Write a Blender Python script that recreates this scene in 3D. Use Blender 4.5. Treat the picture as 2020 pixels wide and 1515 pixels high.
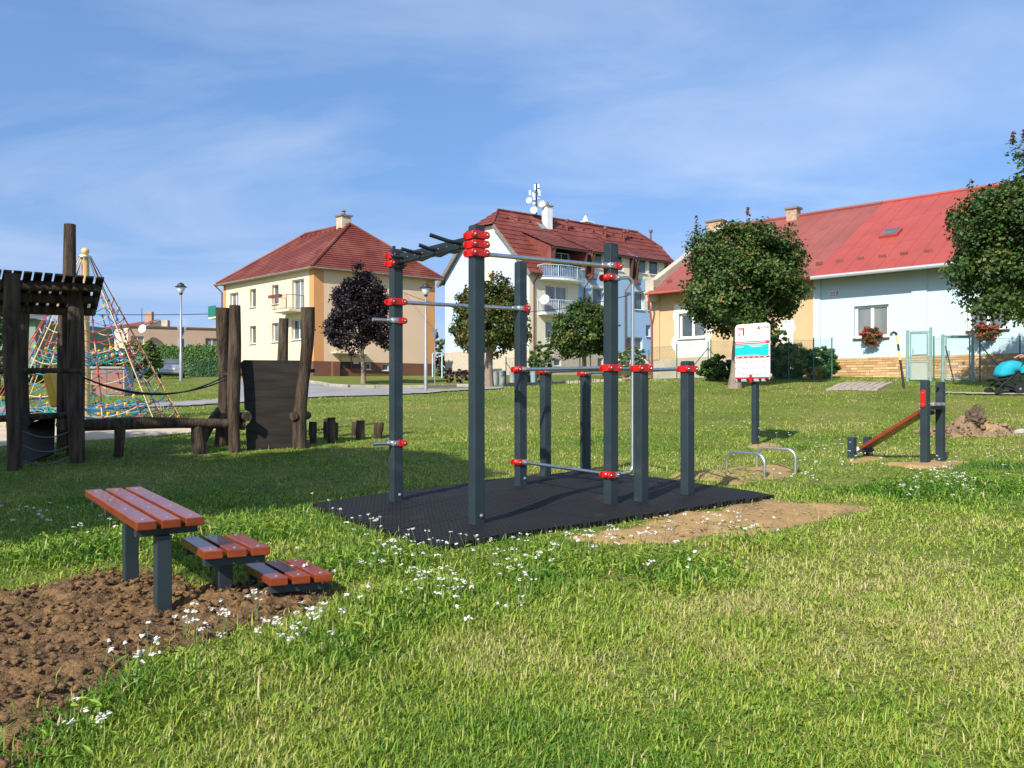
import bpy, math, random
import numpy as np
from mathutils import Vector, Matrix, noise

# ------------------------------------------------------------------ scene, camera, sky, sun
for o in list(bpy.data.objects):
    bpy.data.objects.remove(o)
scene = bpy.context.scene
COL = scene.collection
F, HZ, EYE, CX = 1640.0, 777.0, 1.5, 1010.0      # focal length (px of a 2020 px wide picture), horizon row, eye height

cam_d = bpy.data.cameras.new('camera')
cam = bpy.data.objects.new('camera', cam_d)
COL.objects.link(cam)
cam.location = (0, 0, EYE)
cam.rotation_euler = (math.radians(90), 0, 0)
cam_d.sensor_width = 36.0
cam_d.lens = F / 2020.0 * 36.0
cam_d.shift_y = (HZ - 757.5) / 2020.0
cam_d.clip_start = 0.05
cam_d.clip_end = 3000
scene.camera = cam

SUN_AZ = Vector((-0.50, -0.866)).normalized()     # horizontal direction towards the sun
SUN_EL = math.radians(38)
world = bpy.data.worlds.new('World')
scene.world = world
world.use_nodes = True
nt = world.node_tree
nt.nodes.clear()
def wn(t, **kw):
    n = nt.nodes.new(t)
    for k, v in kw.items():
        setattr(n, k, v)
    return n
def wmath(op, a, b=None):
    n = wn('ShaderNodeMath', operation=op)
    for i, x in enumerate((a, b)):
        if x is None: continue
        if isinstance(x, (int, float)): n.inputs[i].default_value = x
        else: nt.links.new(x, n.inputs[i])
    return n.outputs[0]
out = wn('ShaderNodeOutputWorld')
bg = wn('ShaderNodeBackground')
bg.inputs['Strength'].default_value = 0.14
sky = wn('ShaderNodeTexSky')
sky.sky_type = 'NISHITA'
sky.sun_disc = False
sky.sun_elevation = SUN_EL
sky.sun_rotation = math.atan2(SUN_AZ.x, SUN_AZ.y)
sky.air_density = 1.0
sky.dust_density = 0.6
sky.ozone_density = 2.2
tc = wn('ShaderNodeTexCoord')
sep = wn('ShaderNodeSeparateXYZ')
nt.links.new(tc.outputs['Generated'], sep.inputs[0])
zc = wmath('ADD', wmath('MAXIMUM', sep.outputs[2], 0.0), 0.16)
cmb = wn('ShaderNodeCombineXYZ')
nt.links.new(wmath('DIVIDE', sep.outputs[0], zc), cmb.inputs[0])
nt.links.new(wmath('DIVIDE', sep.outputs[1], zc), cmb.inputs[1])
mp = wn('ShaderNodeMapping')
mp.inputs['Rotation'].default_value = (0, 0, math.radians(28))
mp.inputs['Scale'].default_value = (0.62, 1.0, 1.0)
mp.inputs['Location'].default_value = (1.7, 0.35, 0)
nt.links.new(cmb.outputs[0], mp.inputs[0])
nz = wn('ShaderNodeTexNoise')
nz.inputs['Scale'].default_value = 1.35
nz.inputs['Detail'].default_value = 7
nz.inputs['Roughness'].default_value = 0.55
nz.inputs['Distortion'].default_value = 0.5
nt.links.new(mp.outputs[0], nz.inputs['Vector'])
rp = wn('ShaderNodeMapRange')
rp.inputs['From Min'].default_value = 0.43
rp.inputs['From Max'].default_value = 0.78
rp.inputs['To Min'].default_value = 0.05
rp.inputs['To Max'].default_value = 0.55
nt.links.new(nz.outputs[0], rp.inputs[0])
vz = wmath('ADD', wmath('MULTIPLY', wmath('MAXIMUM', sep.outputs[2], 0.0), 0.55), 0.26)
skv = wn('ShaderNodeCombineXYZ')
nt.links.new(sep.outputs[0], skv.inputs[0]); nt.links.new(sep.outputs[1], skv.inputs[1]); nt.links.new(vz, skv.inputs[2])
skn = wn('ShaderNodeVectorMath', operation='NORMALIZE')
nt.links.new(skv.outputs[0], skn.inputs[0])
nt.links.new(skn.outputs[0], sky.inputs[0])
mix = wn('ShaderNodeMixRGB')
mix.inputs[2].default_value = (3.7, 4.2, 5.1, 1)
nt.links.new(rp.outputs[0], mix.inputs[0])
hs0 = wn('ShaderNodeHueSaturation')
hs0.inputs['Hue'].default_value = 0.503
hs0.inputs['Saturation'].default_value = 1.18
nt.links.new(sky.outputs[0], hs0.inputs['Color'])
nt.links.new(hs0.outputs[0], mix.inputs[1])
# small cumulus heads low over the horizon
n2 = wn('ShaderNodeTexNoise')
n2.inputs['Scale'].default_value = 11.0
n2.inputs['Detail'].default_value = 6
nt.links.new(tc.outputs['Generated'], n2.inputs['Vector'])
lowf = wmath('SUBTRACT', 0.83, wmath('MULTIPLY', wmath('MAXIMUM', sep.outputs[2], 0.0), 3.4))
cum = wn('ShaderNodeMapRange')
cum.inputs['From Min'].default_value = 0.0
cum.inputs['From Max'].default_value = 0.12
cum.inputs['To Max'].default_value = 0.7
nt.links.new(wmath('SUBTRACT', wmath('ADD', n2.outputs[0], wmath('SUBTRACT', lowf, 0.55)), 0.52), cum.inputs[0])
hzf = wmath('MAXIMUM', wmath('SUBTRACT', 0.42, wmath('MULTIPLY', wmath('MAXIMUM', sep.outputs[2], 0.0), 1.7)), 0.0)
mixh = wn('ShaderNodeMixRGB')
mixh.inputs[2].default_value = (3.1, 3.45, 4.05, 1)
nt.links.new(hzf, mixh.inputs[0]); nt.links.new(mix.outputs[0], mixh.inputs[1])
mix2 = wn('ShaderNodeMixRGB')
mix2.inputs[2].default_value = (4.0, 3.9, 4.3, 1)
nt.links.new(cum.outputs[0], mix2.inputs[0])
nt.links.new(mixh.outputs[0], mix2.inputs[1])
nt.links.new(mix2.outputs[0], bg.inputs['Color'])
nt.links.new(bg.outputs[0], out.inputs[0])

sun_d = bpy.data.lights.new('sun', 'SUN')
sun_d.energy = 4.2
sun_d.angle = math.radians(0.53)
sun_d.color = (1.0, 0.94, 0.84)
sun = bpy.data.objects.new('sun', sun_d)
COL.objects.link(sun)
to_sun = Vector((SUN_AZ.x * math.cos(SUN_EL), SUN_AZ.y * math.cos(SUN_EL), math.sin(SUN_EL)))
sun.rotation_euler = to_sun.to_track_quat('Z', 'Y').to_euler()
sun.location = (-12, -20, 25)

vs = scene.view_settings
vs.view_transform = 'Standard'
vs.look = 'None'
vs.exposure = 0.6
vs.gamma = 1.0
vs.use_curve_mapping = False

random.seed(7)
RNG = np.random.default_rng(11)

# ------------------------------------------------------------------ materials
MATS = {}
def _nodes(name):
    m = bpy.data.materials.new(name)
    m.use_nodes = True
    t = m.node_tree
    b = t.nodes.get('Principled BSDF')
    return m, t, b
def C4(c):
    return (c[0], c[1], c[2], 1.0)
def mat(name, c1, c2=None, scale=6.0, rough=0.7, metal=0.0, bump=0.0, bscale=40.0, spec=0.4, coat=0.0,
        stretch=(1, 1, 1), lo=0.35, hi=0.65, detail=6, bdist=0.01, c3=None, scale3=1.0, f3=0.5):
    if name in MATS: return MATS[name]
    m, t, b = _nodes(name)
    b.inputs['Roughness'].default_value = rough
    b.inputs['Metallic'].default_value = metal
    b.inputs['Specular IOR Level'].default_value = spec
    b.inputs['Coat Weight'].default_value = coat
    b.inputs['Base Color'].default_value = C4(c1)
    tcn = t.nodes.new('ShaderNodeTexCoord')
    mpn = t.nodes.new('ShaderNodeMapping')
    mpn.inputs['Scale'].default_value = stretch
    t.links.new(tcn.outputs['Object'], mpn.inputs[0])
    if c2 is not None:
        n = t.nodes.new('ShaderNodeTexNoise')
        n.inputs['Scale'].default_value = scale
        n.inputs['Detail'].default_value = detail
        t.links.new(mpn.outputs[0], n.inputs['Vector'])
        r = t.nodes.new('ShaderNodeValToRGB')
        r.color_ramp.elements[0].position = lo
        r.color_ramp.elements[1].position = hi
        r.color_ramp.elements[0].color = C4(c1)
        r.color_ramp.elements[1].color = C4(c2)
        t.links.new(n.outputs[0], r.inputs[0])
        col = r.outputs[0]
        if c3 is not None:
            n3 = t.nodes.new('ShaderNodeTexNoise')
            n3.inputs['Scale'].default_value = scale3
            n3.inputs['Detail'].default_value = 5
            t.links.new(tcn.outputs['Object'], n3.inputs['Vector'])
            r3 = t.nodes.new('ShaderNodeValToRGB')
            r3.color_ramp.elements[0].position = f3
            r3.color_ramp.elements[1].position = f3 + 0.12
            t.links.new(n3.outputs[0], r3.inputs[0])
            mx = t.nodes.new('ShaderNodeMixRGB')
            mx.inputs[2].default_value = C4(c3)
            t.links.new(r3.outputs[0], mx.inputs[0])
            t.links.new(col, mx.inputs[1])
            col = mx.outputs[0]
        t.links.new(col, b.inputs['Base Color'])
    if bump > 0:
        n2_ = t.nodes.new('ShaderNodeTexNoise')
        n2_.inputs['Scale'].default_value = bscale
        n2_.inputs['Detail'].default_value = 5
        t.links.new(mpn.outputs[0], n2_.inputs['Vector'])
        bp = t.nodes.new('ShaderNodeBump')
        bp.inputs['Strength'].default_value = bump
        bp.inputs['Distance'].default_value = bdist
        t.links.new(n2_.outputs[0], bp.inputs['Height'])
        t.links.new(bp.outputs[0], b.inputs['Normal'])
    MATS[name] = m
    return m
def leafmat(name, stops, rough=0.5, trans=0.24, spec=0.35):
    """colour from the per-leaf 'tint' attribute, light passes through the blade"""
    m, t, b = _nodes(name)
    a = t.nodes.new('ShaderNodeAttribute')
    a.attribute_name = 'tint'
    r = t.nodes.new('ShaderNodeValToRGB')
    els = r.color_ramp.elements
    els[0].position, els[0].color = stops[0][0], C4(stops[0][1])
    els[1].position, els[1].color = stops[-1][0], C4(stops[-1][1])
    for p, c in stops[1:-1]:
        e = els.new(p)
        e.color = C4(c)
    t.links.new(a.outputs['Fac'], r.inputs[0])
    t.links.new(r.outputs[0], b.inputs['Base Color'])
    b.inputs['Roughness'].default_value = rough
    b.inputs['Specular IOR Level'].default_value = spec
    tr = t.nodes.new('ShaderNodeBsdfTranslucent')
    t.links.new(r.outputs[0], tr.inputs['Color'])
    mx = t.nodes.new('ShaderNodeMixShader')
    mx.inputs[0].default_value = trans
    o = t.nodes.get('Material Output')
    t.links.new(b.outputs[0], mx.inputs[1])
    t.links.new(tr.outputs[0], mx.inputs[2])
    t.links.new(mx.outputs[0], o.inputs['Surface'])
    return m

M_post = mat('anthracite_paint', (0.018, 0.032, 0.038), (0.025, 0.041, 0.047), 3, rough=0.5, bump=0.1, bscale=300, bdist=0.001, c3=(0.045, 0.058, 0.060), scale3=6.0, f3=0.62)
M_black = mat('black_steel', (0.012, 0.017, 0.021), (0.02, 0.026, 0.03), 5, rough=0.38)
M_red = mat('red_plastic', (0.55, 0.014, 0.010), (0.46, 0.011, 0.008), 20, rough=0.38, spec=0.5)
M_steel = mat('stainless_steel', (0.74, 0.74, 0.73), (0.62, 0.62, 0.61), 30, rough=0.36, metal=1.0, stretch=(1, 1, 0.2))
M_bolt = mat('galvanised_bolt', (0.55, 0.55, 0.56), (0.42, 0.42, 0.43), 40, rough=0.35, metal=0.8)
M_plank = mat('varnished_plank', (0.25, 0.046, 0.015), (0.185, 0.032, 0.010), 5, rough=0.33, spec=0.5, coat=0.35, stretch=(1.2, 1.2, 8), bump=0.25, bscale=18, bdist=0.002)
M_rubber = None
M_log = mat('weathered_log', (0.024, 0.015, 0.009), (0.105, 0.070, 0.043), 2.6, rough=0.85, bump=0.9, bscale=9, stretch=(6, 6, 0.7), bdist=0.03)
M_logend = mat('log_end_grain', (0.09, 0.055, 0.03), (0.045, 0.028, 0.016), 12, rough=0.9, bump=0.3)
M_darkpanel = mat('stained_plywood', (0.011, 0.009, 0.008), (0.030, 0.023, 0.015), 1.6, rough=0.75, bump=0.3, bscale=5, stretch=(1, 1, 6))
M_sand = mat('play_sand', (0.60, 0.49, 0.34), (0.48, 0.38, 0.26), 1.2, rough=0.95, bump=0.6, bscale=6, bdist=0.05)
M_white = mat('white_paint', (0.78, 0.78, 0.76), (0.70, 0.70, 0.68), 3, rough=0.5)
M_frame = mat('white_window_frame', (0.80, 0.80, 0.78), rough=0.35)
M_glass = mat('window_glass', (0.03, 0.04, 0.045), (0.12, 0.14, 0.14), 0.9, rough=0.06, spec=0.9)
M_curtain = mat('curtained_glass', (0.11, 0.125, 0.125), (0.23, 0.25, 0.245), 0.8, rough=0.1, spec=0.8, stretch=(3, 3, 0.5))
M_asphalt = mat('worn_asphalt', (0.24, 0.23, 0.22), (0.31, 0.295, 0.28), 0.7, rough=0.9, bump=0.3, bscale=60)
M_kerb = mat('kerb_concrete', (0.42, 0.38, 0.32), (0.30, 0.27, 0.22), 2, rough=0.9, bump=0.3, bscale=30)
M_paver = mat('concrete_paver', (0.36, 0.31, 0.26), (0.28, 0.24, 0.20), 4, rough=0.9, bump=0.3)
M_soil = mat('dark_soil', (0.090, 0.049, 0.020), (0.225, 0.132, 0.056), 18, rough=0.97, bump=1.0, bscale=55, bdist=0.02, c3=(0.30, 0.18, 0.07), scale3=2.6, f3=0.60)
M_clay = mat('dry_clay', (0.31, 0.195, 0.078), (0.42, 0.275, 0.112), 3.5, rough=0.97, bump=0.8, bscale=40, bdist=0.02, c3=(0.23, 0.155, 0.08), scale3=1.6, f3=0.52)
M_mound = mat('dug_earth', (0.20, 0.13, 0.07), (0.33, 0.225, 0.13), 3, rough=0.97, bump=1.0, bscale=18, bdist=0.05, c3=(0.42, 0.26, 0.10), scale3=1.5, f3=0.6)
M_pole = mat('galvanised_pole', (0.34, 0.35, 0.36), (0.28, 0.29, 0.30), 6, rough=0.5, metal=0.4)
M_green = mat('green_fence_paint', (0.035, 0.12, 0.085), (0.05, 0.15, 0.11), 6, rough=0.55)
M_bluegreen = mat('weathered_gate_paint', (0.16, 0.30, 0.29), (0.22, 0.36, 0.34), 5, rough=0.6)
M_bark = mat('maple_bark', (0.20, 0.155, 0.115), (0.30, 0.24, 0.18), 5, rough=0.95, bump=0.8, bscale=14, stretch=(3, 3, 0.5), bdist=0.03)
M_rope_y = mat('cream_rope', (0.72, 0.55, 0.30), (0.62, 0.46, 0.24), 8, rough=0.8)
M_rope_r = mat('red_rope', (0.50, 0.10, 0.09), (0.40, 0.07, 0.06), 8, rough=0.8)
M_rope_b = mat('blue_rope', (0.03, 0.15, 0.36), (0.04, 0.20, 0.42), 8, rough=0.8)
M_rope_t = mat('turquoise_rope', (0.02, 0.32, 0.30), (0.02, 0.26, 0.34), 3, rough=0.8)
M_yel = mat('yellow_plastic', (0.78, 0.45, 0.03), (0.7, 0.38, 0.02), 8, rough=0.45)
M_mast = mat('cream_mast_paint', (0.68, 0.50, 0.22), (0.62, 0.45, 0.19), 4, rough=0.45)
# ------------------------------------------------------------------ terrain
def X_(px, Y):
    return (px - CX) / F * Y
def Z_(py, Y):
    return EYE + (HZ - py) / F * Y
CTRL = [(X_(px, Y), Y, Z_(py, Y)) for px, py, Y in [
    (940, 1042, 7.2), (1205, 1002, 8.2), (781, 997, 8.45), (1027, 967, 9.49), (1076, 948, 10.5), (1155, 936, 11.1),
    (1265, 997, 8.35), (1356, 985, 8.7), (313, 1215, 4.88), (238, 1150, 5.6), (441, 1188, 5.15), (1490, 878, 15.0),
    (1470, 940, 10.6), (1825, 915, 11.8), (1676, 908, 12.5), (27, 930, 11.8), (158, 913, 12.6), (460, 892, 14.2),
    (603, 885, 14.6), (650, 874, 15.4), (745, 866, 16.0), (168, 832, 20.5), (430, 848, 17.5), (420, 804, 27), (420, 790, 31),
    (50, 812, 26), (700, 778, 34), (900, 768, 38), (357, 752, 42), (840, 773, 38), (716, 757, 47), (619, 742, 57),
    (441, 737, 70), (858, 742, 62), (965, 765, 40), (1140, 757, 45), (1044, 740, 68), (1465, 765, 27.5), (1640, 750, 30.3),
    (1397, 748, 33), (1605, 742, 34), (1838, 752, 28), (1985, 778, 22.5), (1783, 770, 24), (1915, 855, 16), (335, 747, 62)]]
CTRL += [(0, 0, 0), (-3, 2, 0.06), (3, 2, 0.08), (4.5, 6, 0.27), (0, 4, 0.17), (60, 100, 3.6), (-60, 100, 3.6), (0, 112, 3.6), (-45, 60, 2.7),
         (42, 40, 2.5), (32, 15, 0.95), (-26, 12, 0.45), (0, -22, -0.9), (-20, -10, -0.3), (22, -8, -0.2), (17, 31, 2.1), (16, 12, 0.6)]
CT = np.array(CTRL)
def _tps_fit(lam=0.6):
    n = len(CT)
    d = np.hypot(CT[:, None, 0] - CT[None, :, 0], CT[:, None, 1] - CT[None, :, 1])
    K = np.where(d > 0, d * d * np.log(d + 1e-12), 0) + lam * np.eye(n)
    P = np.c_[np.ones(n), CT[:, :2]]
    A = np.block([[K, P], [P.T, np.zeros((3, 3))]])
    w = np.linalg.solve(A, np.r_[CT[:, 2], 0, 0, 0])
    return w[:n], w[n:]
TW, TA = _tps_fit()
def _hash(ix, iy, s):
    h = (ix.astype(np.int64) * 374761393 + iy.astype(np.int64) * 668265263 + s * 1442695041) & 0x7fffffff
    h = ((h ^ (h >> 13)) * 1274126177) & 0x7fffffff
    return ((h ^ (h >> 16)) & 0xffff) / 65535.0
def vn(x, y, s=0):
    """smooth value noise 0..1, arrays"""
    x = np.asarray(x, float); y = np.asarray(y, float)
    ix = np.floor(x); iy = np.floor(y)
    fx = x - ix; fy = y - iy
    fx = fx * fx * (3 - 2 * fx); fy = fy * fy * (3 - 2 * fy)
    a = _hash(ix, iy, s); b = _hash(ix + 1, iy, s); c = _hash(ix, iy + 1, s); d = _hash(ix + 1, iy + 1, s)
    return (a * (1 - fx) + b * fx) * (1 - fy) + (c * (1 - fx) + d * fx) * fy
def fbm(x, y, s=0, o=4):
    v = 0; a = 0.5; t = 0
    for i in range(o):
        v = v + a * vn(x, y, s + i); t += a
        x = x * 2.03 + 7.1; y = y * 2.03 + 3.7; a *= 0.5
    return v / t
def gza(x, y):
    x = np.asarray(x, float); y = np.asarray(y, float)
    xc = np.clip(x, -70, 70); yc = np.clip(y, -25, 118)
    r = TA[0] + TA[1] * xc + TA[2] * yc
    for i in range(len(CT)):
        d2 = (xc - CT[i, 0]) ** 2 + (yc - CT[i, 1]) ** 2
        r = r + TW[i] * 0.5 * d2 * np.log(d2 + 1e-12)
    return r + 0.035 * (vn(x * 0.9, y * 0.9, 5) - 0.5) + 0.012 * (vn(x * 2.1, y * 2.1, 6) - 0.5)
def gz(x, y):
    return float(gza(np.array([x]), np.array([y]))[0])
def ground_at(px, py):
    """where the sight line through a picture point meets the ground (arrays)"""
    px = np.atleast_1d(np.asarray(px, float)); py = np.atleast_1d(np.asarray(py, float))
    lo = np.full(px.shape, 1.0); hi = np.full(px.shape, 1.0); done = np.zeros(px.shape, bool)
    y = 1.0
    while y < 110:
        y2 = y * 1.03
        g = gza((px - CX) / F * y2, np.full(px.shape, y2))
        hit = (EYE + (HZ - py) / F * y2 < g) & ~done
        lo[hit] = y; hi[hit] = y2; done |= hit
        y = y2
    lo[~done] = 110; hi[~done] = 110
    for _ in range(18):
        m = 0.5 * (lo + hi)
        below = EYE + (HZ - py) / F * m < gza((px - CX) / F * m, m)
        hi = np.where(below, m, hi); lo = np.where(below, lo, m)
    return (px - CX) / F * hi, hi
def G(px, py):
    x, y = ground_at(px, py)
    return float(x[0]), float(y[0])
def PG(px, Y):
    x = X_(px, Y)
    return Vector((x, Y, gz(x, Y)))
def polyG(pts):
    xs, ys = ground_at([p[0] for p in pts], [p[1] for p in pts])
    return np.c_[xs, ys]
def sdist(poly, x, y):
    """signed distance to a plan polygon, negative inside"""
    poly = np.asarray(poly); n = len(poly)
    d = np.full(x.shape, 1e9); ins = np.zeros(x.shape, bool)
    for i in range(n):
        a = poly[i]; b = poly[(i + 1) % n]
        e = b - a
        t = np.clip(((x - a[0]) * e[0] + (y - a[1]) * e[1]) / (e @ e + 1e-12), 0, 1)
        d = np.minimum(d, np.hypot(x - a[0] - t * e[0], y - a[1] - t * e[1]))
        c = ((a[1] > y) != (b[1] > y))
        with np.errstate(divide='ignore', invalid='ignore'):
            xx = (b[0] - a[0]) * (y - a[1]) / (b[1] - a[1] + 1e-15) + a[0]
        ins ^= c & (x < xx)
    return np.where(ins, -d, d)

# ------------------------------------------------------------------ object helpers
def tag(o, label=None, cat=None, group=None, kind=None):
    if label: o['label'] = label
    if cat: o['category'] = cat
    if group: o['group'] = group
    if kind: o['kind'] = kind
    return o
def thing(name, label, cat, loc=(0, 0, 0), group=None):
    o = bpy.data.objects.new(name, None)
    o.empty_display_size = 0.2
    COL.objects.link(o)
    o.location = loc
    return tag(o, label, cat, group)
def root_of(o):
    while o.parent: o = o.parent
    return o
V3 = Vector
class MB:
    def __init__(self):
        self.v = []; self.f = []
    def add(self, vs_, fs):
        k = len(self.v)
        self.v += [tuple(p) for p in vs_]
        self.f += [tuple(i + k for i in q) for q in fs]
        return self
    def hexa(self, p):
        """8 corners: bottom 0-3 ccw, top 4-7 ccw"""
        return self.add(p, [(3, 2, 1, 0), (4, 5, 6, 7), (0, 1, 5, 4), (1, 2, 6, 5), (2, 3, 7, 6), (3, 0, 4, 7)])
    def box(self, c, s, ax=(1, 0, 0), ay=(0, 1, 0), az=None):
        c = V3(c); ax = V3(ax).normalized(); ay = V3(ay).normalized()
        az = ax.cross(ay).normalized() if az is None else V3(az).normalized()
        x = ax * s[0] / 2; y = ay * s[1] / 2; z = az * s[2] / 2
        return self.hexa([c - x - y - z, c + x - y - z, c + x + y - z, c - x + y - z, c - x - y + z, c + x - y + z, c + x + y + z, c - x + y + z])
    def bar(self, a, b, w, h, up=(0, 0, 1)):
        """box beam from a to b, w sideways, h along up"""
        a = V3(a); b = V3(b); d = (b - a); L = d.length; d.normalize()
        s = d.cross(V3(up)).normalized(); u = s.cross(d).normalized()
        return self.box((a + b) / 2, (L, w, h), d, u.cross(d), u)
    def tube(self, pts, r, n=8, caps=True):
        pts = [V3(p) for p in pts]
        rs = r if isinstance(r, (list, tuple)) else [r] * len(pts)
        T = []
        for i in range(len(pts)):
            t = pts[min(i + 1, len(pts) - 1)] - pts[max(i - 1, 0)]
            T.append(t.normalized() if t.length > 0 else V3((0, 0, 1)))
        ref = V3((0, 0, 1)) if abs(T[0].z) < 0.9 else V3((1, 0, 0))
        nrm = T[0].cross(ref).normalized()
        vv = []; ff = []
        for i, p in enumerate(pts):
            nrm = (nrm - T[i] * nrm.dot(T[i]))
            nrm = nrm.normalized() if nrm.length > 1e-6 else T[i].orthogonal().normalized()
            bi = T[i].cross(nrm)
            for k in range(n):
                a = 2 * math.pi * k / n
                vv.append(p + (nrm * math.cos(a) + bi * math.sin(a)) * rs[i])
        for i in range(len(pts) - 1):
            for k in range(n):
                k2 = (k + 1) % n
                ff.append((i * n + k, i * n + k2, (i + 1) * n + k2, (i + 1) * n + k))
        if caps:
            ff.append(tuple(range(n - 1, -1, -1)))
            m = (len(pts) - 1) * n
            ff.append(tuple(m + k for k in range(n)))
        return self.add(vv, ff)
    def lathe(self, c, prof, n=16, axis=(0, 0, 1)):
        az = V3(axis).normalized(); ax = az.orthogonal().normalized(); ay = az.cross(ax)
        c = V3(c); vv = []; ff = []
        for r, z in prof:
            for k in range(n):
                a = 2 * math.pi * k / n
                vv.append(c + ax * (r * math.cos(a)) + ay * (r * math.sin(a)) + az * z)
        for i in range(len(prof) - 1):
            for k in range(n):
                k2 = (k + 1) % n
                ff.append((i * n + k, i * n + k2, (i + 1) * n + k2, (i + 1) * n + k))
        ff.append(tuple(range(n - 1, -1, -1)))
        m = (len(prof) - 1) * n
        ff.append(tuple(m + k for k in range(n)))
        return self.add(vv, ff)
    def sphere(self, c, r, n=10, m=6, s=(1, 1, 1)):
        prof = [(max(1e-4, r * math.sin(math.pi * i / m)), -r * math.cos(math.pi * i / m)) for i in range(m + 1)]
        k = len(self.v)
        self.lathe((0, 0, 0), prof, n)
        for i in range(k, len(self.v)):
            p = self.v[i]
            self.v[i] = (c[0] + p[0] * s[0], c[1] + p[1] * s[1], c[2] + p[2] * s[2])
        return self
    def prism(self, poly, d):
        """closed 3D polygon extruded along vector d"""
        n = len(poly); d = V3(d)
        return self.add([V3(p) for p in poly] + [V3(p) + d for p in poly],
                        [tuple(range(n - 1, -1, -1)), tuple(range(n, 2 * n))] + [(i, (i + 1) % n, n + (i + 1) % n, n + i) for i in range(n)])
    def quad(self, *p):
        return self.add(p, [tuple(range(len(p)))])
    def mesh(self, name, off=(0, 0, 0)):
        me = bpy.data.meshes.new(name)
        me.from_pydata([(p[0] - off[0], p[1] - off[1], p[2] - off[2]) for p in self.v], [], self.f)
        me.update()
        return me
    def build(self, name, material, parent=None, smooth=False, bevel=0, loc=None, label=None, cat=None, group=None, kind=None, seg=2, fix=False):
        off = root_of(parent).location if parent else (loc if loc is not None else (0, 0, 0))
        me = self.mesh(name, off)
        if fix:
            import bmesh
            bm = bmesh.new(); bm.from_mesh(me); bmesh.ops.recalc_face_normals(bm, faces=bm.faces); bm.to_mesh(me); bm.free()
        me.materials.append(material)
        if smooth:
            me.polygons.foreach_set('use_smooth', [True] * len(me.polygons))
            try: me.set_sharp_from_angle(angle=math.radians(40))
            except Exception: pass
        o = bpy.data.objects.new(name, me)
        COL.objects.link(o)
        if parent: o.parent = parent
        else: o.location = off
        if bevel:
            b = o.modifiers.new('Bevel', 'BEVEL')
            b.width = bevel; b.segments = seg; b.limit_method = 'ANGLE'; b.angle_limit = math.radians(35)
        return tag(o, label, cat, group, kind)

def npmesh(name, verts, faces_list, material, parent=None, loc=(0, 0, 0), tint=None, smooth=False):
    """fast mesh from arrays; faces_list: arrays (n,3) or (n,4)"""
    off = np.array(root_of(parent).location if parent else loc)
    me = bpy.data.meshes.new(name)
    v = (np.asarray(verts, np.float64) - off).astype(np.float32)
    me.vertices.add(len(v)); me.vertices.foreach_set('co', v.ravel())
    nl = sum(f.size for f in faces_list); nf = sum(len(f) for f in faces_list)
    me.loops.add(nl); me.polygons.add(nf)
    li = np.concatenate([f.ravel() for f in faces_list]).astype(np.int32)
    tot = np.concatenate([np.full(len(f), f.shape[1], np.int32) for f in faces_list])
    st = np.concatenate([[0], np.cumsum(tot)[:-1]]).astype(np.int32)
    me.loops.foreach_set('vertex_index', li)
    me.polygons.foreach_set('loop_start', st)
    try: me.polygons.foreach_set('loop_total', tot)
    except Exception: pass
    if smooth: me.polygons.foreach_set('use_smooth', np.ones(nf, bool))
    me.update(calc_edges=True)
    if tint is not None:
        a = me.attributes.new('tint', 'FLOAT', 'POINT')
        a.data.foreach_set('value', np.asarray(tint, np.float32))
    me.materials.append(material)
    o = bpy.data.objects.new(name, me)
    COL.objects.link(o)
    if parent: o.parent = parent
    else: o.location = tuple(off)
    return o
def text_mesh(body, size, P0, ax, az, nrm, material, parent, name='lettering', font_shear=0.0):
    cu = bpy.data.curves.new('txt', 'FONT'); cu.body = body; cu.size = size; cu.shear = font_shear
    ob = bpy.data.objects.new('txt', cu); COL.objects.link(ob)
    bpy.context.view_layer.update()
    me0 = bpy.data.meshes.new_from_object(ob.evaluated_get(bpy.context.evaluated_depsgraph_get()))
    mb = MB()
    ax = V3(ax); az = V3(az); P0 = V3(P0)
    mb.add([P0 + ax * v.co.x + az * v.co.y + V3(nrm) * 0.004 for v in me0.vertices], [tuple(p.vertices) for p in me0.polygons])
    bpy.data.objects.remove(ob); bpy.data.curves.remove(cu); bpy.data.meshes.remove(me0)
    return mb.build(name, material, parent)

class Wall:
    def __init__(self, O, a, out=None):
        self.O = V3((O[0], O[1])); self.a = V3((a[0], a[1])).normalized()
        n = V3((-self.a.y, self.a.x))
        tow = out if out is not None else -self.O
        self.n = n if n.dot(V3((tow[0], tow[1]))) > 0 else -n
    def pt(self, s, z, d=0.0):
        p = self.O + self.a * s + self.n * d
        return V3((p.x, p.y, z))
    def pix(self, px, py=HZ, d=0.0):
        dx = (px - CX) / F; O = self.O + self.n * d
        t = (O.x * self.a.y - O.y * self.a.x) / (dx * self.a.y - self.a.x)
        s = (t * dx - O.x) * self.a.x + (t - O.y) * self.a.y
        return s, EYE + t * (HZ - py) / F
    def rect(self, x0, x1, y0, y1):
        """picture rectangle -> s0, s1, z0, z1 on the wall"""
        a = self.pix(x0)[0]; b = self.pix(x1)[0]
        xm = (x0 + x1) / 2
        return min(a, b), max(a, b), self.pix(xm, y1)[1], self.pix(xm, y0)[1]
    @property
    def a3(self): return V3((self.a.x, self.a.y, 0))
    @property
    def n3(self): return V3((self.n.x, self.n.y, 0))
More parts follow.
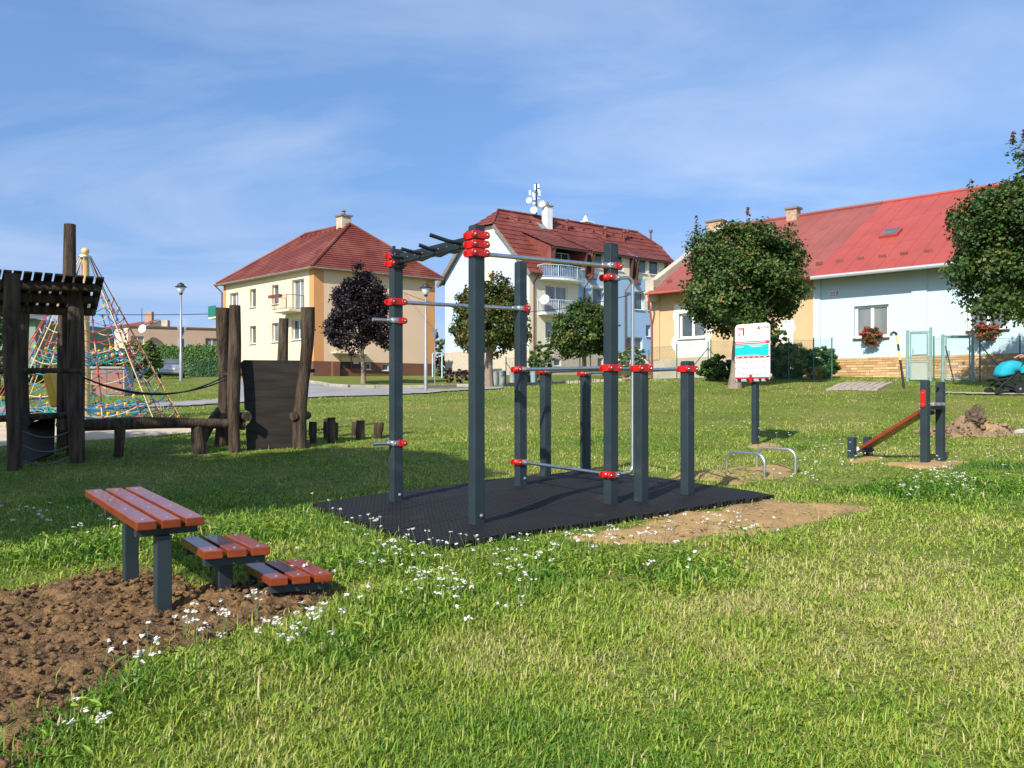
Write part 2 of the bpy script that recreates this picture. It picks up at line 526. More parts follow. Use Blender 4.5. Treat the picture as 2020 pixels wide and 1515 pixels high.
def wall_holes(mb, W, s0, s1, z0, z1, holes, depth=0.22, d=0.0):
    S = sorted({s0, s1} | {min(max(h[i], s0), s1) for h in holes for i in (0, 1)})
    Zs = sorted({z0, z1} | {min(max(h[i], z0), z1) for h in holes for i in (2, 3)})
    for i in range(len(S) - 1):
        for j in range(len(Zs) - 1):
            cs = (S[i] + S[i + 1]) / 2; cz = (Zs[j] + Zs[j + 1]) / 2
            if S[i + 1] - S[i] < 1e-5 or Zs[j + 1] - Zs[j] < 1e-5: continue
            if any(h[0] < cs < h[1] and h[2] < cz < h[3] for h in holes): continue
            mb.quad(W.pt(S[i], Zs[j], d), W.pt(S[i + 1], Zs[j], d), W.pt(S[i + 1], Zs[j + 1], d), W.pt(S[i], Zs[j + 1], d))
    for h in holes:
        a, b, c, e = h[:4]
        for (p, q) in (((a, c), (b, c)), ((b, c), (b, e)), ((b, e), (a, e)), ((a, e), (a, c))):
            mb.quad(W.pt(p[0], p[1], d), W.pt(q[0], q[1], d), W.pt(q[0], q[1], d - depth), W.pt(p[0], p[1], d - depth))
def window(parent, W, r, depth=0.16, mull=1, glass=None, frame=None, sill=True, fw=0.07, d=0.0, name='window', sillmat=None):
    s0, s1, z0, z1 = r
    fr = MB()
    def bx(a, b, c, e, th=0.06):
        fr.box(W.pt((a + b) / 2, (c + e) / 2, d - depth), (b - a, th, e - c), W.a3, W.n3, (0, 0, 1))
    bx(s0, s1, z0, z0 + fw); bx(s0, s1, z1 - fw, z1)
    bx(s0, s0 + fw, z0 + fw, z1 - fw); bx(s1 - fw, s1, z0 + fw, z1 - fw)
    xs = [s0 + fw + (s1 - s0 - 2 * fw) * k / (mull + 1) for k in range(mull + 2)]
    for k in range(1, mull + 1): bx(xs[k] - fw * 0.6, xs[k] + fw * 0.6, z0 + fw, z1 - fw)
    w = fr.build(name, frame or M_frame, parent)
    for k in range(mull + 1):
        a = xs[k] + (fw * 0.6 if k else 0); b = xs[k + 1] - (fw * 0.6 if k < mull else 0)
        p = MB()
        p.box(W.pt((a + b) / 2, (z0 + z1) / 2, d - depth - 0.012), (b - a, 0.02, z1 - z0 - 2 * fw), W.a3, W.n3, (0, 0, 1))
        p.build('pane', glass or M_glass, w)
    if sill:
        sm = MB()
        sm.box(W.pt((s0 + s1) / 2, z0 - 0.025, d - depth / 2 + 0.06), (s1 - s0 + 0.08, depth + 0.1, 0.035), W.a3, W.n3, (0, 0, 1))
        sm.build('sill', sillmat or M_white, w)
    return w
def roof_courses(mb, bl, br, tr, tl, n, lift=0.035):
    bl, br, tr, tl = map(V3, (bl, br, tr, tl))
    N = (br - bl).cross(tl - bl)
    if N.length < 1e-6: N = (br - bl).cross(tr - bl)
    N.normalize()
    if N.z < 0: N = -N
    for i in range(n):
        a = i / n; b = (i + 1) / n
        L0 = bl.lerp(tl, a); R0 = br.lerp(tr, a); L1 = bl.lerp(tl, b); R1 = br.lerp(tr, b)
        mb.quad(L0 + N * lift, R0 + N * lift, R1 + N * lift * 0.15, L1 + N * lift * 0.15)
        mb.quad(L0, R0, R0 + N * lift, L0 + N * lift)
def copy_tree(o, parent=None):
    c = o.copy(); COL.objects.link(c)
    if parent: c.parent = parent
    for ch in list(o.children): copy_tree(ch, c)
    return c

# ------------------------------------------------------------------ foliage
def leaf_cloud(P, N, size, tint, rng, fold=0.25, aspect=0.75):
    """kite-shaped leaf faces at P with normals N -> verts, faces, tint"""
    n = len(P)
    N = N / (np.linalg.norm(N, axis=1, keepdims=True) + 1e-9)
    R = rng.normal(size=(n, 3)); U = np.cross(N, R); U /= (np.linalg.norm(U, axis=1, keepdims=True) + 1e-9)
    W_ = np.cross(N, U)
    s = size[:, None]
    base = P - U * s * 0.5
    tip = P + U * s * 0.5 - N * s * fold * 0.5
    l = P + W_ * s * aspect * 0.5 + N * s * fold * 0.3
    r = P - W_ * s * aspect * 0.5 + N * s * fold * 0.3
    V = np.stack([base, r, tip, l], 1).reshape(-1, 3)
    k = np.arange(n)[:, None] * 4
    Fc = np.concatenate([k + np.array([[0, 1, 2]]), k + np.array([[0, 2, 3]])])
    return V, Fc, np.repeat(tint, 4)
def crown_points(c, rad, ncl, nl, rng, bot=-0.75, lump=0.16, sig=0.12, inner=0.45, shoots=()):
    c = np.array(c, float); rad = np.array(rad, float)
    D = rng.normal(size=(ncl * 3, 3)); D /= np.linalg.norm(D, axis=1, keepdims=True)
    D = D[D[:, 2] > bot][:ncl]
    ph = rng.uniform(0, 10, 3)
    lumpv = 1 + lump * (np.sin(3.1 * D[:, 0] + ph[0] + 2 * D[:, 2]) * np.cos(3.7 * D[:, 1] + ph[1]) + 0.5 * np.sin(6.3 * D[:, 2] + ph[2] + 4 * D[:, 0]))
    rr = inner + (1 - inner) * rng.uniform(0, 1, len(D)) ** 0.45
    cl = c + D * rad * (rr * lumpv)[:, None]
    ct = rng.uniform(0, 1, len(D))
    off = rng.normal(size=(len(D) * nl, 3)); off /= np.linalg.norm(off, axis=1, keepdims=True)
    off *= (rng.random((len(D) * nl, 1)) ** 0.5) * 1.75
    P = np.repeat(cl, nl, 0) + off * sig * rad.min() * np.array([1, 1, 0.75])
    T = np.repeat(ct, nl)
    for (dx, dy, z0, h, w) in shoots:
        k = int(90 * h)
        q = np.c_[rng.normal(0, w, k), rng.normal(0, w, k), rng.uniform(0, h, k)]
        q[:, :2] *= (1.15 - q[:, 2:3] / h)
        P = np.r_[P, c + np.array([dx, dy, z0]) + q]
        T = np.r_[T, 0.75 + 0.4 * q[:, 2] / h]
    out = (P - c) / rad
    return P, out, T
def foliage(name, parent, c, rad, ncl, nl, lsize, material, seed, tvar=0.35, tbias=0.0, **kw):
    rng = np.random.default_rng(seed)
    P, out, T = crown_points(c, rad, ncl, nl, rng, **kw)
    n = len(P)
    N = out * 0.55 + np.array([0, 0, 0.55]) + rng.normal(size=(n, 3)) * 0.55
    size = lsize * rng.uniform(0.6, 1.3, n)
    t = np.clip(tbias + 0.44 + (np.where(T > 1, 1.25, T) - 0.5) * (1 - tvar) * np.where(T > 0.76, 1.35, 0.85) + rng.normal(0, tvar * 0.3, n), 0, 1.1)
    Vv, Ff, tt = leaf_cloud(P, N, size, t, rng)
    return npmesh(name, Vv, [Ff], material, parent, tint=tt)
def tree(name, label, base, trunk_h, trunk_r, c, rad, ncl, nl, lsize, material, seed, bark=None, nlimb=9, group=None, cat='tree', **kw):
    t = thing(name, label, cat, base, group)
    rng = random.Random(seed)
    mb = MB(); b = V3(base); cc = V3(c)
    top = V3((cc.x, cc.y, cc.z + rad[2] * 0.35))
    pts = []; rs = []
    for i in range(9):
        f = i / 8
        p = b.lerp(top, f) + V3((rng.uniform(-1, 1), rng.uniform(-1, 1), 0)) * 0.02 * (1 if 0 < i < 8 else 0)
        pts.append(p); rs.append(trunk_r * (1.35 if i == 0 else 1.0) * (1 - 0.75 * f))
    pts[0] = pts[0] - V3((0, 0, 0.15))
    mb.tube(pts, rs, 10)
    mb.build('trunk', bark or M_bark, t, smooth=True)
    fork = b.z + trunk_h
    for k in range(nlimb):
        a = 2 * math.pi * (k + rng.random() * 0.6) / nlimb; e = rng.uniform(0.1, 1.0)
        st = V3((b.x, b.y, 0)).lerp(V3((cc.x, cc.y, 0)), 0.5); z0 = fork + rng.uniform(-0.1, 0.5) * rad[2] * 0.5
        en = cc + V3((math.cos(a) * rad[0] * 0.75, math.sin(a) * rad[1] * 0.75, (e - 0.45) * rad[2] * 1.1))
        s0 = V3((st.x, st.y, z0)); mid = s0.lerp(en, 0.5) + V3((0, 0, 0.12 * rad[2]))
        lm = MB(); lm.tube([s0, mid, en], [trunk_r * 0.42, trunk_r * 0.26, trunk_r * 0.08], 6)
        lm.build('limb', bark or M_bark, t, smooth=True)
    foliage('crown', t, c, rad, ncl, nl, lsize, material, seed, **kw)
    return t
def bush(name, label, base, c, rad, ncl, nl, lsize, material, seed, group=None, cat='bush', **kw):
    t = thing(name, label, cat, base, group)
    rng = random.Random(seed)
    for k in range(5):
        a = 2 * math.pi * k / 5 + rng.random()
        en = V3(c) + V3((math.cos(a) * rad[0] * 0.5, math.sin(a) * rad[1] * 0.5, rad[2] * 0.3))
        m = MB(); m.tube([V3(base) - V3((0, 0, 0.08)), V3(base).lerp(en, 0.6) + V3((0, 0, 0.1)), en], [0.03, 0.02, 0.008], 5)
        m.build('stem', M_bark, t)
    kw.setdefault('bot', -1.0)
    foliage('foliage', t, c, rad, ncl, nl, lsize, material, seed, **kw)
    return t
L_maple = leafmat('maple_leaf', [(0, (0.024, 0.052, 0.012)), (0.45, (0.052, 0.105, 0.021)), (0.8, (0.115, 0.17, 0.034)), (0.95, (0.19, 0.20, 0.05)), (1.0, (0.26, 0.13, 0.05))])
L_maple2 = leafmat('maple_leaf_turning', [(0, (0.03, 0.055, 0.010)), (0.45, (0.07, 0.10, 0.018)), (0.8, (0.15, 0.15, 0.03)), (1.0, (0.26, 0.13, 0.045))])
L_plum = leafmat('purple_leaf', [(0, (0.008, 0.006, 0.008)), (0.6, (0.022, 0.014, 0.017)), (1.0, (0.05, 0.028, 0.03))], trans=0.2)
L_shrub = leafmat('shrub_leaf', [(0, (0.06, 0.11, 0.022)), (0.5, (0.14, 0.21, 0.045)), (1.0, (0.27, 0.32, 0.09))])
L_hedge = leafmat('hedge_leaf', [(0, (0.025, 0.07, 0.014)), (0.5, (0.06, 0.14, 0.026)), (1.0, (0.13, 0.23, 0.045))])
L_redbush = leafmat('barberry_leaf', [(0, (0.03, 0.012, 0.012)), (0.5, (0.07, 0.025, 0.022)), (1.0, (0.12, 0.045, 0.035))])
L_yellow = leafmat('yellow_shrub_leaf', [(0, (0.20, 0.20, 0.04)), (0.5, (0.40, 0.34, 0.08)), (1.0, (0.55, 0.48, 0.16))])
# ------------------------------------------------------------------ ground, road, sand, soil
MAT_POLY = polyG([(868, 1090), (1527, 985), (1165, 931), (616, 1003)])
SOIL_BENCH = polyG([(-260, 1515), (-160, 1200), (20, 1172), (150, 1140), (240, 1122), (330, 1128), (430, 1165), (560, 1150), (650, 1150), (712, 1178), (600, 1228),
                    (470, 1262), (400, 1300), (280, 1335), (215, 1390), (165, 1440), (95, 1515), (60, 1640), (-300, 1640)])
CLAY_MAT = polyG([(1080, 1062), (1200, 1078), (1330, 1078), (1500, 1062), (1630, 1042), (1735, 1006), (1690, 988), (1570, 990), (1500, 982), (1400, 998), (1250, 1028)])
CLAY_HOOP = polyG([(1270, 945), (1390, 952), (1440, 964), (1530, 948), (1590, 935), (1570, 922), (1470, 917), (1400, 930), (1300, 935)])
CLAY_SIGN = polyG([(1455, 881), (1500, 887), (1552, 882), (1540, 875), (1480, 874)])
CLAY_AB = polyG([(1740, 917), (1800, 925), (1890, 923), (1922, 915), (1890, 908), (1800, 910)])
CLAY_AB2 = polyG([(1655, 911), (1690, 916), (1760, 905), (1755, 899), (1700, 900)])
SAND = polyG([(-70, 887), (0, 881), (120, 873), (200, 868), (300, 861), (430, 851), (448, 842), (300, 832), (150, 827), (-70, 832)])
ROAD = polyG([(-80, 822), (100, 812), (330, 804), (480, 796), (610, 786), (770, 781), (920, 771.5), (990, 768), (990, 764), (800, 767.5),
              (700, 766.5), (655, 764), (625, 758), (560, 752), (505, 748), (446, 748), (446, 757), (462, 774), (440, 788), (300, 796.5), (100, 803), (-80, 808)])
PAVE = polyG([(1630, 771), (1733, 772), (1765, 757), (1672, 756)])
PATH = polyG([(1850, 777.5), (2060, 780.5), (2200, 783), (2200, 780), (2060, 777.6), (1850, 775.6)])
BARE_SPOT = polyG([(285, 912), (330, 917), (370, 912), (360, 905), (310, 905)])

M_ground, t_, b_ = _nodes('lawn_ground')
tcn = t_.nodes.new('ShaderNodeTexCoord')
def gnoise(sc, det=5):
    n = t_.nodes.new('ShaderNodeTexNoise'); n.inputs['Scale'].default_value = sc; n.inputs['Detail'].default_value = det
    t_.links.new(tcn.outputs['Object'], n.inputs['Vector']); return n.outputs[0]
def gramp(fac, stops):
    r = t_.nodes.new('ShaderNodeValToRGB'); e = r.color_ramp.elements
    e[0].position, e[0].color = stops[0][0], C4(stops[0][1]); e[1].position, e[1].color = stops[-1][0], C4(stops[-1][1])
    for p, c in stops[1:-1]: e.new(p).color = C4(c)
    t_.links.new(fac, r.inputs[0]); return r.outputs[0]
g1 = gramp(gnoise(0.55, 6), [(0.3, (0.145, 0.19, 0.030)), (0.5, (0.205, 0.245, 0.044)), (0.7, (0.265, 0.255, 0.070))])
g2 = gramp(gnoise(14, 4), [(0.3, (0.30, 0.30, 0.30)), (0.7, (1, 1, 1))])
mg = t_.nodes.new('ShaderNodeMixRGB'); mg.blend_type = 'MULTIPLY'; mg.inputs[0].default_value = 0.75
t_.links.new(g1, mg.inputs[1]); t_.links.new(g2, mg.inputs[2])
t_.links.new(mg.outputs[0], b_.inputs['Base Color'])
b_.inputs['Roughness'].default_value = 0.95; b_.inputs['Specular IOR Level'].default_value = 0.15
bp = t_.nodes.new('ShaderNodeBump'); bp.inputs['Strength'].default_value = 0.9; bp.inputs['Distance'].default_value = 0.05
t_.links.new(gnoise(22, 5), bp.inputs['Height']); t_.links.new(bp.outputs[0], b_.inputs['Normal'])

def lines(segs):
    out_ = []
    for a, b, st in segs:
        out_ += list(np.arange(a, b, st))
    return np.array(out_ + [segs[-1][1]])
gx = lines([(-1500, -100, 200), (-100, -30, 5), (-30, -12, 1.0), (-12, -5, 0.25), (-5, 5, 0.13), (5, 17, 0.25), (17, 30, 1.0), (30, 100, 5), (100, 1500, 200)])
gy = lines([(-60, -4, 4), (-4, 2, 0.5), (2, 8, 0.13), (8, 18, 0.22), (18, 30, 0.35), (30, 50, 0.6), (50, 120, 3), (120, 2400, 150)])
GX, GY = np.meshgrid(gx, gy)
GZ = gza(GX, GY)
nx, ny = len(gx), len(gy)
idx = np.arange(nx * ny).reshape(ny, nx)
Q = np.stack([idx[:-1, :-1], idx[:-1, 1:], idx[1:, 1:], idx[1:, :-1]], -1).reshape(-1, 4)
g_o = npmesh('ground', np.c_[GX.ravel(), GY.ravel(), GZ.ravel()], [Q], M_ground, smooth=True)
tag(g_o, 'mown green lawn rising gently towards the houses', kind='structure')

def sheet(name, poly, res, lift, material, kind='structure', label=None, hfun=None, edge=0.0, wob=0.0, wsc=3.0, over=0.05):
    x0, y0 = poly.min(0) - over - wob; x1, y1 = poly.max(0) + over + wob
    ax = np.arange(x0, x1 + res, res); ay = np.arange(y0, y1 + res, res)
    A, B = np.meshgrid(ax, ay)
    d = sdist(poly, A, B) + wob * 2 * (fbm(A * wsc, B * wsc, 31) - 0.5)
    z = gza(A, B)
    if hfun is None:
        h = np.full(A.shape, lift)
    else:
        k = np.clip(-d / max(edge, 1e-3), 0, 1); k = k * k * (3 - 2 * k)
        h = np.where(d < 0, -0.02 + (0.02 + lift + hfun(A, B)) * k, -0.02)
    ii = np.arange(A.size).reshape(A.shape)
    Qf = np.stack([ii[:-1, :-1], ii[:-1, 1:], ii[1:, 1:], ii[1:, :-1]], -1).reshape(-1, 4)
    keep = (d.ravel()[Qf] < over).all(1)
    Qf = Qf[keep]
    used = np.unique(Qf); rem = np.full(A.size, -1); rem[used] = np.arange(len(used))
    Vv = np.c_[A.ravel(), B.ravel(), (z + h).ravel()][used]
    c = (float(poly[:, 0].mean()), float(poly[:, 1].mean()), 0.0)
    o = npmesh(name, Vv, [rem[Qf]], material, loc=c, smooth=True)
    return tag(o, label, kind=kind)
sheet('road', ROAD, 0.35, 0.045, M_asphalt, label='worn grey asphalt road bending past the cream apartment house', over=0.12)
sheet('sandpit', SAND, 0.12, 0.03, M_sand, label='pale sand under the rope climbing pyramid', hfun=lambda a, b: 0.05 * (fbm(a * 1.7, b * 1.7, 3) - 0.4), edge=0.4, wob=0.12)
def clods(a, b):
    c = fbm(a * 4.5, b * 4.5, 40, 3); f = fbm(a * 17, b * 17, 44, 4); g = fbm(a * 48, b * 48, 49, 2)
    return 0.08 * (c - 0.42) + 0.055 * np.maximum(f - 0.47, 0) * 2 + 0.022 * g
sheet('soil_patch', SOIL_BENCH, 0.017, 0.03, M_soil, label='freshly dug dark brown soil around the stepped benches', hfun=clods, edge=0.30, wob=0.10)
def fine(a, b):
    return 0.05 * (fbm(a * 3, b * 3, 50, 3) - 0.4) + 0.03 * np.maximum(fbm(a * 14, b * 14, 52, 3) - 0.5, 0)
sheet('soil_patch', CLAY_MAT, 0.03, 0.02, M_clay, label='bare dry yellow clay along the right front edge of the black mat', hfun=fine, edge=0.3, wob=0.2)
sheet('soil_patch', CLAY_HOOP, 0.035, 0.05, M_clay, label='low sandy soil hump under the two steel hoops', hfun=fine, edge=0.5, wob=0.25)
sheet('soil_patch', CLAY_SIGN, 0.04, 0.02, M_clay, label='small ring of yellow soil at the foot of the exercise sign', hfun=fine, edge=0.15, wob=0.1)
sheet('soil_patch', CLAY_AB, 0.04, 0.02, M_clay, label='yellow soil around the tall posts of the inclined bench', hfun=fine, edge=0.15, wob=0.1)
sheet('soil_patch', CLAY_AB2, 0.04, 0.015, M_clay, label='soil around the short posts of the inclined bench', hfun=fine, edge=0.12, wob=0.1)
sheet('footpath', PATH, 0.1, 0.045, M_kerb, label='narrow pale footpath under the stroller')
# driveway of concrete pavers
drv = sheet('driveway', PAVE, 0.15, 0.02, M_kerb, label='paved driveway in front of the fence opening', over=0.02)
pu = V3((PAVE[1][0] - PAVE[0][0], PAVE[1][1] - PAVE[0][1])); pv = V3((PAVE[3][0] - PAVE[0][0], PAVE[3][1] - PAVE[0][1]))
nu, nv = 8, 16
pme = MB(); pme.box((0, 0, 0), (1, 1, 1)); pm_ = pme.mesh('paver'); pm_.materials.append(M_paver)
for i in range(nu):
    for j in range(nv):
        p = V3(PAVE[0]) + pu * ((i + 0.5) / nu) + pv * ((j + 0.5) / nv)
        o = bpy.data.objects.new('paver', pm_); COL.objects.link(o); o.parent = drv
        o.location = V3((p.x, p.y, gz(p.x, p.y) + 0.03 + random.uniform(-0.006, 0.006))) - drv.location
        o.scale = (pu.length / nu * 0.93, pv.length / nv * 0.90, 0.06)
        o.rotation_euler = (0, 0, math.atan2(pu.y, pu.x))
# kerb stones round the road corner
kb = bpy.data.objects.new('kerb', None); COL.objects.link(kb); tag(kb, 'pale stone kerb curving round the road corner', kind='structure')
kx, ky = ground_at([560, 600, 626, 650, 690, 740, 790, 840, 900, 960], [751, 754.5, 757.5, 762.5, 765, 765.8, 766.3, 765.5, 763.2, 762.6])
kb.location = (kx[0], ky[0], gz(kx[0], ky[0]))
for i in range(len(kx) - 1):
    a = V3((kx[i], ky[i])); b = V3((kx[i + 1], ky[i + 1])); n = max(1, int((b - a).length / 1.0))
    for j in range(n):
        p = a.lerp(b, (j + 0.02) / n); q = a.lerp(b, (j + 0.97) / n)
        zz = random.uniform(-0.008, 0.008)
        m = MB(); m.bar((p.x, p.y, gz(p.x, p.y) + 0.07 + zz), (q.x, q.y, gz(q.x, q.y) + 0.07 + zz), 0.2, 0.18)
        m.build('kerb_stone', M_kerb, kb, bevel=0.015)

# loose clods on the fresh soil
def ico_lumps(name, pts, sizes, material, label, seed, kind='stuff'):
    rng = np.random.default_rng(seed)
    t = (1 + 5 ** 0.5) / 2
    iv = np.array([(-1, t, 0), (1, t, 0), (-1, -t, 0), (1, -t, 0), (0, -1, t), (0, 1, t), (0, -1, -t), (0, 1, -t), (t, 0, -1), (t, 0, 1), (-t, 0, -1), (-t, 0, 1)]) / 1.9
    jf = np.array([(0, 11, 5), (0, 5, 1), (0, 1, 7), (0, 7, 10), (0, 10, 11), (1, 5, 9), (5, 11, 4), (11, 10, 2), (10, 7, 6), (7, 1, 8), (3, 9, 4), (3, 4, 2), (3, 2, 6), (3, 6, 8), (3, 8, 9), (4, 9, 5), (2, 4, 11), (6, 2, 10), (8, 6, 7), (9, 8, 1)])
    n = len(pts)
    Vv = iv[None] * rng.uniform(0.55, 1.25, (n, 12, 1)) * (sizes[:, None, None]) * np.r_[1, 1, 0.7] + pts[:, None, :]
    Ff = (jf[None] + (np.arange(n) * 12)[:, None, None]).reshape(-1, 3)
    o = npmesh(name, Vv.reshape(-1, 3), [Ff], material, loc=tuple(pts.mean(0)), smooth=False)
    return tag(o, label, kind=kind)
def in_poly(poly, n, rng, inset=0.05):
    lo = poly.min(0); hi = poly.max(0); out_ = np.zeros((0, 2))
    while len(out_) < n:
        p = rng.uniform(lo, hi, (n * 3, 2))
        p = p[sdist(poly, p[:, 0], p[:, 1]) < -inset]
        out_ = np.r_[out_, p]
    return out_[:n]
r_ = np.random.default_rng(5)
p_ = in_poly(SOIL_BENCH, 5200, r_, 0.02)
h_ = gza(p_[:, 0], p_[:, 1]) + 0.05 * np.clip(-sdist(SOIL_BENCH, p_[:, 0], p_[:, 1]) / 0.3, 0, 1) + clods(p_[:, 0], p_[:, 1])
s_ = 0.003 + 0.028 * r_.random(len(p_)) ** 8
o = ico_lumps('soil_clods', np.c_[p_, h_], s_, M_soil, 'loose brown clods scattered on the dug soil', 6)
tag(o, cat='soil')
p_ = in_poly(CLAY_MAT, 500, r_, 0.1); p_ = p_[sdist(MAT_POLY, p_[:, 0], p_[:, 1]) > 0.06]
o = ico_lumps('clay_crumbs', np.c_[p_, gza(p_[:, 0], p_[:, 1]) + 0.035], 0.004 + 0.014 * r_.random(len(p_)) ** 3, M_clay, 'small clay crumbs on the bare strip beside the mat', 7)
tag(o, cat='soil')

# ------------------------------------------------------------------ black rubber grid mat
M_rubber, t_, b_ = _nodes('rubber_ring_mat')
tcn = t_.nodes.new('ShaderNodeTexCoord')
b_.inputs['Roughness'].default_value = 0.65; b_.inputs['Specular IOR Level'].default_value = 0.2
mpn = t_.nodes.new('ShaderNodeMapping'); mpn.inputs['Rotation'].default_value = (0, 0, math.radians(38)); mpn.inputs['Scale'].default_value = (19, 21, 1)
t_.links.new(tcn.outputs['Object'], mpn.inputs[0])
vo = t_.nodes.new('ShaderNodeTexVoronoi'); vo.voronoi_dimensions = '2D'; vo.inputs['Scale'].default_value = 1.0; vo.inputs['Randomness'].default_value = 0.0
t_.links.new(mpn.outputs[0], vo.inputs['Vector'])
rr = t_.nodes.new('ShaderNodeValToRGB')
rr.color_ramp.elements[0].position = 0.36; rr.color_ramp.elements[0].color = (0.004, 0.004, 0.004, 1)
rr.color_ramp.elements[1].position = 0.50; rr.color_ramp.elements[1].color = (0.034, 0.032, 0.029, 1)
t_.links.new(vo.outputs['Distance'], rr.inputs[0])
dn = t_.nodes.new('ShaderNodeTexNoise'); dn.inputs['Scale'].default_value = 2.3; dn.inputs['Detail'].default_value = 8
t_.links.new(tcn.outputs['Object'], dn.inputs['Vector'])
dr = t_.nodes.new('ShaderNodeMapRange'); dr.inputs['From Min'].default_value = 0.62; dr.inputs['From Max'].default_value = 0.8; dr.inputs['To Max'].default_value = 0.35
t_.links.new(dn.outputs[0], dr.inputs[0])
dm = t_.nodes.new('ShaderNodeMixRGB'); dm.inputs[2].default_value = (0.14, 0.10, 0.055, 1)
t_.links.new(dr.outputs[0], dm.inputs[0]); t_.links.new(rr.outputs[0], dm.inputs[1]); t_.links.new(dm.outputs[0], b_.inputs['Base Color'])
bp = t_.nodes.new('ShaderNodeBump'); bp.inputs['Strength'].default_value = 1.0; bp.inputs['Distance'].default_value = 0.35
t_.links.new(rr.outputs[0], bp.inputs['Height']); t_.links.new(bp.outputs[0], b_.inputs['Normal'])
mq = [V3(p) for p in MAT_POLY]
def matpt(u, v):
    return mq[0].lerp(mq[1], u).lerp(mq[3].lerp(mq[2], u), v)
def mat_h(x, y):
    return gza(x, y) + 0.045 + 0.05 * np.maximum(0, fbm(x * 0.9, y * 0.9, 71, 2) - 0.45)
mt = thing('rubber_mat', 'large black perforated rubber mat under the workout frame', 'rubber mat', (matpt(.5, .5).x, matpt(.5, .5).y, gz(matpt(.5, .5).x, matpt(.5, .5).y)))
NU, NV, K = 5, 3, 16
for i in range(NU):
    for j in range(NV):
        vv = []; 
        for b in range(K + 1):
            for a in range(K + 1):
                p = matpt((i + 0.004 + 0.992 * a / K) / NU, (j + 0.004 + 0.992 * b / K) / NV)
                e = 1 if (0 < a < K and 0 < b < K) else 0
                vv.append((p.x, p.y, float(mat_h(np.array([p.x]), np.array([p.y]))[0]) - (0.004 if not e else 0)))
        ii = np.arange((K + 1) ** 2).reshape(K + 1, K + 1)
        fq = [tuple(q) for q in np.stack([ii[:-1, :-1], ii[:-1, 1:], ii[1:, 1:], ii[1:, :-1]], -1).reshape(-1, 4)]
        rim = list(ii[0, :-1]) + list(ii[:-1, -1]) + list(ii[-1, :0:-1]) + list(ii[:0:-1, 0])
        n0 = len(vv)
        vv += [(vv[k][0], vv[k][1], vv[k][2] - 0.06) for k in rim]
        m = len(rim)
        fq += [(int(rim[k]), n0 + k, n0 + (k + 1) % m, int(rim[(k + 1) % m])) for k in range(m)]
        mb = MB(); mb.add(vv, [tuple(int(q) for q in f) for f in fq]); mb.build('mat_tile', M_rubber, mt, smooth=True)
# ------------------------------------------------------------------ workout frame
UA = V3((0.80, 0.60, 0)); VA = V3((-0.60, 0.80, 0)); UP = V3((0, 0, 1))
POST = {}
for k, px, Y, H in (('A', 940, 7.2, 2.62), ('D', 1205, 8.2, 2.60), ('B', 781, 8.45, 2.60), ('C', 1027, 9.49, 2.60),
                    ('E', 1076, 10.5, 1.37), ('F', 1155, 11.1, 1.36), ('G', 1265, 8.35, 1.41), ('H', 1356, 8.7, 1.43)):
    p = PG(px, Y); POST[k] = (p, H)
def ppt(k, h):
    return POST[k][0] + UP * h
rig = thing('workout_station', 'tall anthracite street workout frame with red clamps standing on the black mat', 'workout frame', POST['A'][0])
W_ = 0.105
for k, (p, H) in POST.items():
    m = MB(); m.box(p + UP * ((H - 0.25) / 2), (W_, W_, H + 0.25), UA, VA, UP)
    po = m.build('post', M_post, rig, bevel=0.006)
    m = MB(); m.box(p + UP * (H + 0.003), (W_ - 0.012, W_ - 0.012, 0.008), UA, VA, UP); m.build('cap', M_black, po)
def bolt(parent, p, nrm, r=0.012, d=0.012):
    m = MB(); m.lathe(V3(p), [(r, -0.004), (r, d * 0.5), (r * 0.6, d)], 8, nrm)
    return m.build('bolt', M_bolt, parent, smooth=True)
for k in 'AB':
    p = POST[k][0]; bolt(rig, p + VA * -(W_ / 2) + UA * 0.015 + UP * 0.12, -VA, 0.018)
bolt(rig, POST['C'][0] - VA * (W_ / 2) + UA * 0.02 + UP * 0.14, -VA, 0.018)
def stadium(c, ax, half, r, nrm, d0, d1):
    """rounded-end plate polygon in the ax / up plane"""
    pts = []
    for i in range(9):
        a = -math.pi / 2 + math.pi * i / 8; pts.append(c + ax * (half + r * math.cos(a)) + UP * (r * math.sin(a)) + nrm * d0)
    for i in range(9):
        a = math.pi / 2 + math.pi * i / 8; pts.append(c + ax * (-half + r * math.cos(a)) + UP * (r * math.sin(a)) + nrm * d0)
    return pts, nrm * (d1 - d0)
def clamp(k, h, axis, r=0.033, parent=None, side=0):
    """two-shell clamp gripping the post; side: which end of axis holds the bar (steel bracket half), 0 = both shells red"""
    c = ppt(k, h); ax = axis; nr = UP.cross(ax).normalized()
    if nr.dot(V3((0, -1, 0))) < 0: nr = -nr
    o = None
    for e in (1, -1):
        st = side and e == side
        m = MB(); half = W_ / 2 + (0.010 if st else 0.016)
        m.box(c + ax * (e * half / 2), (half, W_ + (0.022 if st else 0.034), r * (1.7 if st else 2.0)), ax, nr, UP)
        if not st:
            for q_ in (1, -1):      # rounded shoulder with the bolt
                m.lathe(c + ax * (e * (W_ / 2 + 0.012)) + nr * (q_ * (W_ / 2 + 0.002)), [(r, 0.0), (r, 0.014), (r * 0.8, 0.019)], 14, nr * q_)
            if side: m.lathe(c + ax * (e * (W_ / 2 + 0.014)), [(r, 0.0), (r * 0.95, 0.012), (r * 0.45, 0.026)], 12, ax * e)
        x = m.build('clamp' if not st else 'bracket', M_bolt if st else M_red, parent or rig, bevel=0.010, fix=True)
        bolt(x, c + ax * (e * (W_ / 2 + (0.012 if not st else -0.012))) + nr * (W_ / 2 + (0.020 if not st else 0.010)), nr, 0.011)
        o = o or x
    return o
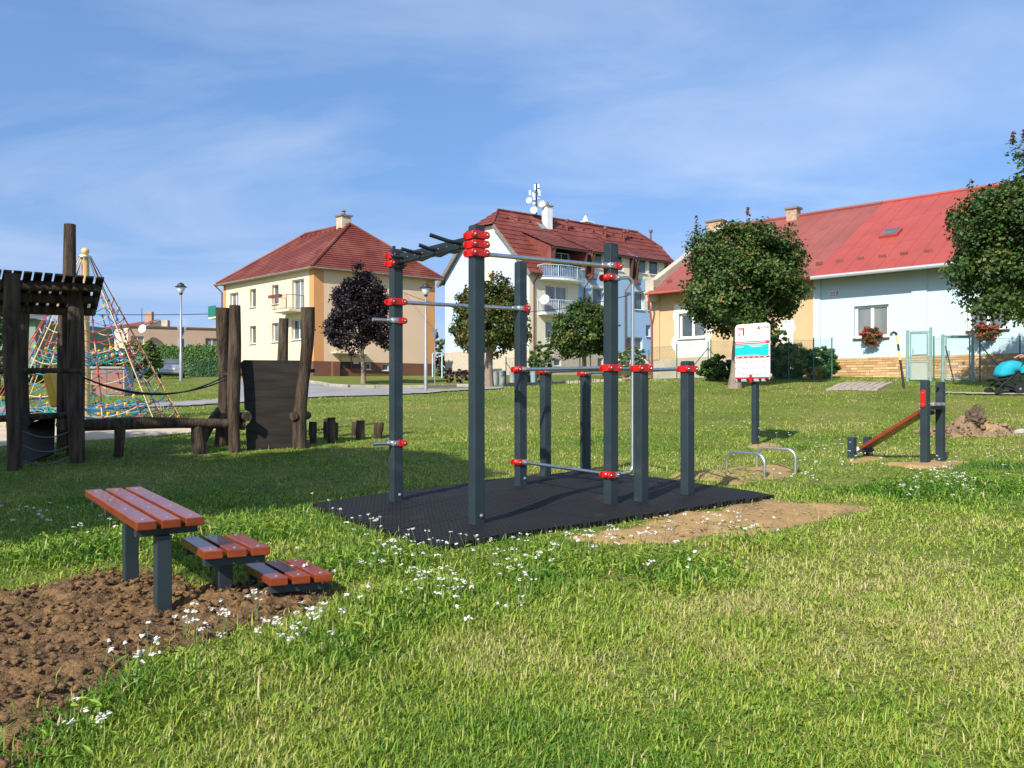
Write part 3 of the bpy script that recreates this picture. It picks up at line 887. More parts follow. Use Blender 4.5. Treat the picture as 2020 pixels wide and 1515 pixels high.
def rod(k1, h1, k2, h2, r=0.020, name='bar', seg=6):
    a = ppt(k1, h1); b = ppt(k2, h2); d = (b - a).normalized()
    m = MB(); m.tube([a + d * 0.07, b - d * 0.07], r, 12); o = m.build(name, M_steel, rig, smooth=True)
    for q, s in ((a, 1), (b, -1)):
        n = MB(); n.tube([q + d * s * 0.06, q + d * s * 0.085, q + d * s * 0.13], [0.034, 0.032, 0.024], 10)
        n.build('bracket', M_bolt, rig, smooth=True)
    return o
def dirn(k1, k2):
    d = POST[k2][0] - POST[k1][0]; d.z = 0; return d.normalized()
dAD, dAB, dBC, dDC = dirn('A', 'D'), dirn('A', 'B'), dirn('B', 'C'), dirn('D', 'C')
h = lambda k, py: Z_(py, POST[k][0].y) - POST[k][0].z
# high pull-up bar, middle bar, lower bars
rod('A', h('A', 500), 'D', h('D', 525)); clamp('A', h('A', 500), UA); clamp('D', h('D', 525), UA, side=-1)
rod('B', h('B', 596), 'C', h('C', 609)); clamp('B', h('B', 596), UA); clamp('C', h('C', 609), UA, side=-1)
rod('C', h('C', 729), 'D', h('D', 726)); clamp('C', h('C', 729), UA, side=1); clamp('D', h('D', 726), UA)
rod('C', h('C', 911), 'D', h('D', 936), 0.018); clamp('C', h('C', 911), UA, side=1); clamp('D', h('D', 936), UA, side=1)
# pull-up beam with grips
zb = (Z_(479, 7.2) + Z_(512, 8.45)) / 2
a = POST['A'][0].copy(); b = POST['B'][0].copy(); a.z = zb - 0.01; b.z = zb + 0.02
bd = (b - a).normalized()
m = MB(); m.bar(a + bd * 0.055, b - bd * 0.04, 0.06, 0.10); beam = m.build('grip_beam', M_black, rig, bevel=0.01)
for kk, s in (('A', 1), ('B', -1)):
    q = a if kk == 'A' else b
    m = MB(); m.box(q + bd * s * 0.062, (0.13, 0.02, 0.17), UA, VA, UP); m.build('end_plate', M_black, beam, bevel=0.004)
for py in (465, 483): clamp('A', h('A', py), UA)
for py in (505, 521): clamp('B', h('B', py), UA)
L = (b - a).length
def grip(t, pts):
    o = a + bd * (t * L) - UA * 0.03
    path = [o + UA * (-q[0]) + UP * q[1] + bd * q[2] for q in [(0, 0, 0)] + pts]
    full = [path[0]]
    for i in range(1, len(path) - 1):
        p0, p1, p2 = path[i - 1], path[i], path[i + 1]
        rr_ = min(0.045, (p1 - p0).length * 0.45, (p2 - p1).length * 0.45)
        e0 = p1 + (p0 - p1).normalized() * rr_; e1 = p1 + (p2 - p1).normalized() * rr_
        for k in range(5):
            f = k / 4; full.append(e0.lerp(p1, f).lerp(p1.lerp(e1, f), f))
    full.append(path[-1])
    m = MB(); m.tube(full, 0.0175, 10); m.build('grip', M_black, beam, smooth=True)
    o2 = a + bd * (t * L) + UA * 0.03
    m = MB(); m.tube([o2, o2 + UA * 0.16, o2 + UA * 0.24 + UP * 0.04], 0.0175, 10); m.build('grip', M_black, beam, smooth=True)
grip(0.14, [(0.12, 0.005, 0.0), (0.29, 0.05, 0.05)])
grip(0.44, [(0.05, 0.0, 0.0), (0.16, 0.03, 0.02)])
grip(0.62, [(0.06, 0.0, 0.0), (0.21, 0.02, 0.0)])
grip(0.86, [(0.13, 0.0, 0.0), (0.06, 0.11, 0.08)])
for i in range(7):
    bolt(beam, a + bd * (L * (0.2 + 0.1 * i)) - UA * 0.03, -UA, 0.006, 0.006)
# side pole of the far right post
top, bot = h('D', 548), h('D', 936)
o0 = ppt('D', top); off = 0.30
path = [o0 + UA * 0.06]
for i in range(7):
    f = math.pi / 2 * i / 6; path.append(o0 + UA * (off - 0.07 + 0.07 * math.sin(f)) + UP * (0.02 - 0.07 + 0.07 * math.cos(f)))
for i in range(7):
    f = math.pi / 2 * i / 6; path.append(ppt('D', bot) + UA * (off - 0.07 + 0.07 * math.cos(f)) + UP * (0.07 - 0.07 * math.sin(f)))
path.append(ppt('D', bot) + UA * 0.06)
m = MB(); m.tube(path, 0.0185, 12); m.build('side_pole', M_steel, rig, smooth=True)
clamp('D', top, UA, side=1)
for z_ in (top, bot):
    n = MB(); n.tube([ppt('D', z_) + UA * 0.05, ppt('D', z_) + UA * 0.085, ppt('D', z_) + UA * 0.12], [0.033, 0.031, 0.022], 10); n.build('bracket', M_bolt, rig, smooth=True)
# foot pegs on the left post
for py in (633, 874):
    z_ = h('B', py); clamp('B', z_, UA, side=-1)
    n = MB(); n.tube([ppt('B', z_) - UA * 0.06, ppt('B', z_) - UA * 0.26], 0.019, 12); pg = n.build('peg', M_steel, rig, smooth=True)
    n = MB(); n.tube([ppt('B', z_) - UA * 0.055, ppt('B', z_) - UA * 0.10], [0.032, 0.024], 10); n.build('collar', M_bolt, pg, smooth=True)
# parallel bars on the four low posts
rod('E', h('E', 733), 'G', h('G', 727), 0.020); rod('F', h('F', 736), 'H', h('H', 727), 0.020)
for k, py in (('E', 733), ('F', 737), ('G', 727), ('H', 728)): clamp(k, h(k, py), UA, side=1 if k in 'EF' else 0)

# ------------------------------------------------------------------ stepped benches
def platform(name, label, fl, fr, rl, z, gap, legs, th=0.05, dark=False):
    """fl, fr, rl: plan corners of the deck (front left, front right, rear left); z = (front, rear) deck height"""
    fl, fr, rl = V3(fl), V3(fr), V3(rl)
    w = fr - fl; l = rl - fl
    base = fl + w * 0.5 + l * 0.3
    t = thing(name, label, 'bench', (base.x, base.y, gz(base.x, base.y)), 'stepped benches on the dug soil')
    wn_ = w.normalized(); ln = l.normalized()
    pw = (w.length - 2 * gap) / 3
    f0 = V3((fl.x, fl.y, z[0])); dl = V3((l.x, l.y, z[1] - z[0])); W3 = V3((wn_.x, wn_.y, 0))
    ld = dl.normalized(); nu_ = ld.cross(W3).normalized()
    if nu_.z < 0: nu_ = -nu_
    for i in range(3):
        c = f0 + W3 * (pw / 2 + i * (pw + gap)) + dl * 0.5 - nu_ * th / 2
        m = MB(); m.box(c, (dl.length, pw, th), ld, W3, nu_)
        pk = m.build('plank', M_plank, t, bevel=0.005, seg=3)
        for e in ((0.06, 0.34, 0.62, 0.93) if dl.length > 1 else (0.10, 0.90)):
            m = MB(); m.lathe(c + ld * (dl.length * (e - 0.5)) + nu_ * th / 2, [(0.011, -0.002), (0.009, 0.003), (0.004, 0.005)], 8, nu_); m.build('bolt', M_bolt, pk)
    for e in ((0.07, 0.62, 0.9) if dl.length > 1 else (0.12, 0.88)):
        c = f0 + W3 * (w.length / 2) + dl * e - nu_ * (th + 0.026)
        m = MB(); m.box(c, (w.length - 0.03, 0.05, 0.05), W3, ld, nu_); m.build('crossbar', M_post, t, bevel=0.003)
    for (u, v) in legs:
        p = fl + w * u + l * v; g = gz(p.x, p.y)
        zt = z[0] + (z[1] - z[0]) * v - th - 0.05
        m = MB(); m.box((p.x, p.y, (g - 0.2 + zt) / 2), (0.085, 0.085, zt - g + 0.2), UA, VA, UP); m.build('leg', M_post, t, bevel=0.004)
    return t
def plan_at(px, py, z):
    Y = (EYE - z) * F / (py - HZ); return (X_(px, Y), Y)
zt = gz(-2.1, 4.88) + 0.57
platform('workout_bench', 'tallest and longest of the three red-brown plank benches, on two grey legs',
         plan_at(270, 1031, zt), plan_at(404, 1019, zt), plan_at(168, 966.5, zt + 0.035), (zt, zt + 0.035), 0.028, [(0.42, 0.05), (0.36, 0.50)])
z2_ = gz(-1.8, 5.1) + 0.37
platform('workout_bench', 'middle-height short plank bench between the tall bench and the lowest one',
         plan_at(402, 1088, z2_), plan_at(533, 1078, z2_), plan_at(356, 1060, z2_), (z2_, z2_), 0.028, [(0.5, 0.5)])
z3_ = gz(-1.4, 5.2) + 0.19
platform('workout_bench', 'lowest of the three red-brown plank benches, nearly touching the soil',
         plan_at(533, 1141, z3_), plan_at(656, 1131, z3_), plan_at(480, 1110, z3_), (z3_, z3_), 0.028, [(0.5, 0.5)])

# ------------------------------------------------------------------ steel hoops
def hoop(label, pl, pr, hh):
    a, b = PG(*pl), PG(*pr)
    t = None
    r = 0.12; d = (b - a); d.z = 0; L = d.length; d.normalize()
    zt = max(a.z, b.z) + hh
    path = [a - UP * 0.1]
    for i in range(8):
        f = math.pi / 2 * i / 7; path.append(V3((a.x, a.y, zt - r)) + d * (r - r * math.cos(f)) + UP * (r * math.sin(f)))
    for i in range(8):
        f = math.pi / 2 * i / 7; path.append(V3((b.x, b.y, zt - r)) - d * (r - r * math.sin(f)) + UP * (r * math.cos(f)))
    path.append(b - UP * 0.1)
    m = MB(); m.tube(path, 0.0205, 12)
    m.build('steel_hoop', M_steel, None, smooth=True, loc=a.lerp(b, 0.5), label=label, cat='steel hoop', group='push-up hoops on the sandy hump')
hoop('stainless steel push-up hoop nearer the camera on the sandy hump', (1433, 10.85), (1508, 10.35), 0.30)
hoop('stainless steel push-up hoop set behind and right of the nearer hoop', (1493, 11.25), (1569, 10.85), 0.31)

# ------------------------------------------------------------------ inclined sit-up bench
P1 = PG(1825, 11.8); UB = UA
s1p = P1 + VA * 1.12; s2p = s1p + UA * 0.44; p2p = P1 + UA * 0.44
ab = thing('situp_bench', 'inclined brown sit-up bench on two tall and two short grey posts', 'sit-up bench', P1)
def fix(p): return V3((p.x, p.y, gz(p.x, p.y)))
s1p, s2p, p2p = fix(s1p), fix(s2p), fix(p2p)
for p, H in ((P1, 1.18), (p2p, 1.16), (s1p, 0.32), (s2p, 0.30)):
    m = MB(); m.box(p + UP * ((H - 0.2) / 2), (0.10, 0.10, H + 0.2), UA, VA, UP); po = m.build('post', M_post, ab, bevel=0.006)
    m = MB(); m.box(p + UP * (H + 0.003), (0.09, 0.09, 0.008), UA, VA, UP); m.build('cap', M_post, po)
for z_ in (0.12, 0.25):
    bolt(ab, s1p - UA * 0.05 + UP * z_ , -UA, 0.014)
poly, d = stadium(P1 + UP * 0.90, -VA, 0.001, 0.036, -UA, 0.05, 0.07)
pts = []
c0 = P1 + UP * 0.93 - UA * 0.05
for i in range(9):
    a_ = math.pi * i / 8; pts.append(c0 + VA * (0.037 * math.cos(a_)) + UP * (0.09 + 0.037 * math.sin(a_)))
for i in range(9):
    a_ = math.pi + math.pi * i / 8; pts.append(c0 + VA * (0.037 * math.cos(a_)) + UP * (-0.09 + 0.037 * math.sin(a_)))
m = MB(); m.prism(pts, -UA * 0.018); rp_ = m.build('red_plate', M_red, ab, bevel=0.004, fix=True)
for dz in (-0.08, 0.08): bolt(rp_, c0 + UP * dz - UA * 0.018, -UA, 0.011)
hi_ = P1.lerp(p2p, 0.5) + UP * 0.80 + VA * 0.03; lo_ = s1p.lerp(s2p, 0.5) + UP * 0.12 - VA * 0.03
dd = (hi_ - lo_).normalized(); nn_ = dd.cross(UA).normalized()
if nn_.z < 0: nn_ = -nn_
for i in range(3):
    c = lo_.lerp(hi_, 0.5) + UA * ((i - 1) * 0.108)
    m = MB(); m.box(c, ((hi_ - lo_).length, 0.098, 0.05), dd, UA, nn_); m.build('plank', M_plank, ab, bevel=0.005)
for f in (0.05, 0.93):
    m = MB(); m.box(lo_.lerp(hi_, f) - nn_ * 0.045, (0.05, 0.36, 0.04), dd, UA, nn_); m.build('crossbar', M_post, ab)
m = MB(); m.box(P1.lerp(p2p, 0.5) + UP * 0.845 - VA * 0.02, (0.33, 0.16, 0.05), UA, VA, UP); m.build('head_pad', mat('wrapped_pad', (0.16, 0.16, 0.17), (0.34, 0.34, 0.36), 14, rough=0.25, spec=0.6), ab, bevel=0.012)
m = MB(); m.box(P1.lerp(p2p, 0.5) + UP * 0.795 - VA * 0.02, (0.34, 0.06, 0.045), UA, VA, UP); m.build('crossbar', M_post, ab)
for p, s in ((P1, 1), (p2p, -1)):
    q = p + UP * 1.08
    m = MB(); m.tube([q + UA * s * 0.05, q + UA * s * 0.11], 0.016, 8); m.build('peg', M_black, ab, smooth=True)
m = MB(); m.tube([s1p + UA * 0.05 + UP * 0.14, s2p - UA * 0.05 + UP * 0.14], 0.018, 8); m.build('axle', M_black, ab, smooth=True)
wr = mat('clear_wrap', (0.55, 0.55, 0.56), (0.72, 0.72, 0.74), 18, rough=0.2, spec=0.7, bump=0.6, bscale=40)
for f, s in ((0.02, 0.03), (0.965, 0.04)):
    m = MB(); m.box(lo_.lerp(hi_, f) - UA * 0.0 + nn_ * 0.005, (0.035 + s, 0.345, 0.064), dd, UA, nn_); m.build('wrapping', wr, ab, bevel=0.015)

# ------------------------------------------------------------------ exercise sign
SP = PG(1490, 15.0)
sg = thing('exercise_sign', 'white exercise instruction board with turquoise panel on a grey post', 'sign', SP)
m = MB(); m.box(SP + UP * 0.5, (0.10, 0.10, 1.5), UA, VA, UP); m.build('post', M_post, sg, bevel=0.006)
ax = -VA; nr = -UA
bc = SP + nr * 0.07
zb0 = Z_(754, 15.0); zb1 = Z_(639, 15.0); bw = 0.74; bh = zb1 - zb0
def bp_(s, t, d=0.0):
    return bc + ax * ((s - 0.5) * bw) + UP * 0 + V3((0, 0, zb0 + t * bh - bc.z)) + nr * d
def rrect(s0, s1, t0, t1, r, d0, d1, name, material, parent):
    pts = []
    rs = r / bw; rt = r / bh
    for (cs, ct, a0) in ((s1 - rs, t1 - rt, 0), (s0 + rs, t1 - rt, 90), (s0 + rs, t0 + rt, 180), (s1 - rs, t0 + rt, 270)):
        for i in range(6):
            a_ = math.radians(a0 + 18 * i); pts.append(bp_(cs + rs * math.cos(a_), ct + rt * math.sin(a_), d0))
    m = MB(); m.prism(pts, nr * (d1 - d0)); return m.build(name, material, parent, fix=True)
M_bwhite = mat('sign_white', (0.80, 0.79, 0.79), rough=0.35)
M_bred = mat('sign_red', (0.52, 0.025, 0.03), rough=0.35)
M_bteal = mat('sign_turquoise', (0.01, 0.50, 0.50), rough=0.35)
M_bblk = mat('sign_black', (0.03, 0.015, 0.018), rough=0.35)
M_bgrey = mat('sign_figure_grey', (0.25, 0.25, 0.26), rough=0.4)
M_blt = mat('sign_pale_print', (0.55, 0.75, 0.75), rough=0.4)
board = rrect(0, 1, 0, 1, 0.075, 0, 0.03, 'board', M_bwhite, sg)
def band(s0, s1, t0, t1, material, name, lv=1):
    m = MB(); q = 0.03 + 0.0025 * lv
    m.prism([bp_(s0, t0, 0.03), bp_(s1, t0, 0.03), bp_(s1, t1, 0.03), bp_(s0, t1, 0.03)], nr * (q - 0.03)); return m.build(name, material, board, fix=True)
band(0.0, 1.0, 0.655, 0.70, M_bred, 'print_band'); band(0.0, 0.985, 0.452, 0.648, M_bteal, 'print_band'); band(0.02, 1.0, 0.412, 0.445, M_bred, 'print_band')
band(0.0, 1.0, 0.063, 0.088, M_bred, 'print_band'); rrect(0.0, 1.0, 0.0, 0.063, 0.03, 0.03, 0.0325, 'print_band', M_bblk, board)
for (s0, s1, t0, t1) in ((0.03, 0.9, 0.672, 0.684),): band(s0, s1, t0, t1, M_bwhite, 'print_line', 2)
for (s0, s1, t0, t1) in ((0.03, 0.25, 0.60, 0.615), (0.48, 0.78, 0.60, 0.615), (0.40, 0.9, 0.625, 0.635), (0.05, 0.7, 0.462, 0.468)): band(s0, s1, t0, t1, M_blt, 'print_line', 2)
for i in range(6): band(0.05 + 0.16 * i, 0.11 + 0.16 * i, 0.423, 0.434, M_blt, 'print_line', 2)
for (s0, s1) in ((0.02, 0.09), (0.19, 0.36), (0.56, 0.72), (0.78, 0.9)):
    for t0 in (0.018, 0.034, 0.048): band(s0, s1 - 0.02 * (t0 > 0.03), t0, t0 + 0.007, M_bwhite, 'print_line', 2)
rng_ = random.Random(4)
for r_i in range(3):
    for c_i in range(6):
        for q in range(2):
            s = 0.07 + 0.16 * c_i + (q - 0.5) * 0.07; t = 0.345 - 0.105 * r_i + (0.02 if (q and c_i == 0) else 0)
            an = rng_.uniform(-0.9, 0.9); L_ = 0.035
            p0 = bp_(s - L_ * math.sin(an) * 0.5, t + L_ * math.cos(an) * 0.5, 0.033); p1 = bp_(s + L_ * math.sin(an) * 0.5, t - L_ * math.cos(an) * 0.5, 0.033)
            mid = p0.lerp(p1, 0.5) + ax * rng_.uniform(-0.02, 0.02)
            m = MB(); m.tube([p0, mid, p1], [0.005, 0.009, 0.005], 5); m.sphere(p0 + UP * 0.010, 0.008, 6, 4); m.build('figure', M_bgrey, board)
# crest, round link logo with its word
for pts in ([(0.09, 0.935), (0.28, 0.935), (0.28, 0.82), (0.255, 0.795), (0.232, 0.82), (0.232, 0.915), (0.09, 0.915)],
            [(0.14, 0.91), (0.165, 0.91), (0.155, 0.88), (0.15, 0.865), (0.14, 0.885)], [(0.19, 0.91), (0.205, 0.905), (0.195, 0.87), (0.185, 0.88)],
            [(0.09, 0.865), (0.13, 0.845), (0.16, 0.81), (0.14, 0.80), (0.125, 0.825), (0.10, 0.835)], [(0.16, 0.85), (0.185, 0.835), (0.19, 0.81), (0.175, 0.825)],
            [(0.12, 0.805), (0.14, 0.785), (0.15, 0.79), (0.135, 0.81)]):
    m = MB(); m.prism([bp_(s, t, 0.03) for s, t in pts], nr * 0.003); m.build('crest', M_bred, board, fix=True)
lg = rrect(0.62, 0.785, 0.90, 0.945, 0.023, 0.03, 0.033, 'logo', M_bred, board)
for s in (0.655, 0.75):
    m = MB(); m.lathe(bp_(s, 0.9225, 0.033), [(0.017, 0), (0.017, 0.002)], 16, nr); m.build('logo_disc', M_bwhite, board)
text_mesh('club', 0.085, bp_(0.80, 0.908, 0.03), ax, UP, nr, M_bred, board, 'lettering', 0.2)
band(0.62, 0.93, 0.882, 0.888, M_blt, 'print_line'); band(0.04, 0.10, 0.728, 0.735, M_blt, 'print_line'); band(0.15, 0.30, 0.728, 0.735, M_blt, 'print_line')
band(0.62, 0.64, 0.815, 0.835, M_bred, 'print_mark')
for t in (0.905, 0.78):
    m = MB(); m.lathe(bp_(0.475, t, 0.03), [(0.014, 0), (0.012, 0.006)], 8, nr); m.build('bolt', M_bolt, board)
m = MB(); m.prism([bp_(0.435, -0.005, 0.03), bp_(0.52, -0.005, 0.03), bp_(0.515, 0.11, 0.03), bp_(0.478, 0.145, 0.03), bp_(0.44, 0.11, 0.03)], nr * 0.02); m.build('clasp', M_red, sg, bevel=0.004, fix=True)
pgp = SP + UP * (Z_(851, 15) - SP.z)
m = MB(); m.tube([pgp, pgp + V3((0.24, -0.02, 0.0))], 0.017, 8); m.build('peg', M_black, sg, smooth=True)
for dz in (-0.1, 0.06): bolt(sg, pgp - VA * 0.05 + UP * dz + UA * 0.03, -VA, 0.012)
# ------------------------------------------------------------------ buildings
VL = V3((-0.722, 0.692)); VR = V3((0.807, 0.591))
M_cream = mat('cream_render', (0.70, 0.60, 0.43), (0.66, 0.56, 0.40), 0.35, c3=(0.62, 0.53, 0.38), scale3=0.7, f3=0.62, rough=0.9, bump=0.15, bscale=60)
M_orange = mat('apricot_render', (0.60, 0.29, 0.115), (0.56, 0.265, 0.10), 0.6, rough=0.9)
M_brown = mat('brown_plinth', (0.17, 0.075, 0.045), (0.14, 0.06, 0.036), 0.8, rough=0.9, bump=0.2)
M_tile = mat('red_brown_tile', (0.19, 0.045, 0.030), (0.14, 0.032, 0.022), 1.2, rough=0.6, c3=(0.22, 0.065, 0.045), scale3=0.5, f3=0.5, bump=0.4, bscale=9, stretch=(1, 1, 1))
M_gutter = mat('zinc_gutter', (0.21, 0.18, 0.14), (0.17, 0.14, 0.11), 3, rough=0.6)
M_brdoor = mat('brown_door', (0.045, 0.018, 0.014), (0.06, 0.025, 0.02), 4, rough=0.5)
M_chim = mat('chimney_render', (0.55, 0.47, 0.36), (0.42, 0.35, 0.26), 3, rough=0.9)
M_brick = mat('chimney_brick', (0.33, 0.20, 0.13), (0.48, 0.36, 0.25), 7, rough=0.95, bump=0.5, bscale=12)
M_pblue = mat('pale_blue_render', (0.50, 0.64, 0.76), (0.47, 0.61, 0.73), 0.4, rough=0.9)
M_mblue = mat('mid_blue_render', (0.30, 0.45, 0.63), (0.28, 0.42, 0.60), 0.4, rough=0.9)
M_ivory = mat('ivory_render', (0.72, 0.65, 0.50), (0.68, 0.61, 0.47), 0.4, rough=0.9)
M_stoneplinth = mat('ivory_stone_plinth', (0.58, 0.50, 0.38), (0.46, 0.40, 0.30), 6, rough=0.95, bump=0.5, bscale=10)
M_aqua = mat('aqua_render', (0.52, 0.68, 0.73), (0.49, 0.65, 0.70), 0.35, c3=(0.46, 0.61, 0.66), scale3=0.6, f3=0.62, rough=0.92, bump=0.2, bscale=50)
M_oldplaster = mat('old_ochre_plaster', (0.58, 0.42, 0.23), (0.52, 0.37, 0.20), 1.1, rough=0.95, c3=(0.36, 0.28, 0.18), scale3=0.45, f3=0.60, bump=0.4, bscale=10)
M_newplaster = mat('white_patch_plaster', (0.78, 0.76, 0.72), (0.70, 0.68, 0.63), 1.2, rough=0.95)
M_greyplaster = mat('grey_cement_plaster', (0.56, 0.49, 0.36), (0.40, 0.35, 0.27), 1.0, rough=0.95, bump=0.5, bscale=8)
M_redtin = mat('red_tin_roof', (0.37, 0.070, 0.052), (0.32, 0.060, 0.045), 0.6, rough=0.55, c3=(0.29, 0.055, 0.042), scale3=2.0, f3=0.62)
M_oldtin = mat('faded_red_tin_roof', (0.23, 0.060, 0.047), (0.29, 0.080, 0.062), 0.5, rough=0.65, c3=(0.20, 0.075, 0.06), scale3=1.4, f3=0.56)
M_sandstone = mat('sandstone_strip', (0.46, 0.27, 0.12), (0.60, 0.42, 0.24), 2.4, rough=0.95, bump=0.5, bscale=14)
M_mortar = mat('plinth_mortar', (0.50, 0.40, 0.27), (0.42, 0.33, 0.22), 3, rough=0.95)
M_copper = mat('brown_downpipe', (0.19, 0.065, 0.04), (0.16, 0.05, 0.03), 3, rough=0.5)
M_reddp = mat('red_downpipe', (0.42, 0.10, 0.07), (0.36, 0.08, 0.055), 3, rough=0.5)
M_dish = mat('dish_paint', (0.74, 0.74, 0.73), (0.66, 0.66, 0.65), 3, rough=0.5)
M_darkmetal = mat('dark_bracket', (0.03, 0.03, 0.035), rough=0.5)

def dish(parent, c, nrm, r, mname='dish', material=None):
    nrm = V3(nrm).normalized()
    m = MB(); prof = [(r * k / 6, 0.28 * r * (k / 6) ** 2) for k in range(7)]
    prof[0] = (0.004, 0)
    m.lathe(V3(c), prof + [(r * 0.98, 0.30 * r), (r * 0.7, 0.12 * r), (0.01, -0.03)], 18, nrm)
    d = m.build(mname, material or M_dish, parent, smooth=True)
    n = MB(); n.tube([V3(c) + nrm * 0.02 - UP * r * 0.85, V3(c) + nrm * r * 0.95], 0.02 * max(1, r), 5); n.build('feed_arm', M_darkmetal, d)
    n = MB(); n.sphere(V3(c) + nrm * r * 0.95, 0.07 * max(0.8, r), 8, 5); n.build('feed_horn', M_dish, d)
    return d
def gutter(parent, a, b, r=0.07, material=None, name='gutter'):
    m = MB(); m.tube([a, b], r, 8); return m.build(name, material or M_gutter, parent, smooth=True)
def pipe(parent, pts, r=0.05, material=None):
    m = MB(); m.tube(pts, r, 8); return m.build('downpipe', material or M_copper, parent, smooth=True)
def railing(parent, pts, h, nbar, material, r=0.02, name='railing', panel=None):
    """posts, rails and bars along a polyline of floor points"""
    m = MB(); pts = [V3(p) for p in pts]
    m.tube([p + UP * h for p in pts], r * 1.3, 6); m.tube([p + UP * 0.08 for p in pts], r, 6)
    L = [0]
    for i in range(len(pts) - 1): L.append(L[-1] + (pts[i + 1] - pts[i]).length)
    for k in range(nbar + 1):
        d = L[-1] * k / nbar
        for i in range(len(pts) - 1):
            if L[i] <= d <= L[i + 1] + 1e-6:
                p = pts[i].lerp(pts[i + 1], (d - L[i]) / (L[i + 1] - L[i])); break
        m.tube([p + UP * 0.05, p + UP * h], r * (1.5 if k % max(1, nbar // 3) == 0 else 0.42), 4)
    return m.build(name, material, parent)

# ---- cream two-storey apartment house
Oc = V3((X_(619, 57), 57)); WL = Wall(Oc, VL); WR = Wall(Oc, VR)
LL = WL.pix(441)[0]; LR = WR.pix(858)[0]
zb = gz(Oc.x, Oc.y) - 0.6; zp = WL.pix(619, 712)[1]; ze = WL.pix(619, 529)[1]
ca = thing('apartment_house', 'cream and apricot two-storey house with a red-brown hipped roof', 'house', (Oc.x, Oc.y, gz(Oc.x, Oc.y)))
wl = [WL.rect(*q) for q in ((453.5, 470.3, 577.7, 609), (492.7, 505, 570, 606), (536, 549.5, 562, 600), (576, 599.6, 551, 611),
                            (453.5, 470.3, 650, 682), (492.7, 505, 643, 678), (536, 549.5, 637, 674.5), (575, 597, 630, 670))]
s_c0 = WL.pix(610)[0]; s_c1 = WL.pix(446)[0]
m = MB(); wall_holes(m, WL, s_c0, s_c1, zp, ze, wl, 0.30); wl_o = m.build('wall', M_cream, ca)
for q in ((0, s_c0), (s_c1, LL)):
    m = MB(); wall_holes(m, WL, q[0], q[1], zp, ze, []); m.build('corner_strip', M_orange, ca)
t0, t1 = WR.pix(639)[0], WR.pix(840)[0]
m = MB(); wall_holes(m, WR, t0, t1, zp, ze, []); m.build('wall', mat('peach_render', (0.70, 0.51, 0.34), (0.66, 0.48, 0.32), 0.5, rough=0.9), ca)
for q in ((0, t0), (t1, LR)):
    m = MB(); wall_holes(m, WR, q[0], q[1], zp, ze, []); m.build('corner_strip', M_orange, ca)
def P4(s, t, z): 
    p = Oc + VL * s + VR * t; return V3((p.x, p.y, z))
m = MB(); m.quad(P4(LL, 0, zb), P4(LL, LR, zb), P4(LL, LR, ze), P4(LL, 0, ze)); m.quad(P4(0, LR, zb), P4(LL, LR, zb), P4(LL, LR, ze), P4(0, LR, ze)); m.build('wall', M_cream, ca)
bwin = [WR.rect(722, 731.5, 716.5, 729), WR.rect(753, 767, 717.5, 731)]
gdoor = [WR.rect(671, 692, 703, 727), WR.rect(693.5, 713, 704, 727)]
m = MB(); wall_holes(m, WR, -0.04, LR + 0.04, zb, zp - 0.002, bwin + gdoor, 0.25, 0.05); wall_holes(m, WL, -0.04, LL, zb, zp - 0.002, [], 0.1, 0.05)
m.quad(P4(-0.05, -0.05, zp - 0.002), P4(LL, -0.05, zp - 0.002), P4(LL, 0.05, zp - 0.002), P4(-0.05, 0.05, zp - 0.002)); m.quad(P4(-0.05, -0.05, zp - 0.002), P4(-0.05, LR, zp - 0.002), P4(0.05, LR, zp - 0.002), P4(0.05, -0.05, zp - 0.002))
m.build('plinth', M_brown, ca)
for q in bwin: window(ca, WR, q, 0.12, 0, d=0.05, fw=0.06)
for q in gdoor:
    m = MB(); m.box(WR.pt((q[0] + q[1]) / 2, (q[2] + q[3]) / 2, -0.08), (q[1] - q[0], 0.06, q[3] - q[2]), WR.a3, WR.n3, UP); m.build('door', M_brdoor, ca)
q = gdoor[0]; q2 = gdoor[1]
m = MB(); m.box(WR.pt((q[0] + q2[1]) / 2 - 0.2, q[3] + 0.22, 0.35), (q2[1] - q[0] + 0.9, 0.8, 0.09), WR.a3, WR.n3, UP); m.build('canopy', M_ivory, ca)
m = MB(); m.box(WR.pt(q[0] - 0.45, (zp + zb) / 2, 0.2), (0.5, 0.4, zp - zb - 0.1), WR.a3, WR.n3, UP); m.build('pier', M_brown, ca)
m = MB(); m.box(WR.pt(WR.pix(703)[0], WR.pix(703, 715)[1], -0.04), (0.4, 0.02, 0.18), WR.a3, WR.n3, UP); m.build('notice', M_white, ca)
for i, q in enumerate(wl):
    window(ca, WL, q, 0.24, 1 if q[1] - q[0] > 1.1 else 0, glass=M_glass if i % 3 else M_curtain)
ov = 0.40
hgt = min(np.linspace(2, 7, 200), key=lambda hh: abs(CX + F * (Oc + VR * (LR / 2) + VL * hh).x / (Oc + VR * (LR / 2) + VL * hh).y - 690))
ap = Oc + VR * (LR / 2) + VL * hgt; zr = Z_(443, ap.y)
A1 = V3((ap.x, ap.y, zr)); ap2 = Oc + VR * (LR / 2) + VL * (LL - hgt); A2 = V3((ap2.x, ap2.y, zr))
zee = ze + 0.05
m = MB(); roof_courses(m, P4(-ov, -ov, zee), P4(-ov, LR + ov, zee), A1, A1, 22, 0.05)
roof_courses(m, P4(LL + ov, -ov, zee), P4(-ov, -ov, zee), A1, A2, 22, 0.05)
m.quad(P4(LL + ov, LR + ov, zee), P4(-ov, LR + ov, zee), A1, A2); m.add([P4(LL + ov, -ov, zee), P4(LL + ov, LR + ov, zee), A2], [(0, 1, 2)])
rf = m.build('roof', M_tile, ca)
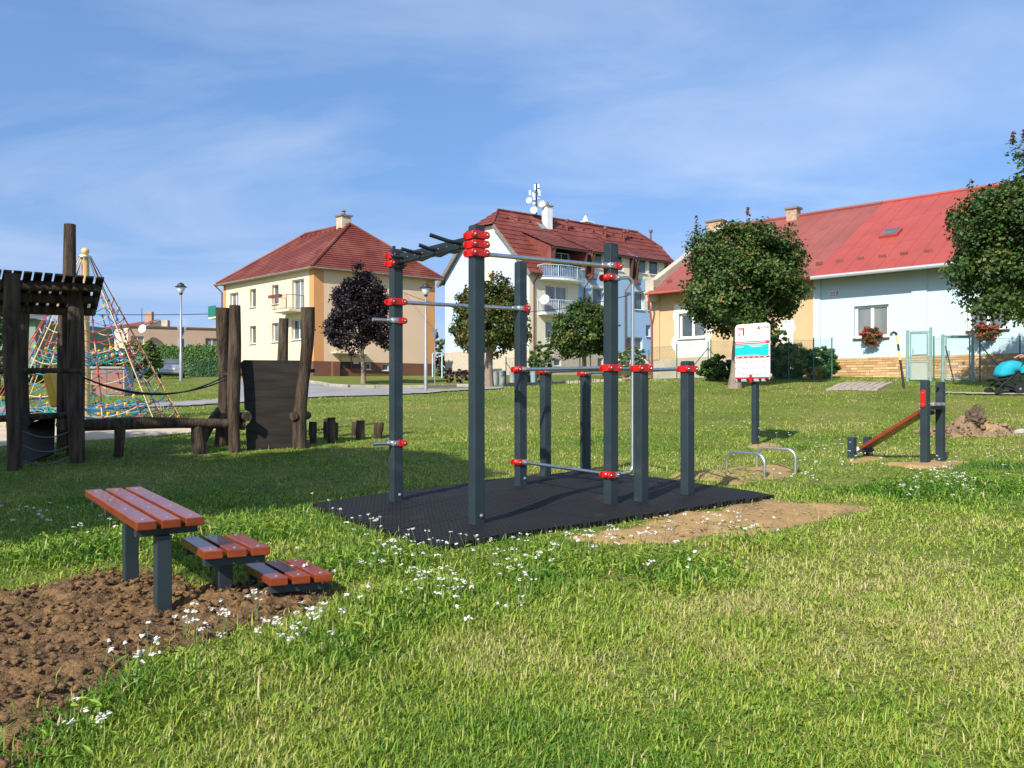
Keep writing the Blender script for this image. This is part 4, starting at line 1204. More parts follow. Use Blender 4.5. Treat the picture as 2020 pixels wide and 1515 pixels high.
m = MB(); m.quad(P4(-ov, -ov, ze - 0.03), P4(LL + ov, -ov, ze - 0.03), P4(LL + ov, LR + ov, ze - 0.03), P4(-ov, LR + ov, ze - 0.03)); m.build('soffit', M_ivory, ca)
m = MB()
for a_, b_ in ((P4(-ov, -ov, zee), A1), (P4(-ov, LR + ov, zee), A1), (P4(LL + ov, -ov, zee), A2), (A1, A2)):
    m.tube([a_ + UP * 0.05, b_ + UP * 0.08], 0.12, 6)
m.build('ridge_tiles', M_tile, rf)
for a_, b_ in ((P4(-ov, -ov, ze), P4(-ov, LR + ov, ze)), (P4(LL + ov, -ov, ze), P4(-ov, -ov, ze))): gutter(ca, a_ - UP * 0.02, b_ - UP * 0.02, 0.09)
m = MB(); m.box((A1.x - 0.55, A1.y + 0.5, zr + 0.15), (0.75, 0.75, 1.1), VL.to_3d(), VR.to_3d(), UP); ch = m.build('chimney', M_chim, rf, bevel=0.02)
m = MB(); m.box((A1.x - 0.55, A1.y + 0.5, zr + 0.73), (0.95, 0.95, 0.12), VL.to_3d(), VR.to_3d(), UP); m.lathe((A1.x - 0.55, A1.y + 0.5, zr + 0.79), [(0.14, 0), (0.12, 0.28), (0.2, 0.3), (0.05, 0.45)], 8); m.build('chimney_cap', M_gutter, ch)
for k in range(9):
    p = A1.lerp(A2, 0.08 + k * 0.11) - V3((VR.x, VR.y, 0)) * 0.5
    m = MB(); m.box(p - UP * 0.32, (0.25, 0.2, 0.16), VL.to_3d(), VR.to_3d(), UP); m.build('vent', M_tile, rf)
# balcony
sb0, sb1 = WL.pix(600)[0], WL.pix(565)[0]; zf = WL.pix(583, 615)[1]
bal = MB(); bal.box(WL.pt((sb0 + sb1) / 2, zf, 0.6), (sb1 - sb0, 1.2, 0.16), WL.a3, WL.n3, UP); bo = bal.build('balcony', M_ivory, ca)
railing(bo, [WL.pt(sb0, zf + 0.05, 0.02), WL.pt(sb0, zf + 0.05, 1.15), WL.pt(sb1, zf + 0.05, 1.15), WL.pt(sb1, zf + 0.05, 0.02)], 1.0, 18, M_copper, 0.018)
for f in (0.62, 0.95):
    m = MB(); m.box(WL.pt(sb0 + (sb1 - sb0) * f, zf + 1.05, 1.2), (0.7, 0.25, 0.2), WL.a3, WL.n3, UP); m.build('flower_box', M_copper, bo)
# green screened balcony at the far end
sg0, sg1 = WL.pix(449)[0], WL.pix(443)[0] + 0.7; zf = WL.pix(444, 628)[1]
m = MB(); m.box(WL.pt((sg0 + sg1) / 2, zf, 0.5), (sg1 - sg0, 1.0, 0.14), WL.a3, WL.n3, UP); bo = m.build('balcony', M_ivory, ca)
m = MB(); m.box(WL.pt((sg0 + sg1) / 2, zf + 0.5, 1.0), (sg1 - sg0, 0.04, 0.85), WL.a3, WL.n3, UP); m.build('balcony_screen', mat('green_screen', (0.01, 0.17, 0.12), rough=0.7), bo)
pipe(ca, [P4(LL + 0.1, -0.7, ze), P4(LL + 0.0, -0.12, ze - 0.6), P4(LL + 0.0, -0.12, zb)], 0.06)

# ---- pale blue three-storey block with dormers
Ob = V3((X_(1044, 68), 68)); BG = Wall(Ob, VL); BF = Wall(Ob, VR)
GL = BG.pix(878)[0]; FL = 19.6
zbb = gz(Ob.x, Ob.y) - 0.8; zeb = BF.pix(1044, 525)[1]; zpb = BG.pix(900, 694.5)[1]
ba = thing('apartment_block', 'pale blue and ivory three-storey block with red tiled dormer roof and balconies', 'apartment block', (Ob.x, Ob.y, gz(Ob.x, Ob.y)))
def PB(s, t, z):
    p = Ob + VL * s + VR * t; return V3((p.x, p.y, z))
mid = GL / 2; k_in = 1.35
pr = Ob + VL * mid + VR * k_in; zrb = Z_(415, pr.y)
rise = zrb - zeb; zcut = zrb - rise * 0.285; hw = mid * 0.285
# gable wall with ivory stripe
sg_a, sg_b = BG.pix(973)[0], BG.pix(955)[0]
def gtop(s):
    return min(zcut, zeb + rise * min(s, GL - s) / mid)
def gpiece(s0, s1, material, name, d=0.0, z0=None):
    z0 = zpb if z0 is None else z0
    ss = [s0] + [x for x in (mid - hw, mid + hw, mid) if s0 < x < s1] + [s1]; ss = sorted(ss)
    m = MB(); m.add([BG.pt(s, z0, d) for s in ss] + [BG.pt(s, gtop(s), d) for s in reversed(ss)], [tuple(range(2 * len(ss)))]); return m.build(name, material, ba)
gpiece(0.28, sg_a, M_pblue, 'wall'); gpiece(sg_a, sg_b, M_ivory, 'wall_stripe'); gpiece(sg_b, GL, M_pblue, 'wall'); gpiece(0, 0.28, M_white, 'wall_stripe')
m = MB(); wall_holes(m, BG, -0.06, GL, zbb, zpb, [], 0.1, 0.06); m.build('plinth', M_stoneplinth, ba)
# dormer spans along the front
DM = [(BF.pix(1088)[0], BF.pix(1152)[0]), (BF.pix(1166)[0], BF.pix(1243)[0]), (BF.pix(1253)[0], BF.pix(1312)[0])]
zdm = BF.pix(1115, 487, 0.45)[1]; tan_m = rise / mid; tan_s = 0.42
dmeet = (zdm - 0.0 + 0.45 * tan_s - zeb) / (tan_m - tan_s)
holes_f = [BF.rect(*q) for q in ((1076, 1120, 564, 603), (1076, 1108, 634, 668), (1169, 1190, 568, 606), (1250, 1270, 577, 611), (1277, 1297, 580, 613),
                                 (1274, 1284, 641, 664), (1233, 1268, 665, 690), (1169, 1190, 638, 672))]
zplf = BF.pix(1100, 693)[1]
s_i = BF.pix(1060)[0]; s_j = BF.pix(1141)[0]
m = MB(); wall_holes(m, BF, s_i, s_j, zplf, zeb, [q for q in holes_f if q[1] < s_j], 0.3); wall_holes(m, BF, 0, s_i, zplf, zeb, []); m.build('wall', M_ivory, ba)
m = MB(); wall_holes(m, BF, s_j, FL, zplf, zeb, [q for q in holes_f if q[0] > s_j], 0.3); m.build('wall', M_mblue, ba)
bw_ = [BF.rect(1092, 1106, 707, 722), BF.rect(1178, 1189, 706, 725)]
m = MB(); wall_holes(m, BF, -0.06, FL, zbb, zplf, bw_, 0.2, 0.06); m.build('plinth', M_stoneplinth, ba)
for q in bw_: window(ba, BF, q, 0.15, 0, d=0.06)
m = MB(); m.quad(PB(GL, 0, zbb), PB(GL, FL, zbb), PB(GL, FL, zeb), PB(GL, 0, zeb)); m.add([PB(0, FL, zbb), PB(GL, FL, zbb), PB(GL, FL, zeb), PB(mid, FL, zcut), PB(0, FL, zeb)], [(0, 1, 2, 3, 4)]); m.build('wall', M_pblue, ba)
for i, q in enumerate(holes_f):
    window(ba, BF, q, 0.22, 1 if q[1] - q[0] > 1.3 else 0, glass=M_curtain if i in (0, 1) else M_glass)
    if i in (2, 3, 4, 7):   # pale surround
        m = MB()
        for (a_, b_, c_, e_) in ((q[0] - 0.2, q[1] + 0.2, q[3], q[3] + 0.22), (q[0] - 0.2, q[0], q[2], q[3]), (q[1], q[1] + 0.2, q[2], q[3])):
            m.box(BF.pt((a_ + b_) / 2, (c_ + e_) / 2, 0.01), (b_ - a_, 0.04, e_ - c_), BF.a3, BF.n3, UP)
        m.build('window_surround', M_ivory, ba)
# roof: front plane left open under the dormers
rm = MB(); ovb = 0.55
def RP(t, d):  # point of the front slope, d metres in from the wall plane
    return PB(d / (BF.n.dot(-VL)) if False else d, t, zeb + d * tan_m)
segs = []; cur = -0.45
for (a_, b_) in DM:
    segs.append((cur, a_, -ovb)); segs.append((a_, b_, dmeet)); cur = b_
segs.append((cur, FL + 0.45, -ovb))
dc = mid - hw
for (a_, b_, d0) in segs:
    n1 = max(1, int((mid - d0) / 0.42))
    if a_ < 0:      # gable end: clipped by the half hip
        roof_courses(rm, RP(a_, d0), RP(b_, d0), RP(b_, dc), RP(a_, dc), int((dc - d0) / 0.42), 0.05)
        roof_courses(rm, RP(a_, dc), RP(b_, dc), RP(b_, mid), RP(min(k_in, b_), mid), 4, 0.05)
    elif b_ > FL:
        roof_courses(rm, RP(a_, d0), RP(b_, d0), RP(b_, dc), RP(a_, dc), int((dc - d0) / 0.42), 0.05)
        roof_courses(rm, RP(a_, dc), RP(b_, dc), RP(max(FL - k_in, a_), mid), RP(a_, mid), 4, 0.05)
    else:
        roof_courses(rm, RP(a_, d0), RP(b_, d0), RP(b_, mid), RP(a_, mid), n1, 0.05)
zo = zeb - ovb * tan_m
rm.quad(PB(GL + ovb, -0.45, zo), PB(GL + ovb, FL + 0.45, zo), PB(mid, FL - k_in, zrb), PB(mid, k_in, zrb), PB(mid + hw, -0.45, zcut))
roof_courses(rm, PB(mid + hw, -0.45, zcut), PB(mid - hw, -0.45, zcut), PB(mid, k_in, zrb), PB(mid, k_in, zrb), 5, 0.05)
rm.add([PB(mid + hw, FL + 0.45, zcut), PB(mid - hw, FL + 0.45, zcut), PB(mid, FL - k_in, zrb)], [(0, 1, 2)])
rfb = rm.build('roof', M_tile, ba)
m = MB(); m.tube([PB(mid, k_in, zrb + 0.06), PB(mid, FL - k_in, zrb + 0.06)], 0.12, 6); m.tube([PB(mid, k_in, zrb + 0.06), PB(mid - hw, -0.45, zcut + 0.06)], 0.1, 6); m.tube([PB(mid, FL - k_in, zrb + 0.06), PB(mid - hw, FL + 0.45, zcut + 0.06)], 0.1, 6); m.build('ridge_tiles', M_tile, rfb)
# verge boards on the gable
for sgn in (0, 1):
    m = MB()
    f_ = (lambda s: s) if sgn == 0 else (lambda s: GL - s)
    m.bar(PB(f_(-ovb), -0.42, zo - 0.16), PB(f_(mid - hw), -0.42, zcut - 0.16), 0.12, 0.30)
    m.bar(PB(f_(-ovb), -0.2, zo - 0.1), PB(f_(mid - hw), -0.2, zcut - 0.1), 0.40, 0.06)
    m.build('verge_board', M_gutter, rfb)
# dormers
def dormer(a_, b_, holes, wallmat, openf=False):
    zt = zdm
    m = MB(); roof_courses(m, PB(-0.45, a_ - 0.25, zt - 0.03), PB(-0.45, b_ + 0.25, zt - 0.03), PB(dmeet + 0.1, b_ + 0.25, zeb + (dmeet + 0.1) * tan_m + 0.03), PB(dmeet + 0.1, a_ - 0.25, zeb + (dmeet + 0.1) * tan_m + 0.03), 7, 0.04)
    d = m.build('dormer', M_tile, ba)
    zt2 = zdm + 0.45 * tan_s - 0.1
    for s_ in (a_, b_):
        m = MB(); m.prism([PB(0, s_ - 0.06, zeb - 0.35), PB(0, s_ - 0.06, zt2), PB(dmeet, s_ - 0.06, zeb + dmeet * tan_m - 0.05)], VR.to_3d() * 0.12); m.build('cheek', M_tile, d, fix=True)
    m = MB(); m.box(PB(-0.36, (a_ + b_) / 2, zt - 0.12), (0.12, b_ - a_ + 0.5, 0.16), VL.to_3d(), VR.to_3d(), UP); m.build('fascia', mat('dark_fascia', (0.06, 0.03, 0.022), rough=0.6), d)
    for s_ in (a_ + 0.02, b_ - 0.02):
        m = MB(); m.bar(PB(-0.32, s_, zt - 0.15), PB(-0.08, s_, zeb - 0.3), 0.1, 0.3); m.build('side_trim', mat('dark_fascia', (0.06, 0.03, 0.022)), d)
    if not openf:
        m = MB(); wall_holes(m, BF, a_ + 0.06, b_ - 0.06, zeb - 0.02, zt2, holes, 0.3, -0.02); m.build('front_wall', wallmat, d)
        for q in holes: window(d, BF, q, 0.15, 1 if q[1] - q[0] > 1.5 else 0, d=-0.02)
    else:
        m = MB(); q = holes[0]
        wall_holes(m, BF, a_ + 0.06, b_ - 0.06, zeb - 0.2, zeb + 1.6 * tan_m, holes, 0.15, -1.5)
        m.quad(PB(0, a_, zeb - 0.12), PB(0, b_, zeb - 0.12), PB(1.5, b_, zeb - 0.12), PB(1.5, a_, zeb - 0.12))
        m.build('front_wall', wallmat, d); window(d, BF, q, 0.08, 1, d=-1.5, sill=False)
def rz(x0, x1, y0, y1, d=0.0):
    a_ = BF.pix(x0, d=d)[0]; b_ = BF.pix(x1, d=d)[0]; xm = (x0 + x1) / 2
    return (a_, b_, BF.pix(xm, y1, d)[1], BF.pix(xm, y0, d)[1])
q = rz(1094, 1122, 499, 540, -1.5); q = (q[0], q[1], zeb - 0.1, q[3])
dormer(*DM[0], [q], M_mblue, True)
dormer(*DM[1], [rz(1170, 1190, 498, 530), rz(1208, 1230, 503, 534)], M_ivory)
dormer(*DM[2], [rz(1257, 1276, 511, 539), rz(1281, 1300, 514, 542)], M_ivory)
# balconies with rounded slabs
sa, sbb = BF.pix(1061)[0], BF.pix(1143)[0]
for zy, nm in ((556, 0), (624, 1)):
    zf = BF.pix(1100, zy)[1]
    pts = []
    for i in range(9):
        f = i / 8; s_ = sa + (sbb - sa) * f; pts.append(BF.pt(s_, zf, 0.75 + 0.55 * math.sin(math.pi * f)))
    poly = [BF.pt(sa, zf, 0.0)] + pts + [BF.pt(sbb, zf, 0.0)]
    m = MB(); m.prism(poly, UP * 0.16); bo = m.build('balcony', M_white, ba, fix=True)
    rp__ = [p + UP * 0.16 for p in [poly[0]] + pts + [poly[-1]]]
    railing(bo, rp__, 1.05, 30, mat('pale_blue_rail', (0.55, 0.72, 0.78), rough=0.4), 0.022)
    inner = [BF.pt(sa + (sbb - sa) * i / 8, zf + 0.2, 0.68 + 0.5 * math.sin(math.pi * i / 8)) for i in range(9)]
    m = MB()
    for i in range(8): m.quad(inner[i], inner[i + 1], inner[i + 1] + UP * 0.85, inner[i] + UP * 0.85)
    m.build('privacy_sheet', mat('balcony_sheet', (0.09, 0.13, 0.24), (0.20, 0.25, 0.33), 2.0, rough=0.8) if nm == 0 else mat('balcony_cloth', (0.20, 0.19, 0.23), (0.36, 0.34, 0.36), 2.0, rough=0.8), bo)
dish(ba, V3(BF.pt(BF.pix(1073, d=1.2)[0], BF.pix(1073, 592, 1.2)[1], 1.35)), (-0.45, -0.85, 0.3), 0.42)
for px, y0 in ((1052, 530), (1152, 540), (1232, 553)):
    s_ = BF.pix(px)[0]; pipe(ba, [BF.pt(s_ + 0.5, zeb - 0.25, 0.55), BF.pt(s_, zeb - 1.3, 0.1), BF.pt(s_, zbb, 0.1)], 0.06)
for (a_, b_, d0) in segs:
    if d0 < 0: gutter(ba, PB(-ovb - 0.05, a_, zo + 0.02), PB(-ovb - 0.05, b_, zo + 0.02), 0.08, M_copper)
# roof furniture
def on_roof(px, py):
    """picture point -> point of the block's front slope"""
    best = None
    for d in np.linspace(-0.5, mid, 240):
        s_, z_ = BF.pix(px, py, -d * (-VL.dot(-BF.n)) if False else -d * abs(VL.dot(BF.n)))
        e = abs(z_ - (zeb + d * tan_m))
        if best is None or e < best[0]: best = (e, d, s_, z_)
    _, d, s_, z_ = best
    return BF.pt(s_, zeb + d * tan_m, -d * abs(VL.dot(BF.n)))
for px, py, hh in ((1119, 455, 0.8), (1194, 469, 0.8), (1231, 477, 0.9), (1238, 474, 0.8), (1284, 473, 0.75)):
    p = on_roof(px, py)
    m = MB(); m.tube([p - UP * 0.2, p + UP * hh], 0.075, 8); m.lathe(p + UP * hh, [(0.17, -0.02), (0.19, 0.15), (0.15, 0.25)], 10); m.build('vent_pipe', M_tile, rfb, smooth=True)
p = on_roof(1079.5, 447); 
m = MB(); m.box(p + UP * 0.45, (0.62, 0.62, 2.6), VL.to_3d(), VR.to_3d(), UP); ch = m.build('chimney', M_white, rfb)
m = MB(); m.box(p + UP * 1.8, (0.78, 0.78, 0.1), VL.to_3d(), VR.to_3d(), UP); m.lathe(p + UP * 1.85, [(0.16, 0), (0.13, 0.3), (0.03, 0.5)], 8); m.build('chimney_cap', M_gutter, ch)
tq = min(np.linspace(0, 19, 300), key=lambda t: abs(CX + F * PB(mid + 0.9, t, 0).x / PB(mid + 0.9, t, 0).y - 1155)); q_ = PB(mid + 0.9, float(tq), zrb - 0.45)
m = MB(); m.box(q_, (0.9, 0.9, 1.7), VL.to_3d(), VR.to_3d(), UP); ch = m.build('chimney', M_white, rfb)
m = MB(); m.box(q_ + UP * 0.88, (1.1, 1.1, 0.1), VL.to_3d(), VR.to_3d(), UP); m.lathe(q_ + UP * 0.93, [(0.28, 0), (0.2, 0.35), (0.05, 0.6)], 8); m.build('chimney_cap', M_white, ch)
p = on_roof(1069, 448); m = MB(); m.box(p + UP * 0.06, (0.75, 0.9, 0.1), BF.a3, (VL.to_3d() + UP * tan_m).normalized()); m.build('skylight', M_glass, rfb)
for k in range(14):
    p = RP(1.6 + k * 1.25, mid - 0.75); m = MB(); m.box(p + UP * 0.1, (0.25, 0.25, 0.14), VL.to_3d(), VR.to_3d(), UP); m.build('vent', M_tile, rfb)
# telecom mast
mp0 = PB(mid - 0.25, k_in + BF.pix(1059)[0] * 0 + 4.0, zrb)
mp0 = V3((X_(1058, mp0.y), mp0.y, zrb - 0.3))
tm = thing('antenna_mast', 'rooftop telecom mast carrying round white dishes and panel antennas', 'antenna mast', mp0)
mt_ = Z_(362, mp0.y)
m = MB(); m.tube([mp0, V3((mp0.x, mp0.y, mt_))], 0.06, 8); m.build('mast', M_darkmetal, tm)
u_ = mp0.y / F
for px, py, r_px in ((1044, 397, 6.3), (1068, 404, 7.2), (1053, 416, 7.3), (1053, 403, 3), (1062, 394, 2.2)):
    c = V3((X_(px, mp0.y), mp0.y - 0.35, Z_(py, mp0.y)))
    dish(tm, c, (-0.15 + 0.02 * (px - 1055), -1, 0.02), r_px * u_)
    m = MB(); m.tube([c + V3((0, 0.1, 0)), V3((mp0.x, mp0.y, c.z))], 0.03, 5); m.build('arm', M_darkmetal, tm)
for px, py, hh in ((1055, 370, 0.5), (1062, 369, 0.45), (1045, 381, 0.45), (1051, 385, 0.4), (1064, 382, 0.5), (1062, 375, 0.3), (1054, 389, 0.6)):
    c = V3((X_(px, mp0.y), mp0.y - 0.15, Z_(py, mp0.y)))
    m = MB(); m.box(c, (0.16, 0.1, hh)); m.build('panel_antenna', M_dish, tm)
    m = MB(); m.tube([c, V3((mp0.x, mp0.y, c.z))], 0.025, 5); m.build('arm', M_darkmetal, tm)

# ---- long low house with red tin roof, ochre half and blue half
Oh = V3((X_(1605, 34), 34)); WH = Wall(Oh, -VL)
zbh = gz(Oh.x, Oh.y) - 0.9
OVH = 0.80; DR = -6.87
zE = WH.pix(1603, 546, OVH)[1]; zR = WH.pix(1722, 405, DR)[1]
SL = WH.pix(1285)[0]; SR = WH.pix(2020)[0] + 7.0
slope = (zR - zE) / (OVH - DR)
def HP(s, d): return WH.pt(s, zE + (OVH - d) * slope, d)
zW = zE + OVH * slope - 0.12
hb = thing('terrace_house', 'light blue low house with bright red tin roof and stone plinth', 'house', (Oh.x, Oh.y, gz(Oh.x, Oh.y)))
ho = thing('terrace_house', 'old ochre plastered low house with faded red tin roof, left neighbour of the blue one', 'house', WH.pt(SL, gz(*WH.pt(SL, 0).to_2d())))
zPl = WH.pix(1640, 707)[1]
hw_ = [WH.rect(1685, 1753, 602, 666), WH.rect(1908, 1990, 588, 650)]
m = MB(); wall_holes(m, WH, 0, SR, zPl, zW, hw_, 0.24); m.build('wall', M_aqua, hb)
for q in hw_: window(hb, WH, q, 0.16, 1, glass=M_curtain, fw=0.10, sillmat=M_gutter)
for x0, x1 in ((1606, 1619), (1799, 1829)):
    a_, b_ = WH.pix(x0)[0], WH.pix(x1)[0]; m = MB(); m.box(WH.pt((a_ + b_) / 2, (zPl + zW) / 2 + 0.02, 0.03), (b_ - a_, 0.06, zW - zPl - 0.05), WH.a3, WH.n3, UP); m.build('pilaster', M_aqua, hb)
m = MB(); wall_holes(m, WH, 0, SR, zbh, zPl, [], 0.1, 0.03); m.quad(WH.pt(0, zPl, 0.03), WH.pt(SR, zPl, 0.03), WH.pt(SR, zPl, -0.01), WH.pt(0, zPl, -0.01)); pl = m.build('plinth', M_mortar, hb)
tn = M_sandstone.node_tree; oi = tn.nodes.new('ShaderNodeObjectInfo'); rmp = tn.nodes.new('ShaderNodeValToRGB')
for (p__, c__) in ((0.0, (0.40, 0.23, 0.10)), (0.35, (0.50, 0.31, 0.14)), (0.7, (0.55, 0.37, 0.18)), (1.0, (0.60, 0.47, 0.29))):
    e__ = rmp.color_ramp.elements.new(p__) if 0 < p__ < 1 else rmp.color_ramp.elements[0 if p__ == 0 else -1]; e__.color = C4(c__)
tn.links.new(oi.outputs['Random'], rmp.inputs[0]); tn.links.new(rmp.outputs[0], tn.nodes['Principled BSDF'].inputs['Base Color'])
cub = MB(); cub.box((0, 0, 0), (1, 1, 1)); stone_me = cub.mesh('stone'); stone_me.materials.append(M_sandstone)
rs_ = random.Random(3); nst = 0
s_end = WH.pix(2020)[0] + 0.5
zrow = zPl - 0.012
while zrow > gz(Oh.x, Oh.y) - 0.55:
    hh = rs_.uniform(0.065, 0.125); s_ = 0.02 + rs_.uniform(0, 0.2)
    while s_ < s_end and nst < 298:
        ww = rs_.uniform(0.16, 0.52)
        o = bpy.data.objects.new('stone', stone_me); COL.objects.link(o); o.parent = pl
        o.location = WH.pt(s_ + ww / 2, zrow - hh / 2, 0.03 + 0.0) - hb.location
        o.rotation_euler = (0, 0, math.atan2(WH.a.y, WH.a.x)); o.scale = (ww - 0.015, 0.05 + rs_.uniform(0, 0.03), hh - 0.014); nst += 1
        s_ += ww
    zrow -= hh
# ochre half
ow = WH.rect(1339, 1391, 617, 667)
m = MB(); zPo = WH.pix(1400, 707)[1]
wall_holes(m, WH, SL, 0, zPo, zW, [ow], 0.24); m.build('wall', M_oldplaster, ho)
m = MB(); wall_holes(m, WH, SL, -0.001, zbh, zPo, [], 0.1, 0.03); m.quad(WH.pt(SL, zPo, 0.03), WH.pt(0, zPo, 0.03), WH.pt(0, zPo, -0.01), WH.pt(SL, zPo, -0.01)); m.build('plinth', M_greyplaster, ho)
window(ho, WH, ow, 0.16, 1, fw=0.10)
def patch_poly(ptspx, hole=None):
    rr2 = random.Random(9); pts = []
    for i, (x, y) in enumerate(ptspx):
        s_, z_ = WH.pix(x, y); pts.append((s_, z_))
    return pts
a0, a1 = WH.pix(1329)[0], WH.pix(1402)[0]; ztop = WH.pix(1345, 600)[1]; zbt = WH.pix(1345, 706)[1]
m = MB(); jag = random.Random(2)
def jagged(s_in, s_out, z0, z1, n):
    pts = [WH.pt(s_in, z0, 0.0), ]
    for i in range(n + 1):
        f = i / n; pts.append(WH.pt(s_out + jag.uniform(-0.12, 0.12), z0 + (z1 - z0) * f, 0.0))
    pts.append(WH.pt(s_in, z1, 0.0)); return pts
m.prism(jagged(ow[0], a0, zbt, ztop, 9), WH.n3 * 0.012); m.prism(jagged(ow[1], a1, zbt, ztop - 0.3, 9), WH.n3 * 0.012)
m.prism([WH.pt(ow[0], zbt, 0), WH.pt(ow[1], zbt, 0), WH.pt(ow[1], ow[2] - 0.05, 0), WH.pt(ow[0], ow[2] - 0.05, 0)], WH.n3 * 0.012)
m.prism([WH.pt(ow[0], ow[3], 0), WH.pt(ow[1], ow[3], 0), WH.pt(ow[1], ow[3] + 0.25, 0), WH.pt(ow[0], ow[3] + 0.35, 0)], WH.n3 * 0.012)
m.build('plaster_patch', M_newplaster, ho, fix=True)
b0, b1 = WH.pix(1536)[0], WH.pix(1566)[0]
m = MB(); m.prism(jagged(b0, b1, WH.pix(1550, 692)[1], WH.pix(1550, 632)[1], 7), WH.n3 * 0.012); m.build('plaster_patch', M_newplaster, ho, fix=True)
s_p0, s_p1 = WH.pix(1286)[0], WH.pix(1302)[0]
m = MB(); m.box(WH.pt((s_p0 + s_p1) / 2, (zPo + zW) / 2, 0.03), (s_p1 - s_p0, 0.06, zW - zPo - 0.02), WH.a3, WH.n3, UP); m.build('pilaster', M_oldplaster, ho)
# end and back walls
for th, s_, mt__ in ((ho, SL, M_greyplaster), (hb, SR, M_aqua)):
    m = MB(); m.add([WH.pt(s_, zbh, 0), WH.pt(s_, zbh, 2 * DR), WH.pt(s_, zW, 2 * DR), WH.pt(s_, zR - 0.1, DR), WH.pt(s_, zW, 0)], [(0, 1, 2, 3, 4)]); m.build('wall', mt__, th)
for th, a_, b_, mt__ in ((ho, SL, 0, M_greyplaster), (hb, 0, SR, M_aqua)):
    m = MB(); m.quad(WH.pt(a_, zbh, 2 * DR), WH.pt(b_, zbh, 2 * DR), WH.pt(b_, zW, 2 * DR), WH.pt(a_, zW, 2 * DR)); m.build('wall', mt__, th)
# tin sheets
def tin_roof(th, s0, s1, material, lift):
    rr3 = random.Random(int(s1 * 10) + 3)
    m = MB()
    m.quad(HP(s0, OVH) - UP * 0.03, HP(s1, OVH) - UP * 0.03, HP(s1, DR) - UP * 0.03, HP(s0, DR) - UP * 0.03)
    m.quad(WH.pt(s0, zR, DR), WH.pt(s1, zR, DR), WH.pt(s1, zE, 2 * DR - OVH), WH.pt(s0, zE, 2 * DR - OVH))
    m.quad(WH.pt(s0, zE - 0.05, OVH), WH.pt(s1, zE - 0.05, OVH), WH.pt(s1, zE - 0.05, -0.1), WH.pt(s0, zE - 0.05, -0.1))
    rf_ = m.build('roof', material, th)
    n = int((s1 - s0) / 0.62); w = (s1 - s0) / n
    nrm = (HP(s0 + 1, 0) - HP(s0, 0)).cross(HP(s0, -1) - HP(s0, 0)).normalized()
    if nrm.z < 0: nrm = -nrm
    for i in range(n):
        cuts = [OVH + 0.03, OVH - 2.4 - rr3.uniform(0, 0.4), OVH - 5.0 - rr3.uniform(0, 0.5), DR]
        for j in range(3):
            a_, b_ = s0 + i * w + 0.002, s0 + (i + 1) * w - 0.002
            d0, d1 = cuts[j], cuts[j + 1]
            l0 = lift + 0.011 + rr3.uniform(0, 0.003); l1 = lift + 0.008
            p = [HP(a_, d0), HP(b_, d0), HP(b_, d1), HP(a_, d1)]
            rib = nrm * 0.005; ww = (HP(b_, d0) - HP(a_, d0)).normalized() * 0.02
            m = MB(); m.add([p[0] + nrm * l0 , p[1] + nrm * l0, p[2] + nrm * l1, p[3] + nrm * l1, p[0] - nrm * 0.0, p[1] - nrm * 0.0,
                             p[1] + nrm * l0 + rib, p[1] + nrm * l0 - ww + rib, p[2] + nrm * l1 + rib, p[2] + nrm * l1 - ww + rib, p[1] + nrm * l0 - ww, p[2] + nrm * l1 - ww],
                            [(0, 1, 2, 3), (4, 5, 1, 0), (7, 6, 8, 9), (10, 7, 9, 11), (10, 1, 6, 7), (6, 1, 2, 8)])
            m.build('roof_sheet', material, rf_)
    m = MB(); m.tube([HP(s0, DR) + UP * 0.05, HP(s1, DR) + UP * 0.05], 0.09, 8); m.build('ridge_cap', material, rf_)
    return rf_
SLr = WH.pix(1275, d=OVH)[0]; SM = WH.pix(1601, d=OVH)[0]
rfo = tin_roof(ho, SLr, SM - 0.02, M_oldtin, 0.0)
rfh = tin_roof(hb, SM, SR + 0.3, M_redtin, 0.02)
gutter(hb, WH.pt(SM, zE - 0.06, OVH + 0.08), WH.pt(SR, zE - 0.06, OVH + 0.08), 0.08, mat('zinc_grey', (0.38, 0.40, 0.40), rough=0.5))
gutter(ho, WH.pt(SLr, zE - 0.04, OVH + 0.07), WH.pt(SM - 0.03, zE - 0.04, OVH + 0.07), 0.05, M_reddp)
pipe(ho, [WH.pt(SLr + 0.1, zE - 0.1, OVH), WH.pt(SLr + 0.12, zE - 0.35, OVH - 0.05), WH.pt(SL + 0.1, zE - 1.4, 0.12), WH.pt(SL + 0.1, zbh, 0.12)], 0.045, M_reddp)
m = MB(); m.bar(HP(SLr - 0.1, OVH - 0.6) + UP * 0.12, HP(SLr - 0.1, DR) + UP * 0.12, 0.35, 0.35); m.box(WH.pt(SLr + 0.0, zE + 0.15, 0.15), (0.45, 0.8, 1.0), WH.a3, WH.n3, UP); m.build('verge_wall', M_greyplaster, ho)
def on_tin(px, py):
    lo, hi = OVH, DR
    for _ in range(60):
        d = (lo + hi) / 2; z_ = WH.pix(px, py, d)[1]
        if z_ > zE + (OVH - d) * slope: lo = d
        else: hi = d
    return WH.pix(px, py, d)[0], d
for px, py in ((1616, 524), (1656, 519), (1697, 514.5), (1740, 510), (1783, 505), (1831, 500)):
    s_, d_ = on_tin(px, py); p = HP(s_, d_); m = MB(); m.box(p + UP * 0.09, (0.28, 0.03, 0.14), WH.a3, WH.n3, UP); m.box(p + UP * 0.05 - WH.n3 * 0.06, (0.03, 0.15, 0.06), WH.a3, WH.n3, UP); m.build('snow_guard', M_tile, rfh)
for px, py in ((1297, 563), (1320, 558)):
    s_, d_ = on_tin(px, py); p = HP(s_, d_); m = MB(); m.box(p + UP * 0.09, (0.28, 0.03, 0.14), WH.a3, WH.n3, UP); m.build('snow_guard', M_tile, rfo)
